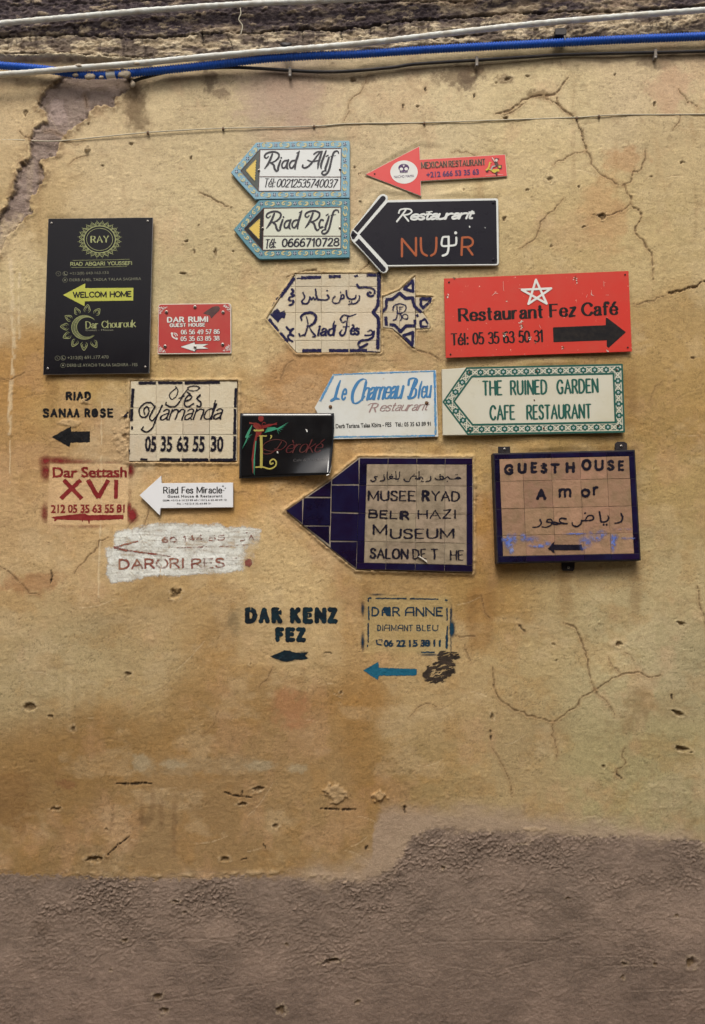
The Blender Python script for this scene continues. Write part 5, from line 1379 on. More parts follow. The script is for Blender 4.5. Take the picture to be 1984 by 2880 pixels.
# ---- small crimson plate
o_ = rounded(FD([(158, 152), (1418, 138), (1421, 1010), (146, 1022)]), [9, 9, 2, 2])
T = thing_at('sign_plate', o_, .006, 'x', 'sign')
T['label'] = 'small crimson plate with a maroon hat shape, white numbers and a forked arrow'
slab('plate', o_, .006, .004, M['white_edge'], T, cham=.8)
slab('face', rounded(FD([(168, 165), (1400, 152), (1405, 992), (158, 1003)]), [7, 7, 2, 2]), .0064, .0004, M['crimson'], T, cham=.2)
I = Ink(FD)
for dx in (7,):
    I.pen('DAR RUMI', (328, 471), (1020, 461), 80, 27, gap=.30, serif=.10, contrast=.7)
    I.pen('GUEST HOUSE', (367, 553), (967, 543), 54, 18, gap=.30, serif=.06, contrast=.7)
    I.pen('06 56 49 57 86', (559, 680), (1216, 670), 72, 17, gap=.2, contrast=.5); I.pen('05 35 63 85 38', (555, 795), (1212, 785), 72, 17, gap=.2, contrast=.5)
I.poly([(530, 893), (795, 802), (795, 842), (1040, 836), (940, 886), (1040, 932), (822, 940), (795, 984)])
I.poly([(930, 315), (1010, 255), (1090, 205), (1150, 190), (1200, 192), (1225, 225), (1210, 270), (1130, 345), (1075, 405), (1045, 350), (1000, 338)])
I.obj('shadow_print', M['maroon'], T, .0064)
I = Ink(FD)
I.pen('DAR RUMI', (322, 465), (1014, 455), 80, 25, gap=.30, serif=.09, contrast=.7); I.pen('GUEST HOUSE', (362, 548), (962, 538), 54, 16, gap=.30, serif=.05, contrast=.7)
I.pen('06 56 49 57 86', (555, 675), (1212, 665), 72, 15, gap=.2, contrast=.5); I.pen('05 35 63 85 38', (551, 790), (1208, 780), 72, 15, gap=.2, contrast=.5)
I.poly([(545, 893), (785, 815), (787, 850), (1022, 845), (925, 886), (1022, 922), (812, 928), (785, 970)])
I.line(spline([(392, 662), (402, 712), (440, 742), (478, 756)], 5), 22); I.disc(394, 662, 20); I.disc(476, 752, 20)
I.line(spline([(430, 655), (470, 665), (488, 700)], 5), 14); I.line(spline([(432, 680), (455, 690), (462, 712)], 5), 10)
rc = random.Random(5)
for (cx, cy, sx, sy) in ((178, 205, 1, 1), (1396, 168, -1, 1), (1393, 965, -1, -1), (172, 988, 1, -1)):
    for i in range(42):
        a, b = rc.random(), rc.random()
        if a + b > 1: a, b = 1 - a, 1 - b
        x, y = cx + sx * a * 135, cy + sy * b * 130; t = rc.uniform(0, 3.14)
        I.line([(x - 9 * math.cos(t), y - 9 * math.sin(t)), (x + 9 * math.cos(t), y + 9 * math.sin(t))], 6, ends=False)
I.obj('lettering', M['white'], T, .0069)
for x, y in ((790, 203), (297, 290), (1275, 295), (1268, 850), (273, 882), (792, 898)): screw(*FD.p(x, y), 4.6, .0073, M['screw'], T)

# ---- the two blue bordered tiled plates
def scroll_border(F, nodes, per, T, base, seed, d):
    A, B, D, E = Ink(F), Ink(F), Ink(F), Ink(F); r = random.Random(seed)
    for (p, q, n) in per:
        (x0, y0), (x1, y1) = nodes[p], nodes[q]
        ux, uy = x1 - x0, y1 - y0; l = math.hypot(ux, uy); ux /= l; uy /= l
        for i in range(n):
            cx, cy = x0 + ux * l * i / n, y0 + uy * l * i / n; g = l / n
            a = r.uniform(-.3, .3)
            for k in range(4):
                t = a + math.pi / 4 + k * math.pi / 2; D.disc(cx + 13 * math.cos(t), cy + 13 * math.sin(t), 9.5, n=8); E.disc(cx + 15 * math.cos(t + .78), cy + 15 * math.sin(t + .78), 4.5, n=6)
            E.disc(cx, cy, 6, n=7)
            for sgn in (1, -1):
                mid = g * (.5 + .18 * sgn); mx, my = cx + ux * mid, cy + uy * mid
                L = lambda s, t: (mx + ux * s - uy * t * sgn, my + uy * s + ux * t * sgn)
                A.line(spline([L(-38 * sgn, 18), L(-10 * sgn, 26), L(16 * sgn, 10), L(10 * sgn, -14), L(-10 * sgn, -10)], 4), 11, taper=(.3, 1))
                B.line(spline([L(-30 * sgn, 24), L(-4 * sgn, 31), L(24 * sgn, 12), L(18 * sgn, -16)], 4), 4, taper=(.2, .3))
                A.line(spline([L(-12, 22), L(2, 8), L(8, -8)], 3), 8, taper=(1, .2))
    A.obj('scrolls', M['scroll'], T, d); B.obj('scroll_lines', M['scroll_brown'], T, d + .0003); D.obj('petals', M['petal'], T, d + .0005); E.obj('petal_lights', M['petal_white'], T, d + .0008)

def riad_R(I, dx, dy, w, s=1.0):
    X = lambda pts: [(x * s + dx, y * s + dy) for x, y in pts]
    I.line(spline(X([(532, 222), (508, 285), (478, 345), (440, 396)]), 6), w, taper=(.8, .4)); I.line(spline(X([(486, 252), (462, 272), (440, 258), (452, 225), (500, 202), (560, 198), (606, 222), (606, 262), (575, 298), (540, 318), (502, 326)]), 6), w * .86, taper=(.6, .6))
    I.line(spline(X([(508, 326), (545, 350), (560, 400), (582, 424), (606, 410)]), 6), w, taper=(.7, .5))
def brush_i(I, dx, dy, w): I.line(spline([(x + dx, y + dy) for x, y in [(628, 298), (612, 345), (598, 395), (602, 418)]], 5), w, taper=(.8, .5)); I.disc(637 + dx, 268 + dy, w * .42)
def brush_a(I, dx, dy, w):
    X = lambda pts: [(x + dx, y + dy) for x, y in pts]
    I.line(spline(X([(712, 298), (672, 306), (646, 342), (650, 382), (678, 384), (706, 342)]), 5), w * .8); I.line(spline(X([(722, 292), (704, 345), (704, 385), (716, 398)]), 5), w, taper=(.8, .5))
def brush_d(I, dx, dy, w):
    X = lambda pts: [(x + dx, y + dy) for x, y in pts]
    I.line(spline(X([(804, 298), (762, 306), (736, 342), (742, 382), (770, 384), (800, 340)]), 5), w * .8); I.line(spline(X([(850, 188), (828, 255), (806, 330), (798, 402)]), 5), w, taper=(.5, .6)); I.line(X([(848, 196), (820, 212)]), w * .5)
def brush_if(I, dx, dy, w, t=1.0):
    X = lambda pts: [(x * 1.0 + dx, y + dy) for x, y in pts]
    I.line(spline(X([(1200, 262), (1180, 330), (1158, 395), (1166, 424)]), 5), w, taper=(.8, .5)); I.line(X([(1166, 252), (1190, 236)]), w * .5); I.line(X([(1222, 250), (1280, 242)]), w * .5, taper=(.8, .5))
    I.line(spline(X([(1314, 216), (1306, 192), (1278, 190), (1252, 215), (1228, 300), (1206, 395), (1180, 448), (1142, 470), (1116, 452), (1130, 428), (1164, 416)]), 6), w * .9, taper=(.6, .6))

spec = [dict(out=[(42, 440), (190, 262), (340, 87), (800, 72), (1430, 64), (1447, 78), (1446, 420), (1444, 742), (900, 750), (325, 758), (180, 600)], base='glaze_sky', pan=[(387, 170), (1345, 155), (1337, 652), (368, 661)], face='glaze_white',
             tri=[(157, 420), (384, 168), (362, 655)], yel=[(213, 415), (343, 275), (327, 550)], div=(490, 493), seed=3, d=.012,
             nodes=[(370, 120), (1387, 106), (1388, 697), (348, 706), (108, 430)], label='upper of two blue bordered arrow plates, white field with brush script',
             extra='white'),
        dict(out=[(75, 1115), (215, 950), (362, 786), (380, 768), (900, 757), (1430, 752), (1448, 764), (1446, 1100), (1445, 1446), (900, 1456), (385, 1466), (360, 1452), (215, 1290)], base='glaze_teal', pan=[(430, 862), (1342, 850), (1340, 1337), (418, 1358)], face='glaze_cream',
             tri=[(197, 1107), (428, 862), (416, 1356)], yel=[(250, 1102), (388, 978), (380, 1238)], div=(1191, 1192), seed=8, d=.0105,
             nodes=[(402, 810), (1395, 800), (1392, 1385), (398, 1402), (150, 1110)], label='lower of two blue bordered arrow plates, cream field with brush script')]
for n_, s in enumerate(spec):
    o_ = FA(s['out']); d = s['d']
    T = thing_at('sign_plate', o_, d, s['label'], 'sign')
    slab('plate', o_, d, .009, M[s['base']], T, cham=1.2)
    slab('panel', FA(s['pan']), d + .0005, .0004, M[s['face']], T, cham=.2)
    slab('wedge', FA(s['tri']), d + .0006, .0004, M['dark_green' if n_ == 0 else 'black'], T, cham=.2)
    slab('arrowhead', FA(s['yel']), d + .0010, .0003, M['sun_yellow'], T, cham=.2)
    I = Ink(FA)
    y = s['yel']
    for i in range(3):
        a, b = y[i], y[(i + 1) % 3]
        for k in range(9): t = (k + .5) / 9; I.disc(a[0] + (b[0] - a[0]) * t, a[1] + (b[1] - a[1]) * t, 7, n=6)
    I.obj('beads', M['sun_yellow' if 0 else 'dark_green'], T, d + .0012)
    I = Ink(FA); p = s['pan']
    for i in range(4): I.line([p[i], p[(i + 1) % 4]], 8)
    I.line([(p[3][0] + (p[0][0] - p[3][0]) * .35, s['div'][0]), ((p[1][0] + 0), s['div'][1])], 7); I.line([s['tri'][0], s['tri'][1]], 6); I.line([s['tri'][0], s['tri'][2]], 6)
    I.obj('ruled_lines', M['brown_line'], T, d + .0011)
    scroll_border(FA, s['nodes'], [(0, 1, 5), (1, 2, 3), (2, 3, 5), (3, 4, 2), (4, 0, 2)], T, s['base'], s['seed'], d + .0001)
    I = Ink(FA); w = 27
    if n_ == 0:
        riad_R(I, 0, 0, w); brush_i(I, 0, 0, w); brush_a(I, 0, 0, w); brush_d(I, 0, 0, w)
        I.line(spline([(1100, 196), (1060, 245), (1010, 312), (960, 366), (918, 386), (888, 375), (892, 352)], 6), w * .85, taper=(.7, .8)); I.line(spline([(1118, 192), (1096, 262), (1076, 330), (1068, 396)], 5), w, taper=(.8, .5))
        I.line(spline([(1022, 226), (1062, 198), (1120, 194)], 5), w * .7); I.line(spline([(950, 296), (1000, 312), (1060, 302), (1092, 296)], 5), w * .6)
        I.line(spline([(1166, 186), (1134, 268), (1106, 350), (1110, 396)], 5), w, taper=(.7, .5)); brush_if(I, 0, 0, w)
        I.pen('T\u00e9l:', (430, 612), (556, 612), 98, 12, shear=.2, contrast=.6, gap=.14); I.pen('00212535740037', (580, 612), (1282, 616), 92, 13.5, shear=.25, contrast=.6, gap=.15)
    else:
        riad_R(I, 22, 704, w); brush_i(I, 26, 700, w); brush_a(I, 28, 708, w); brush_d(I, 30, 704, w)
        riad_R(I, 480, 698, w); I.line(spline([(1132, 1006), (1108, 1000), (1086, 1044), (1094, 1090), (1126, 1084)], 5), w * .85); brush_if(I, 0, 696, w)
        I.pen('T\u00e9l:', (445, 1335), (566, 1325), 98, 16, shear=.2, contrast=.6, gap=.12); I.pen('0666710728', (648, 1316), (1312, 1306), 88, 20, shear=.1, contrast=.75, gap=.2)
    I.obj('lettering', M['brush'], T, d + .0008)
    for x, yy in (((372, 415), (1332, 402)) if n_ == 0 else ((418, 1100), (1328, 1092))): screw(*FA.p(x, yy), 3.6, d + .0016, M['screw'], T)

# ---- scooter arrow
o_ = FB([(160, 375), (682, 103), (687, 232), (1500, 183), (1520, 393), (694, 440), (697, 584)])
T = thing_at('sign_plate', o_, .008, 'red arrow-shaped plate with a white oval skull badge and a small scooter rider', 'sign')
slab('plate', o_, .008, .005, M['white_edge'], T, cham=.5)
slab('face', inset(o_, 1.1), .0084, .0004, M['pink_red'], T, cham=.2)
I = Ink(FB); I.poly(arc(533, 353, 131, 111, 0, 6.2, 40)); I.obj('badge', M['white'], T, .0084)
I = Ink(FB); I.poly(arc(530, 312, 52, 38, 0, 6.1, 24)); I.poly([(490, 330), (570, 330), (566, 358), (494, 360)])
I.sans('NACHO MAMA', (438, 412), (628, 400), 27, .0); I.sans('+212 666 53 35 63', (748, 404), (1250, 374), 52, .03)
I.obj('purple_print', M['purple'], T, .0089)
I = Ink(FB); I.disc(507, 325, 17, 15, 14); I.disc(554, 322, 17, 15, 14)
for t in (-.5, 0, .5): I.line([(530, 300), (530 + 22 * math.sin(t), 300 - 22 * math.cos(t))], 6, taper=(1, .3))
for x in (508, 522, 537, 552): I.line([(x, 348), (x, 357)], 3)
I.line([(1312, 384), (1478, 376)], 7, taper=(.3, .3)); I.obj('white_print', M['white'], T, .0094)
I = Ink(FB); I.pen('MEXICAN', (702, 317), (940, 303), 56, 15, gap=.28, serif=.09, contrast=.6); I.pen('RESTAURANT', (964, 302), (1308, 282), 54, 15, gap=.28, serif=.09, contrast=.6); I.obj('outline_print', M['skin'], T, .0086)
I = Ink(FB); I.pen('MEXICAN', (702, 317), (940, 303), 56, 10, gap=.28, serif=.07, contrast=.55); I.pen('RESTAURANT', (964, 302), (1308, 282), 54, 10, gap=.28, serif=.07, contrast=.55)
I.disc(1328, 340, 14); I.disc(1412, 356, 15); I.poly([(1392, 250), (1420, 242), (1440, 290), (1405, 302)]); I.line([(1405, 222), (1438, 228)], 9); I.poly([(1425, 285), (1468, 285), (1466, 322), (1428, 322)])
I.obj('dark_print', M['maroon'], T, .0094)
I = Ink(FB); I.line(spline([(1352, 262), (1345, 300), (1330, 325), (1318, 332)], 4), 14); I.poly([(1375, 328), (1440, 322), (1445, 350), (1420, 345), (1400, 362), (1372, 350)]); I.line([(1340, 322), (1385, 345)], 10); I.line([(1350, 262), (1368, 260)], 6)
I.poly([(1434, 292), (1458, 292), (1457, 312), (1436, 313)])
I.obj('yellow_print', M['yellow'], T, .0100)
I = Ink(FB); I.disc(1415, 240, 13, 14); I.line([(1398, 250), (1376, 216)], 8); I.obj('skin_print', M['white_edge'], T, .0104)
I = Ink(FB); I.line([(1402, 295), (1378, 300), (1366, 328)], 12); I.obj('trouser_print', M['grey'], T, .0106)
for x, y in ((252, 370), (1418, 380)): screw(*FB.p(x, y), 2.2, .0088, M['hole'], T, dark=False)

# ---- dark arrow plate with white rim
hull = [(18, 968), (30, 925), (150, 770), (290, 592), (318, 570), (350, 570), (376, 590), (378, 618), (372, 628)]
o_ = FB([(18, 968), (30, 925), (150, 770), (288, 592), (315, 572), (345, 570), (372, 588), (380, 612), (372, 628), (800, 620), (1405, 611), (1424, 617), (1430, 634), (1434, 900), (1437, 1225), (1430, 1244), (1412, 1251), (800, 1255),
         (378, 1263), (382, 1290), (366, 1316), (335, 1325), (308, 1312), (150, 1135), (36, 1018)])
T = thing_at('sign_plate', o_, .011, 'near-black arrow plate with a white rim, white script and orange capitals', 'sign')
slab('plate', o_, .011, .006, M['offwhite'], T, cham=.9)
slab('field', rounded(FB([(108, 955), (374, 650), (1410, 630), (1420, 1236), (376, 1246)]), [1, 1, 4, 4, 1]), .0116, .0005, M['ink'], T, cham=.3)
def bar(x0, y0, x1, y1, w):
    a = math.atan2(y1 - y0, x1 - x0); c, s_ = math.cos(a), math.sin(a); h = w / 2
    return [(x0 - s_ * h, y0 + c * h), (x0 + s_ * h, y0 - c * h)] + [(x1 + h * math.cos(t), y1 + h * math.sin(t)) for t in [a - math.pi / 2 + math.pi * i / 8 for i in range(9)]]
slab('barb', FB(bar(70, 922, 332, 612, 50)), .0117, .0005, M['ink'], T, cham=.3)
slab('barb', FB(bar(84, 1012, 334, 1288, 50)), .0117, .0005, M['ink'], T, cham=.3)
slab('tip', FB([(24, 965), (34, 930), (44, 918), (88, 958), (56, 1002), (38, 1000)]), .0117, .0005, M['ink'], T, cham=.3)
I = Ink(FB)
I.line(spline([(548, 722), (520, 762), (488, 802), (464, 832)], 5), 17); I.line(spline([(482, 752), (494, 722), (540, 712), (588, 716), (606, 738), (578, 762), (528, 772)], 5), 15); I.line(spline([(528, 772), (552, 800), (574, 828)], 4), 16)
I.pen('estaurant', (590, 815), (1180, 802), 74, 19, gap=.04, shear=.45)
for x in (640, 716, 800, 880, 960, 1035, 1110): pass
I.line([(746, 742), (800, 738)], 9); I.line([(1150, 742), (1198, 738)], 9)
I.line(spline([(955, 978), (910, 980), (896, 1000), (894, 1062), (960, 1064), (1018, 1056), (1030, 1030), (1030, 985)], 5), 19); I.line(spline([(957, 978), (957, 1070), (950, 1120), (935, 1145), (900, 1158)], 5), 21); I.disc(1024, 941, 15)
I.obj('white_lettering', M['offwhite'], T, .0119)
I = Ink(FB)
I.line([(512, 1165), (512, 998), (646, 1158), (646, 990)], 21); I.line(spline([(692, 990), (694, 1080), (708, 1132), (750, 1158)], 6), 21); I.line(spline([(840, 988), (838, 1080), (826, 1132), (790, 1158)], 6), 21)
I.line([(1080, 1152), (1086, 990)], 21); I.line(spline([(1086, 986), (1150, 984), (1184, 1008), (1184, 1048), (1150, 1072), (1090, 1076)], 6), 20); I.line([(1136, 1080), (1184, 1148)], 21)
I.obj('orange_lettering', M['orange'], T, .0119)
for x, y in ((1385, 652), (1385, 1196), (46, 952)): screw(*FB.p(x, y), 4, .012, M['ink'], T, dark=False)
I = Ink(FB); I.poly([(1150, 872), (1162, 876), (1164, 890), (1152, 892)]); I.poly([(1300, 884), (1310, 892), (1304, 900)]); I.obj('paint_chip', M['offwhite'], T, .0119)

# ---- polygons helper for tiled signs
def clip(poly, outline):
    a = sum(outline[i][0] * outline[(i + 1) % len(outline)][1] - outline[(i + 1) % len(outline)][0] * outline[i][1] for i in range(len(outline)))
    sg = 1 if a > 0 else -1; out = list(poly); n = len(outline)
    for i in range(n):
        (ax, ay), (bx, by) = outline[i], outline[(i + 1) % n]
        side = lambda p: sg * ((bx - ax) * (p[1] - ay) - (by - ay) * (p[0] - ax))
        new = []
        for j in range(len(out)):
            p, q = out[j], out[(j + 1) % len(out)]; sp, sq = side(p), side(q)
            if sp >= 0: new.append(p)
            if (sp >= 0) != (sq >= 0):
                t = sp / (sp - sq); new.append((p[0] + (q[0] - p[0]) * t, p[1] + (q[1] - p[1]) * t))
        out = new
        if not out: return []
    res = []
    for p in out:
        if not res or math.hypot(p[0] - res[-1][0], p[1] - res[-1][1]) > .3: res.append(p)
    return res
def area(p): return abs(sum(p[i][0] * p[(i + 1) % len(p)][1] - p[(i + 1) % len(p)][0] * p[i][1] for i in range(len(p)))) / 2
def tile(poly, d, th, m, T, seed, gap=.5, name='tile', tilt=.0006):
    if len(poly) < 3 or area(poly) < 60: return
    r = random.Random(seed)
    q = inset(poly, gap); q = [(u + r.uniform(-.3, .3), v + r.uniform(-.3, .3)) for u, v in q]
    return slab(name, q, d + r.uniform(-tilt, tilt), th, m, T, cham=.7)

# ---- carved tile sign with a star
T = thing_at('tile_sign', FESP + STARP, .002, 'carved beige tile sign with broken navy outlines and a navy star', 'sign')
D_E = .0015; sd_ = 0
for xs in ((70, 318), (318, 545), (545, 790), (790, 1066)):
    for ys in ((92, 205), (205, 435), (435, 680), (680, 790)):
        sd_ += 1; tile(clip(FE([(xs[0], ys[0]), (xs[1], ys[0]), (xs[1], ys[1]), (xs[0], ys[1])]), FESP), D_E, .012, M['bare_tile'], T, sd_, .18)
for poly in ([(1088, 300), (1235, 240), (1235, 432), (1088, 432)], [(1235, 240), (1372, 118), (1372, 300), (1372, 432), (1235, 432)], [(1088, 432), (1235, 432), (1235, 625), (1170, 575), (1088, 566)], [(1235, 432), (1372, 432), (1370, 748), (1235, 625)],
             [(1376, 300), (1526, 300), (1530, 330), (1442, 428), (1376, 432)], [(1376, 436), (1440, 436), (1500, 520), (1498, 575), (1376, 578)]):
    sd_ += 1; tile(FE(poly), D_E, .012, M['bare_tile'], T, sd_, .18)
I = Ink(FE); W = 29
for p, w in [([(1050, 96), (1052, 200), (1050, 298)], 32), ([(1048, 326), (1042, 372), (1002, 432), (1046, 482), (1050, 548)], 30), ([(1048, 556), (1045, 650), (1042, 745)], 30), ([(372, 130), (450, 126), (532, 124)], 26), ([(330, 136), (372, 134)], 9),
             ([(610, 118), (718, 118)], 25), ([(836, 116), (868, 110)], 18), ([(942, 107), (1030, 105)], 27), ([(300, 140), (245, 215), (190, 290)], 29), ([(172, 302), (150, 326)], 22), ([(132, 345), (110, 400)], 13), ([(82, 495), (165, 600)], 30),
             ([(178, 612), (250, 694)], 29), ([(380, 770), (545, 768)], 29), ([(612, 770), (784, 770)], 29), ([(798, 770), (950, 766)], 28), ([(945, 778), (1045, 780)], 8)]:
    I.line(p, w, ends=len(p) > 2)
I.poly([(92, 452), (158, 395), (186, 432), (195, 480), (165, 525)]); I.poly([(186, 432), (248, 402), (232, 450), (250, 500), (195, 480)])
for dy, f in ((0, 1), (0, 1)): pass
for pts in ([(285, 230), (300, 250), (280, 270), (308, 285), (270, 300), (262, 325), (300, 335), (290, 360), (265, 368)], [(240, 562), (262, 590), (298, 578), (270, 612), (300, 640), (262, 630), (255, 662), (290, 690)]): I.line(spline(pts, 4), 17)
I.line(spline([(860, 190), (882, 216), (950, 213), (1004, 228), (1014, 265), (988, 290), (955, 280), (958, 256), (982, 258)], 5), 18); I.line(spline([(930, 634), (978, 634), (1000, 610), (980, 590), (955, 604)], 5), 15); I.line(spline([(1008, 602), (998, 650), (950, 674), (892, 682), (870, 715), (888, 740), (918, 728), (950, 712)], 5), 18)
# writing
I.line(spline([(384, 258), (398, 300), (374, 335), (390, 356), (425, 352), (442, 320)], 5), 13); I.line(spline([(442, 320), (446, 298), (458, 322), (474, 300), (488, 322), (504, 300), (516, 322)], 4), 11); I.line(spline([(494, 230), (502, 290), (520, 320), (590, 322), (612, 304), (600, 282)], 5), 14); I.disc(596, 242, 8)
I.line(spline([(664, 292), (640, 330), (664, 354), (700, 346), (716, 312), (722, 280), (744, 282), (742, 308), (716, 316)], 5), 12); I.disc(716, 258, 7); I.line(spline([(764, 240), (772, 296), (800, 316), (838, 310), (850, 284)], 5), 13); I.line(spline([(880, 286), (878, 322), (846, 352), (782, 362)], 5), 13, taper=(1, .4)); I.disc(792, 340, 6); I.disc(812, 342, 6)
I.line(spline([(416, 470), (426, 540), (412, 600), (398, 636)], 5), 13, taper=(.6, .8)); I.line(spline([(372, 500), (366, 468), (405, 440), (465, 438), (498, 470), (486, 520), (445, 550), (415, 556)], 5), 21, taper=(.6, .3)); I.line(spline([(348, 622), (362, 640), (396, 626)], 4), 12); I.line(spline([(438, 558), (462, 600), (492, 640), (465, 648)], 5), 14, taper=(.4, .6))
I.pen('iad', (508, 636), (655, 634), 86, 17, gap=.14, shear=.22, contrast=.7); I.line(spline([(660, 510), (650, 560), (655, 636)], 4), 14, taper=(.4, 1))
I.line(spline([(850, 448), (800, 466), (742, 458), (716, 490), (734, 520), (760, 510)], 5), 15, taper=(.3, .6)); I.line(spline([(778, 472), (766, 560), (750, 622), (722, 636), (708, 612), (728, 586)], 5), 16, taper=(.6, .6)); I.line([(738, 562), (792, 560)], 8)
I.pen('\u00e8s', (802, 630), (872, 628), 88, 17, gap=.12, shear=.15, contrast=.7)
# star
for p in ([(1110, 318), (1170, 315), (1236, 264), (1286, 310), (1348, 306), (1366, 380), (1426, 432)], [(1118, 330), (1116, 390), (1074, 436)], [(1112, 470), (1118, 548)], [(1145, 542), (1190, 545), (1243, 602), (1292, 552), (1368, 550)], [(1368, 498), (1370, 540)], [(1380, 470), (1400, 456)]):
    I.line(p, 28 if len(p) > 2 else 26, ends=False)
for p in ([(1275, 225), (1350, 152), (1352, 250)], [(1421, 314), (1505, 314), (1500, 340), (1442, 392), (1421, 366)], [(1268, 636), (1352, 610), (1346, 722)]): I.line(p + [p[0], p[1]], 24, ends=False)
I.line([(1486, 536), (1458, 492), (1418, 512), (1420, 558), (1486, 556)], 20, ends=False)
I.line(spline([(1176, 415), (1186, 372), (1236, 358), (1284, 372), (1288, 412), (1252, 440), (1215, 442)], 5), 9); I.line(spline([(1212, 382), (1214, 440), (1206, 488), (1180, 500)], 5), 9); I.line(spline([(1240, 446), (1262, 480), (1300, 492), (1304, 460), (1270, 452), (1244, 505)], 5), 9); I.line([(1230, 388), (1262, 384)], 5); I.line([(1234, 404), (1252, 402)], 5); I.line([(1236, 386), (1234, 424)], 5)
bx = Film((745, 762, 1228, 995), 1.2); bx.ink(I, 1.0, .8); bx.wear(.7, 9, 21, .60, .65); bx.wear(.5, 30, 22, .55, .64)
glz = paint('carved_glaze', (.010, .009, .042), (.02, .018, .055), grain=.12, rough=.3, sc=60, hard=1.5)
bx.obj('glaze', glz, T, .0012, D_E)

# ---- red enamel plate with star
o_ = FF([(52, 98), (1503, 38), (1530, 672), (66, 722)])
T = thing_at('sign_plate', o_, .010, 'large bright red rectangular plate with a white star and a black arrow pointing right', 'sign')
slab('plate', o_, .010, .003, M['red'], T, cham=.4)
I = Ink(FF); st5 = [(775, 108), (895, 176), (860, 296), (716, 298), (664, 187)]
for i in range(5): I.line([st5[i], st5[(i + 2) % 5]], 17)
I.obj('star', M['white'], T, .0112)
I = Ink(FF)
I.pen('Restaurant', (176, 432), (828, 404), 94, 24, gap=.24, serif=.11, contrast=.40); I.pen('Fez', (892, 399), (1086, 391), 96, 24, gap=.24, serif=.11, contrast=.40); I.pen('Caf\u00e9', (1142, 389), (1412, 379), 96, 24, gap=.22, serif=.11, contrast=.40)
I.pen('T\u00e9l:', (112, 621), (244, 616), 88, 16, gap=.16, serif=.07, contrast=.45); I.pen('05 35 63 50 31', (284, 614), (828, 592), 86, 16, gap=.16, contrast=.5)
I.obj('lettering', M['black'], T, .010)
slab('arrow', rounded(FF([(908, 482), (1323, 465), (1325, 400), (1483, 520), (1346, 644), (1331, 632), (1332, 584), (913, 599)]), [3, 0, 5, 3, 5, 0, 0, 3]), .0106, .0005, M['black'], T, cham=.2)
for x, y in ((92, 128), (1476, 68), (104, 695), (1497, 640)): screw(*FF.p(x, y), 2.6, .0104, M['hole'], T, dark=False)
rc = random.Random(12)
I = Ink(FF); J = Ink(FF)
for (x, y, r, n) in ((660, 470, 16, 9), (655, 430, 20, 7), (525, 530, 14, 7), (728, 570, 9, 6), (1095, 112, 12, 6), (1080, 92, 14, 5), (78, 240, 14, 7), (130, 100, 14, 5), (772, 600, 4, 3), (985, 642, 12, 4), (1338, 662, 12, 5), (545, 270, 5, 3)):
    for k in range(n):
        a, b = x + rc.gauss(0, r * .45), y + rc.gauss(0, r * .8); t = rc.uniform(0, 3.1); l = rc.uniform(2, 8)
        (I if rc.random() < .6 else J).line([(a - l * math.cos(t), b - l * math.sin(t)), (a + l * math.cos(t), b + l * math.sin(t))], rc.uniform(3, 8), ends=False)
for p in ([(1170, 248), (1180, 225)], [(1212, 190), (1210, 225), (1232, 236)], [(1325, 228), (1348, 228)], [(518, 120), (520, 195)], [(1308, 120), (1310, 160)], [(800, 462), (815, 490)], [(430, 232), (455, 212), (478, 216)], [(700, 180), (640, 176)]): I.line(p, 3.5, taper=(.4, .4))
I.obj('scratches_and_glints', M['white_edge'], T, .0103); J.obj('chips', M['rust'], T, .0103)

# ---- blue and white tin plate
o_ = FG([(600, 338), (668, 212), (736, 86), (900, 82), (935, 74), (1090, 68), (1200, 64), (1508, 55), (1516, 300), (1525, 553), (1200, 562), (740, 572), (628, 392)])
T = thing_at('sign_plate', o_, .006, 'worn white tin plate with pale blue edge and blue script, partly behind the curling plate', 'sign')
slab('plate', o_, .006, .002, M['tin_white'], T, cham=.3)
I = Ink(FG)
I.line([(640, 290), (690, 195), (740, 98)], 17, ends=False); I.line([(740, 90), (1000, 80), (1250, 72), (1500, 63)], 9, ends=False); I.line([(1497, 66), (1500, 240), (1506, 540)], 15, ends=False); I.line([(742, 556), (1100, 552), (1500, 545)], 11, ends=False)
ed = Film((880, 1040, 1240, 1240), 1.2); ed.ink(I); ed.wear(.75, 14, 31, .5, .64); ed.obj('border', paint('blue_tin_paint', (.06, .20, .40), (.18, .30, .36), grain=.2, rough=.4, hard=1.4), T, .0003, .0062)
I = Ink(FG)
I.line(spline([(792, 135), (772, 190), (752, 262), (730, 282)], 5), 22, taper=(.5, 1)); I.line(spline([(724, 284), (752, 268), (784, 272)], 4), 20, taper=(1, .5)); I.pen('e', (800, 276), (826, 276), 118, 15, shear=.2)
I.line(spline([(986, 130), (962, 122), (922, 150), (888, 215), (882, 275), (898, 304), (932, 294), (975, 252)], 6), 24, nib=(.35, .3), taper=(.4, .5)); I.line([(986, 130), (978, 158)], 9)
I.pen('hameau', (955, 276), (1246, 262), 128, 20, gap=.06, shear=.28, contrast=.5)
I.line(spline([(1352, 120), (1336, 180), (1312, 255), (1304, 266)], 5), 22, taper=(.5, 1)); I.line(spline([(1302, 165), (1310, 125), (1350, 116), (1366, 135), (1345, 180), (1326, 192)], 5), 18, nib=(.5, .3)); I.line(spline([(1328, 192), (1358, 200), (1350, 250), (1312, 268), (1298, 255)], 5), 18, nib=(.5, .3))
I.line(spline([(1402, 140), (1388, 190), (1376, 262)], 4), 17, taper=(.5, .8)); I.pen('eu', (1398, 262), (1464, 256), 122, 16, gap=.1, shear=.2, contrast=.55)
I.obj('blue_lettering', M['word_blue'], T, .0062)
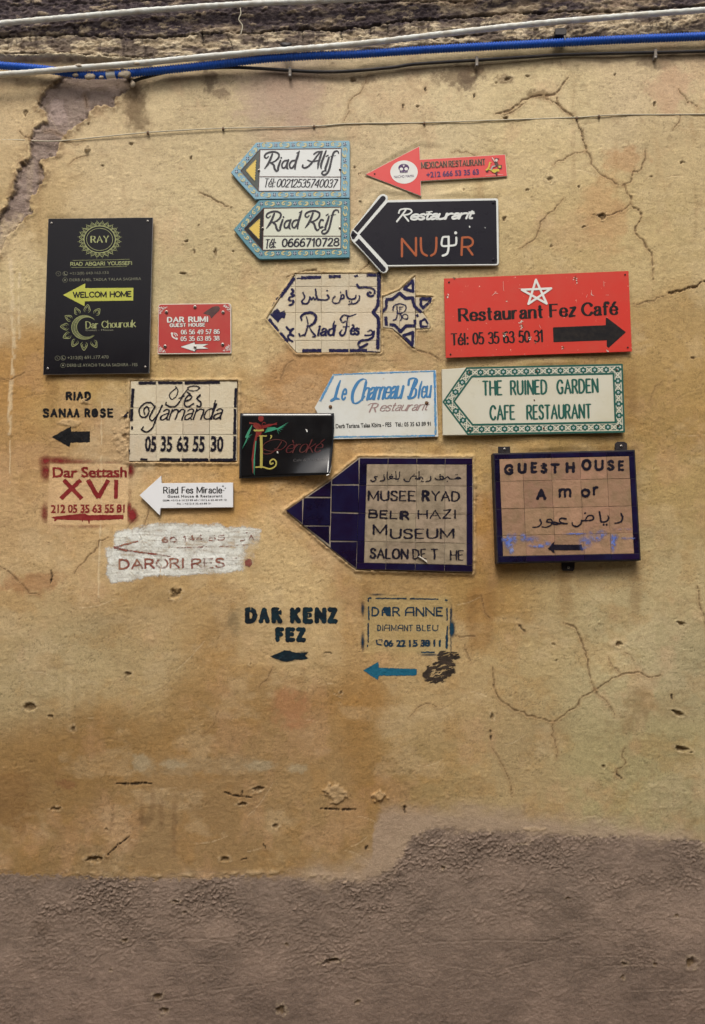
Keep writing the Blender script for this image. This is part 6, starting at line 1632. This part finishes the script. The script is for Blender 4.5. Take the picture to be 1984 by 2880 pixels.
I = Ink(FG); I.pen('R', (1010, 368), (1056, 367), 60, 11, shear=.5, contrast=.5); I.line([(1000, 318), (1020, 306), (1060, 302)], 6); I.pen('estaurant', (1085, 362), (1440, 354), 62, 9, gap=.10, shear=.5, contrast=.5); I.obj('mauve_lettering', M['mauve'], T, .0062)
I = Ink(FG); I.sans('Derb Tariana Talaa Kbira - FES', (758, 491), (1175, 478), 33, .022); I.sans('T\u00e9l.: 05 35 63 89 91', (1202, 478), (1470, 472), 32, .02); I.line([(744, 488), (742, 500)], 5)
I.obj('small_lettering', M['black'], T, .0062)
for x, y in ((718, 330), (1437, 301)): screw(*FG.p(x, y), 5.2, .0064, M['rust'], T, dark=False)

# ---- green bordered plate
o_ = FH([(66, 84), (262, 70), (800, 58), (1511, 42), (1520, 300), (1530, 586), (800, 602), (74, 612)])
T = thing_at('sign_plate', o_, .016, 'cream plate with a dark green flowered arrow border and green serif capitals', 'sign')
slab('plate', o_, .016, .013, M['garden'], T, cham=1.0)
I = Ink(FH)
outer = [(78, 345), (266, 74), (1508, 46), (1525, 583), (274, 602)]; innr = [(162, 342), (306, 142), (1440, 118), (1456, 508), (312, 528)]
for i in range(5): I.line([outer[i], outer[(i + 1) % 5]], 14); I.line([innr[i], innr[(i + 1) % 5]], 15)
mid = [(120, 344), (284, 110), (1472, 84), (1488, 545), (292, 566)]; C2 = Ink(FH); C3 = Ink(FH)
for i, n in enumerate((3, 13, 5, 13, 3)):
    (x0, y0), (x1, y1) = mid[i], mid[(i + 1) % 5]; l = math.hypot(x1 - x0, y1 - y0); ux, uy = (x1 - x0) / l, (y1 - y0) / l; g = l / n
    for k in range(n):
        cx, cy = x0 + ux * g * k, y0 + uy * g * k
        for j in range(6):
            t = math.atan2(uy, ux) + .52 + j * 1.047; I.disc(cx + 17 * math.cos(t) * (1.25 if j % 3 == 1 else 1), cy + 16 * math.sin(t), 11, n=7)
        I.disc(cx, cy, 13, n=8); C2.disc(cx, cy, 9, n=10); C3.disc(cx, cy, 4, n=8)
        mx, my = cx + ux * g / 2, cy + uy * g / 2
        for s_, q in ((0, 13), (0, -13), (13, 0), (-13, 0)): I.disc(mx + ux * s_ - uy * q, my + uy * s_ + ux * q, 4.5, n=6)
        for q in (1, -1): I.line([(mx - ux * 18 - uy * 20 * q, my - uy * 18 + ux * 20 * q), (mx + ux * 18 - uy * 20 * q, my + uy * 18 + ux * 20 * q)], 5, ends=False)
I.obj('border', M['green'], T, .016); C2.obj('flower_eyes', M['petal_white'], T, .0165); C3.obj('flower_dots', M['green'], T, .0168)
I = Ink(FH)
for t, x0, y0, x1, y1, h in (('THE', 398, 290, 545, 286, 110), ('RUINED', 620, 286, 905, 278, 108), ('GARDEN', 992, 278, 1315, 266, 106), ('CAFE', 455, 487, 648, 482, 110), ('RESTAURANT', 750, 482, 1258, 472, 108)):
    I.pen(t, (x0, y0), (x1, y1), h, 17, gap=.28, serif=.075, contrast=.72, wob=.6, seed=len(t))
I.obj('lettering', M['green'], T, .0162)
for x, y in ((828, 98), (1468, 88), (882, 555), (1480, 537), (286, 108), (290, 570)): screw(*FH.p(x, y), 2.9, .0172, M['rust'], T, dark=False)
screw(*FH.p(806, 330), 2.2, .0164, M['rust'], T, dark=False, name='rust_spot')

# ---- tile sign with looped script
T = thing_at('tile_sign', YAMP, .002, 'beige tile sign with black looped script above bold numbers, its left edge crumbling', 'sign')
D_Y = .0015
for xs in ((716, 915), (915, 1112), (1112, 1308), (1308, 1512)):
    for ys in ((58, 255), (255, 450), (450, 645)):
        sd_ += 1; tile(clip(FI([(xs[0], ys[0]), (xs[1], ys[0]), (xs[1], ys[1]), (xs[0], ys[1])]), YAMP), D_Y, .012, M['bare_tile'], T, sd_, .22)
I = Ink(FI)
for p, w in [([(785, 71), (910, 69)], 19), ([(930, 69), (1108, 70)], 19), ([(1126, 69), (1385, 67)], 20), ([(745, 112), (736, 250)], 21), ([(735, 262), (734, 350)], 20), ([(738, 392), (737, 412)], 11), ([(720, 560), (716, 596)], 14), ([(1503, 108), (1497, 250)], 19), ([(1496, 262), (1493, 448)], 20),
             ([(1494, 462), (1490, 640)], 21), ([(800, 630), (850, 636)], 13), ([(940, 634), (1090, 636)], 20), ([(1104, 636), (1298, 636)], 20), ([(1312, 637), (1490, 636)], 20)]: I.line(p, w, ends=False)
I.poly([(668, 320), (716, 272), (720, 326)])
I.line(spline([(1145, 106), (1190, 91), (1236, 105), (1200, 127), (1160, 124), (1145, 106)], 5), 6); I.line(spline([(1150, 112), (1112, 160), (1092, 200), (1062, 238), (1022, 246), (988, 230), (990, 212)], 5), 10, taper=(.4, .8)); I.line(spline([(1058, 96), (1076, 126), (1062, 168), (1032, 192), (1014, 172), (1022, 142), (1060, 112)], 5), 6); I.line(spline([(1082, 186), (1122, 166)], 3), 6)
I.line(spline([(1130, 205), (1165, 190), (1176, 168), (1152, 162), (1127, 195), (1124, 232), (1150, 246), (1188, 222)], 5), 9); I.line([(1146, 138), (1164, 152)], 8); I.line(spline([(1240, 158), (1216, 186), (1244, 214), (1240, 242), (1216, 240)], 5), 11)
I.line(spline([(902, 240), (872, 214), (822, 226), (790, 268), (800, 314), (836, 320), (862, 282), (850, 246), (826, 262), (830, 302)], 5), 9); I.line(spline([(908, 242), (882, 288), (866, 328), (888, 346), (928, 300), (960, 236)], 5), 10); I.line(spline([(940, 275), (922, 320), (905, 362), (880, 410), (846, 430), (808, 416), (820, 394)], 5), 9, taper=(1, .8))
I.pen('amanda', (940, 343), (1388, 336), 112, 10, gap=.10, shear=.38, contrast=.7); I.line(spline([(1352, 198), (1338, 250), (1322, 335)], 4), 11, taper=(.4, 1))
for t, x0, x1 in (('05', 832, 912), ('35', 948, 1030), ('63', 1066, 1150), ('55', 1184, 1270), ('30', 1316, 1408)): I.sans(t, (x0, 571), (x1, 574), 113, .020)
bx = Film((335, 1065, 675, 1305), 1.15); bx.ink(I, 1.0, .7); bx.wear(.6, 9, 41, .61, .66)
bx.c *= 1 - .9 * sstep(.40, .58, fbm(bx.U / 12, bx.V / 9, 1450, 4)) * (1 - sstep(20, 36, np.hypot(bx.U - 372, (bx.V - 1278) * .8)))
glk = paint('worn_black_glaze', (.008, .007, .013), (.016, .014, .022), grain=.10, rough=.35, sc=60, hard=1.5)
bx.obj('glaze', glk, T, .0012, D_Y)

# ---- white arrow plate
o_ = FJ([(780, 328), (942, 182), (946, 237), (1480, 233), (1480, 418), (938, 424), (932, 478)])
T = thing_at('sign_plate', o_, .012, 'clean white arrow-shaped plate with fine black lettering, left of the pointed tiled sign', 'sign')
slab('plate', o_, .013, .008, M['snow'], T, cham=.6)
I = Ink(FJ)
I.pen('Riad Fes Miracle', (962, 313), (1395, 311), 46, 8.5, gap=.2, contrast=.7, serif=.05); I.sans('Guest House & Restaurant', (990, 345), (1400, 342), 20, .02, space=1.15)
I.sans('GSM: +212 6 14 53 89 60 / +212 6 62 40 69 12', (955, 372), (1432, 368), 13, .012); I.sans('Fix  : +212 5 35 63 85 51', (1062, 397), (1315, 395), 13, .012)
for x, y, r in ((1405, 260, 11), (1422, 275, 9), (1411, 292, 7)): I.poly([(x - r, y), (x - r * .25, y - r * .25), (x, y - r), (x + r * .25, y - r * .25), (x + r, y), (x + r * .25, y + r * .25), (x, y + r), (x - r * .25, y + r * .25)])
I.obj('lettering', M['black'], T, .013)

# ---- curling black plate with a parrot
out = [(42, 378), (745, 378), (737, 560), (722, 812), (700, 843), (400, 855), (35, 868)]
def curl(u, v):
    x, y = (u - 660) * 2.66, (v - 1020) * 2.66
    a = max(0.0, (y - 620) / 240.0); b = max(0.0, (x - 250) / 470.0)
    return .013 + .044 * a * a * b * b + .010 * max(0.0, (x - 560) / 180.0) ** 2 * a
T = thing_at('sign_plate', FG(out), .013, 'glossy black plate with a parrot, its lower right corner curling off the wall', 'sign')
nu, nv = 26, 20; vs, fs = [], []
TLc, TRc, BRc, BLc = (42, 378), (745, 378), (712, 838), (35, 868)
for side, off in ((0, 0.0), (1, -.0014)):
    for j in range(nv + 1):
        for i in range(nu + 1):
            s, t = i / nu, j / nv
            x = (TLc[0] * (1 - s) + TRc[0] * s) * (1 - t) + (BLc[0] * (1 - s) + BRc[0] * s) * t
            y = (TLc[1] * (1 - s) + TRc[1] * s) * (1 - t) + (BLc[1] * (1 - s) + BRc[1] * s) * t
            x += 10 * math.sin(t * 3.1) * s; y -= 10 * math.sin(s * 3.1) * t * 0
            u, v = FG.p(x, y); vs.append(P(u, v, curl(u, v) + off))
n1_ = (nu + 1) * (nv + 1)
for j in range(nv):
    for i in range(nu):
        a = j * (nu + 1) + i; fs.append((a, a + nu + 1, a + nu + 2, a + 1)); b = a + n1_; fs.append((b, b + 1, b + nu + 2, b + nu + 1))
ring = [i for i in range(nu + 1)] + [j * (nu + 1) + nu for j in range(1, nv + 1)] + [nv * (nu + 1) + i for i in range(nu - 1, -1, -1)] + [j * (nu + 1) for j in range(nv - 1, 0, -1)]
for k in range(len(ring)): a, b = ring[k], ring[(k + 1) % len(ring)]; fs.append((a, b, b + n1_, a + n1_))
nfront = 2 * nu * nv
mesh_obj('plate', vs, fs, [M['tin_black'], M['smoke']], T, smooth=True, midx=[0] * nfront + [1] * (len(fs) - nfront))
cv = lambda u, v: curl(u, v)
I = Ink(FG)
I.disc(192, 418, 15, 20); I.disc(206, 416, 14, 17); I.poly([(180, 405), (205, 398), (220, 418), (210, 440), (190, 440)])
for k in range(5): I.line(spline([(200, 490 - 4 * k), (165, 462 - 2 * k), (112, 446 + 3 * k)], 4), 9, taper=(1, .3)); I.line(spline([(212, 490 - 4 * k), (262, 474 - 3 * k), (318, 448 + 4 * k)], 4), 8, taper=(1, .3))
I.line([(152, 470), (182, 500), (212, 505)], 26); I.line(spline([(222, 480), (206, 462), (218, 446), (232, 452)], 4), 5)
I.line([(170, 520), (148, 620), (136, 720), (138, 825)], 16, taper=(1, .3)); I.poly([(158, 512), (205, 512), (200, 540), (165, 560)])
I.obj('red_feathers', M['parrot_red'], T, 0, cv, lift=.0006)
I = Ink(FG)
for k in range(6): I.line(spline([(130 - 4 * k, 470 + 6 * k), (95 - 5 * k + 14, 530 + 6 * k), (58 + 15 * k, 645 - 22 * k)], 4), 5.5, taper=(1, .2)); 
for k in range(6): I.line(spline([(228 + 4 * k, 522 - 7 * k), (310, 498 - 2 * k), (402 - 14 * k, 448 + 17 * k)], 4), 5.5, taper=(.8, .2))
I.line([(160, 590), (150, 700), (150, 840)], 8, taper=(1, .2)); I.line([(146, 720), (142, 830)], 6, taper=(1, .2))
I.obj('green_feathers', M['parrot_green'], T, 0, cv, lift=.0010)
I = Ink(FG)
I.line([(148, 506), (178, 508), (214, 505)], 13); I.line([(200, 556), (202, 660), (200, 780)], 20); I.line([(188, 548), (238, 548)], 9); I.line(spline([(160, 782), (210, 780), (262, 794), (304, 776), (312, 742), (292, 722), (268, 736), (270, 758), (288, 752)], 5), 11); I.line(spline([(272, 545), (278, 552), (266, 572)], 3), 9, taper=(1, .3))
I.obj('yellow_lettering', M['parrot_yellow'], T, 0, cv, lift=.0014)
I = Ink(FG)
I.line(spline([(352, 592), (320, 640), (276, 676), (228, 682), (206, 662), (222, 652)], 5), 7); I.line(spline([(350, 650), (270, 662), (215, 640), (232, 600), (300, 575), (370, 585), (388, 612), (350, 648), (300, 645)], 6), 5)
I.pen('\u00e8roke\u0301'.replace('e\u0301', '\u00e9'), (378, 674), (640, 668), 92, 9, gap=.08, shear=.5, contrast=.35)
I.obj('red_lettering', M['wine'], T, 0, cv, lift=.0008)
I = Ink(FG); I.sans('Cafe & Restaurant', (440, 740), (704, 728), 20); I.obj('small_lettering', M['smoke'], T, 0, cv, lift=.0008)
I = Ink(FG); I.poly([(530, 495), (545, 500), (548, 520), (540, 518)]); I.poly([(316, 662), (326, 664), (328, 678), (318, 676)]); I.line([(706, 835), (690, 842)], 6); I.line([(728, 770), (712, 825)], 3, taper=(.3, .6)); I.obj('scratches_and_glints', M['white'], T, 0, cv, lift=.0016)  # white chips, plus strokes that paint the glint on the curled corner

# ---- pointed navy and tan tile sign
T = thing_at('tile_sign', MUSEUM, .010, 'big pointed sign of navy glazed tiles around a tan lettered field', 'sign')
D_M = .0150
slab('grout_bed', MUSEUM, D_M - .0022, .016, M['grout'], T, cham=1.4)
for poly in ([(195, 398), (195, 582), (68, 484)],
             [(205, 385), (415, 385), (412, 602), (195, 598)], [(240, 375), (418, 252), (415, 378)], [(216, 606), (404, 606), (404, 748)],
             [(424, 246), (632, 86), (634, 280), (424, 282)], [(420, 288), (632, 288), (630, 498), (418, 494)], [(417, 502), (628, 508), (622, 720), (410, 716)], [(412, 726), (620, 726), (612, 930), (412, 776)]):
    sd_ += 1; tile(FL(poly), D_M, .004, M['navy_glaze'], T, sd_, .45, tilt=.0007)
QB = ((639, 78), (1512, 80), (1514, 958), (613, 938))
def bl(s, t):
    (a, b), (c, d), (e, f), (g, h) = QB
    return ((a * (1 - s) + c * s) * (1 - t) + (g * (1 - s) + e * s) * t, (b * (1 - s) + d * s) * (1 - t) + (h * (1 - s) + f * s) * t)
def cell(s0, t0, s1, t1): return FL([bl(s0, t0), bl(s1, t0), bl(s1, t1), bl(s0, t1)])
sx = [0, .252, .506, .758, 1]; ty = [0, .246, .495, .750, 1]; fs0, fs1, ft0, ft1 = .066, .948, .055, .942
for i in range(4):
    sd_ += 4
    tile(cell(sx[i], 0, sx[i + 1], ft0), D_M, .004, M['navy_glaze'], T, sd_, .4, tilt=.0003); tile(cell(sx[i], ft1, sx[i + 1], 1), D_M, .004, M['navy_glaze'], T, sd_ + 1, .4, tilt=.0003)
    a, b = max(ty[i], ft0), min(ty[i + 1], ft1)
    tile(cell(0, a, fs0, b), D_M, .004, M['navy_glaze'], T, sd_ + 2, .4, tilt=.0003); tile(cell(fs1, a, 1, b), D_M, .004, M['navy_glaze'], T, sd_ + 3, .4, tilt=.0003)
    for j in range(4):
        sd_ += 1; c, d_ = max(sx[j], fs0), min(sx[j + 1], fs1)
        tile(cell(c, a, d_, b), D_M + .0003, .004, M['tan_tile'], T, sd_, .38, tilt=.0008)
I = Ink(FL)
sp = lambda *p: spline(list(p), 5)
for p, w in [(sp((1420, 235), (1400, 225), (1385, 238), (1420, 238)), 8), (sp((1400, 238), (1340, 240), (1318, 222), (1296, 236), (1270, 240), (1262, 218), (1284, 222), (1280, 240), (1240, 246), (1222, 232)), 7),
             (sp((1190, 218), (1186, 248), (1150, 262)), 7), (sp((1128, 238), (1116, 222), (1100, 240), (1098, 185)), 7), (sp((1098, 238), (1070, 238), (1078, 222), (1050, 218), (1030, 236), (1022, 258), (990, 256), (982, 240)), 7),
             (sp((948, 186), (944, 236), (915, 242)), 7), (sp((918, 180), (920, 236), (905, 238)), 6), (sp((905, 238), (880, 238), (872, 220), (895, 222), (880, 240)), 7), (sp((850, 185), (856, 240), (880, 240)), 6), (sp((828, 222), (830, 244), (800, 256)), 7),
             (sp((775, 220), (752, 224), (765, 242), (740, 258), (724, 246)), 7)]: I.line(p, w)
for x, y in ((1382, 208), (1394, 208), (1318, 258), (1262, 204), (1118, 256), (1130, 256), (1058, 204), (936, 256), (884, 206), (826, 208)): I.disc(x, y, 4.5)
def word(t, x0, y0, x1, y1, h, w, s=.05, c=.55): I.pen(t, (x0, y0), (x1, y1), h, w, gap=.24, serif=s, contrast=c, wob=1.0, seed=int(x0))
word('MUSEE', 708, 405, 1068, 408, 72, 14); word('RYAD', 1128, 405, 1408, 410, 70, 14); I.pen('R', (1128, 405), (1168, 405), 70, 18)
word('BELR', 712, 536, 1015, 552, 56, 12, .04, .8); word('HAZI', 1094, 546, 1386, 542, 62, 11, .05, .6); I.pen('R', (968, 552), (1016, 552), 58, 15)
word('M', 748, 668, 846, 668, 72, 14); word('USEUM', 880, 700, 1364, 698, 70, 15)
word('SALON', 724, 850, 1008, 858, 72, 15, .04, .6); word('DE', 1052, 858, 1152, 856, 72, 11, .05, .5); word('T', 1196, 858, 1240, 858, 74, 13); word('HE', 1344, 866, 1440, 866, 72, 11, .04, .5)
bx = Film((1030, 1300, 1318, 1600), 1.1); bx.ink(I, 1.0, .7); bx.wear(.7, 9, 51, .60, .66)
bx.obj('lettering', glk, T, .0008, D_M + .0003)
slab('splinter', FL([(1090, 838), (1108, 838), (1160, 872), (1163, 890), (1140, 872)]), .024, .008, M['white_edge'], T, cham=.5)

# ---- framed tile sign on iron lugs
o_ = FM([(92, 185), (1448, 152), (1506, 1210), (130, 1240)])
T = thing_at('tile_sign', o_, .034, 'heavy framed sign of pinkish tiles with navy border hung on iron lugs', 'sign')
slab('frame', o_, .0425, .039, M['iron'], T, cham=1.6)
QB = ((104, 197), (1440, 165), (1494, 1200), (142, 1228))
def cell(s0, t0, s1, t1): return FM([bl(s0, t0), bl(s1, t0), bl(s1, t1), bl(s0, t1)])
sx = [0, .20, .405, .61, .80, 1]; ty = [0, .252, .506, .755, 1]; fs0, fs1, ft0, ft1 = .036, .962, .046, .945; D_G = .0442
for i in range(5):
    sd_ += 2
    tile(cell(sx[i], 0, sx[i + 1], ft0), D_G, .002, M['navy_glaze'], T, sd_, .3, tilt=.0003); tile(cell(sx[i], ft1, sx[i + 1], 1), D_G, .002, M['navy_glaze'], T, sd_ + 1, .3, tilt=.0003)
for i in range(4):
    a, b = max(ty[i], ft0), min(ty[i + 1], ft1); sd_ += 2
    tile(cell(0, a, fs0, b), D_G, .002, M['navy_glaze'], T, sd_, .3, tilt=.0003); tile(cell(fs1, a, 1, b), D_G, .002, M['navy_glaze'], T, sd_ + 1, .3, tilt=.0003)
    for j in range(5):
        sd_ += 1; c, d_ = max(sx[j], fs0), min(sx[j + 1], fs1)
        tile(cell(c, a, d_, b), D_G + .0003, .002, M['pink_tile'], T, sd_ + 3, .36, tilt=.0009)
I = Ink(FM)
for ch, x0, x1, y0, y1, w in [('G', 195, 292, 290, 395, 27), ('U', 328, 413, 275, 384, 27), ('E', 452, 516, 270, 376, 25), ('S', 547, 612, 278, 382, 26), ('T', 642, 728, 282, 380, 25), ('H', 786, 874, 270, 376, 27), ('O', 936, 1034, 240, 350, 27),
                              ('U', 1062, 1150, 246, 354, 23), ('S', 1182, 1252, 250, 354, 23), ('E', 1287, 1345, 254, 356, 22), ('A', 504, 602, 524, 632, 26)]:
    g, st = GLY[ch]
    X = lambda a: x0 + w / 2 + a / g * (x1 - x0 - w); Y = lambda b: y1 - w / 2 - b * (y1 - y0 - w)
    for s in st:
        k = s[0] if s[0] in 'scd' else 'l'; p = [(X(a), Y(b)) for a, b in _pts(s[1:] if k != 'l' else s)]
        if k == 's': p = spline(p, 5)
        if k == 'c': p = spline(p, 5, True); p = p + [p[0]]
        I.line(p, w, ends=k != 'c')
I.pen('m', (730, 600), (832, 598), 102, 20); I.pen('o', (944, 598), (1010, 596), 98, 20); I.pen('r', (1058, 580), (1094, 578), 100, 19)
for p, w in [(sp((1316, 762), (1330, 800), (1312, 840), (1258, 855)), 15), (sp((1108, 745), (1118, 800), (1128, 840), (1172, 836), (1194, 812), (1192, 785)), 15), (sp((940, 828), (1000, 830), (1048, 818), (1044, 785), (1005, 782), (968, 828)), 14),
             (sp((940, 828), (930, 862), (896, 884), (858, 878), (846, 845)), 13), (sp((792, 812), (752, 806), (728, 822), (745, 850), (800, 856), (730, 858)), 12), (sp((730, 858), (700, 850), (672, 842), (665, 862), (700, 866), (730, 858)), 12),
             (sp((665, 860), (655, 825), (620, 818), (606, 840), (650, 850), (648, 870), (606, 892), (560, 888)), 12), (sp((540, 818), (552, 850), (528, 885), (470, 894)), 13)]: I.line(p, w, taper=(1, .5))
for x, y in ((1150, 868), (1178, 868), (972, 758)): I.disc(x, y, 10)
I.poly([(618, 1098), (675, 1030), (677, 1140)]); I.line([(672, 1085), (930, 1085)], 50, ends=False); I.poly([(925, 1060), (938, 1060), (950, 1110), (925, 1110)])
bx = Film((1408, 1280, 1768, 1570), 1.1); bx.ink(I, 1.0, .8); bx.wear(.6, 9, 61, .60, .66)
bx.obj('lettering', glk, T, .0008, D_G + .0003)
bx = Film((1405, 1485, 1790, 1568), 1.2)
for i, (x, y, ru, rv, k) in enumerate([(245, 1030, 16, 24, .9), (215, 1010, 18, 10, .7), (300, 1000, 10, 20, .6), (380, 990, 12, 14, .7), (270, 1110, 10, 18, .8), (460, 1010, 30, 14, .5), (530, 1070, 34, 7, .8), (600, 1050, 20, 10, .6), (880, 955, 40, 4, .8),
                                       (980, 1030, 26, 24, .55), (1080, 990, 30, 16, .6), (1130, 960, 18, 16, .6), (1035, 935, 12, 16, .4), (1240, 1040, 10, 30, .9), (1250, 985, 14, 14, .7), (1350, 1000, 34, 6, .4), (1340, 910, 40, 5, .4), (1420, 1000, 12, 5, .6), (960, 1080, 16, 20, .4)]):
    bx.mist(*FM.p(x, y), ru / 1.1, rv / 1.1, k, seed=i)
bx.wear(.9, 7, 62, .42, .60)
bx.obj('blue_smears', paint('chalky_blue', (.07, .12, .38), (.20, .22, .36), grain=.45, rough=.9), T, .0014, D_G + .0003)
for pts, scr, r in (([(143, 122), (256, 120), (258, 182), (145, 184)], (203, 146), 0), ([(1258, 155), (1260, 92), (1280, 74), (1345, 74), (1374, 92), (1374, 156)], (1318, 118), 0), ([(750, 1222), (875, 1220), (872, 1290), (858, 1310), (765, 1308), (752, 1290)], (813, 1276), 0)):
    slab('lug', FM(pts), .0075, .007, M['iron'], T, cham=.8); screw(*FM.p(*scr), 3.8, .008, M['screw'], T)

# several panels stand a little off the wall on their screws
for o in list(COL.objects):
    lb = o.get('label') or ''
    for key, g in (('petal ring', .005), ('bright red rectangular', .006), ('near-black arrow', .006), ('flowered arrow border', .003), ('fine black lettering', .003)):
        if key in lb and o.type == 'EMPTY': o.location.y -= g
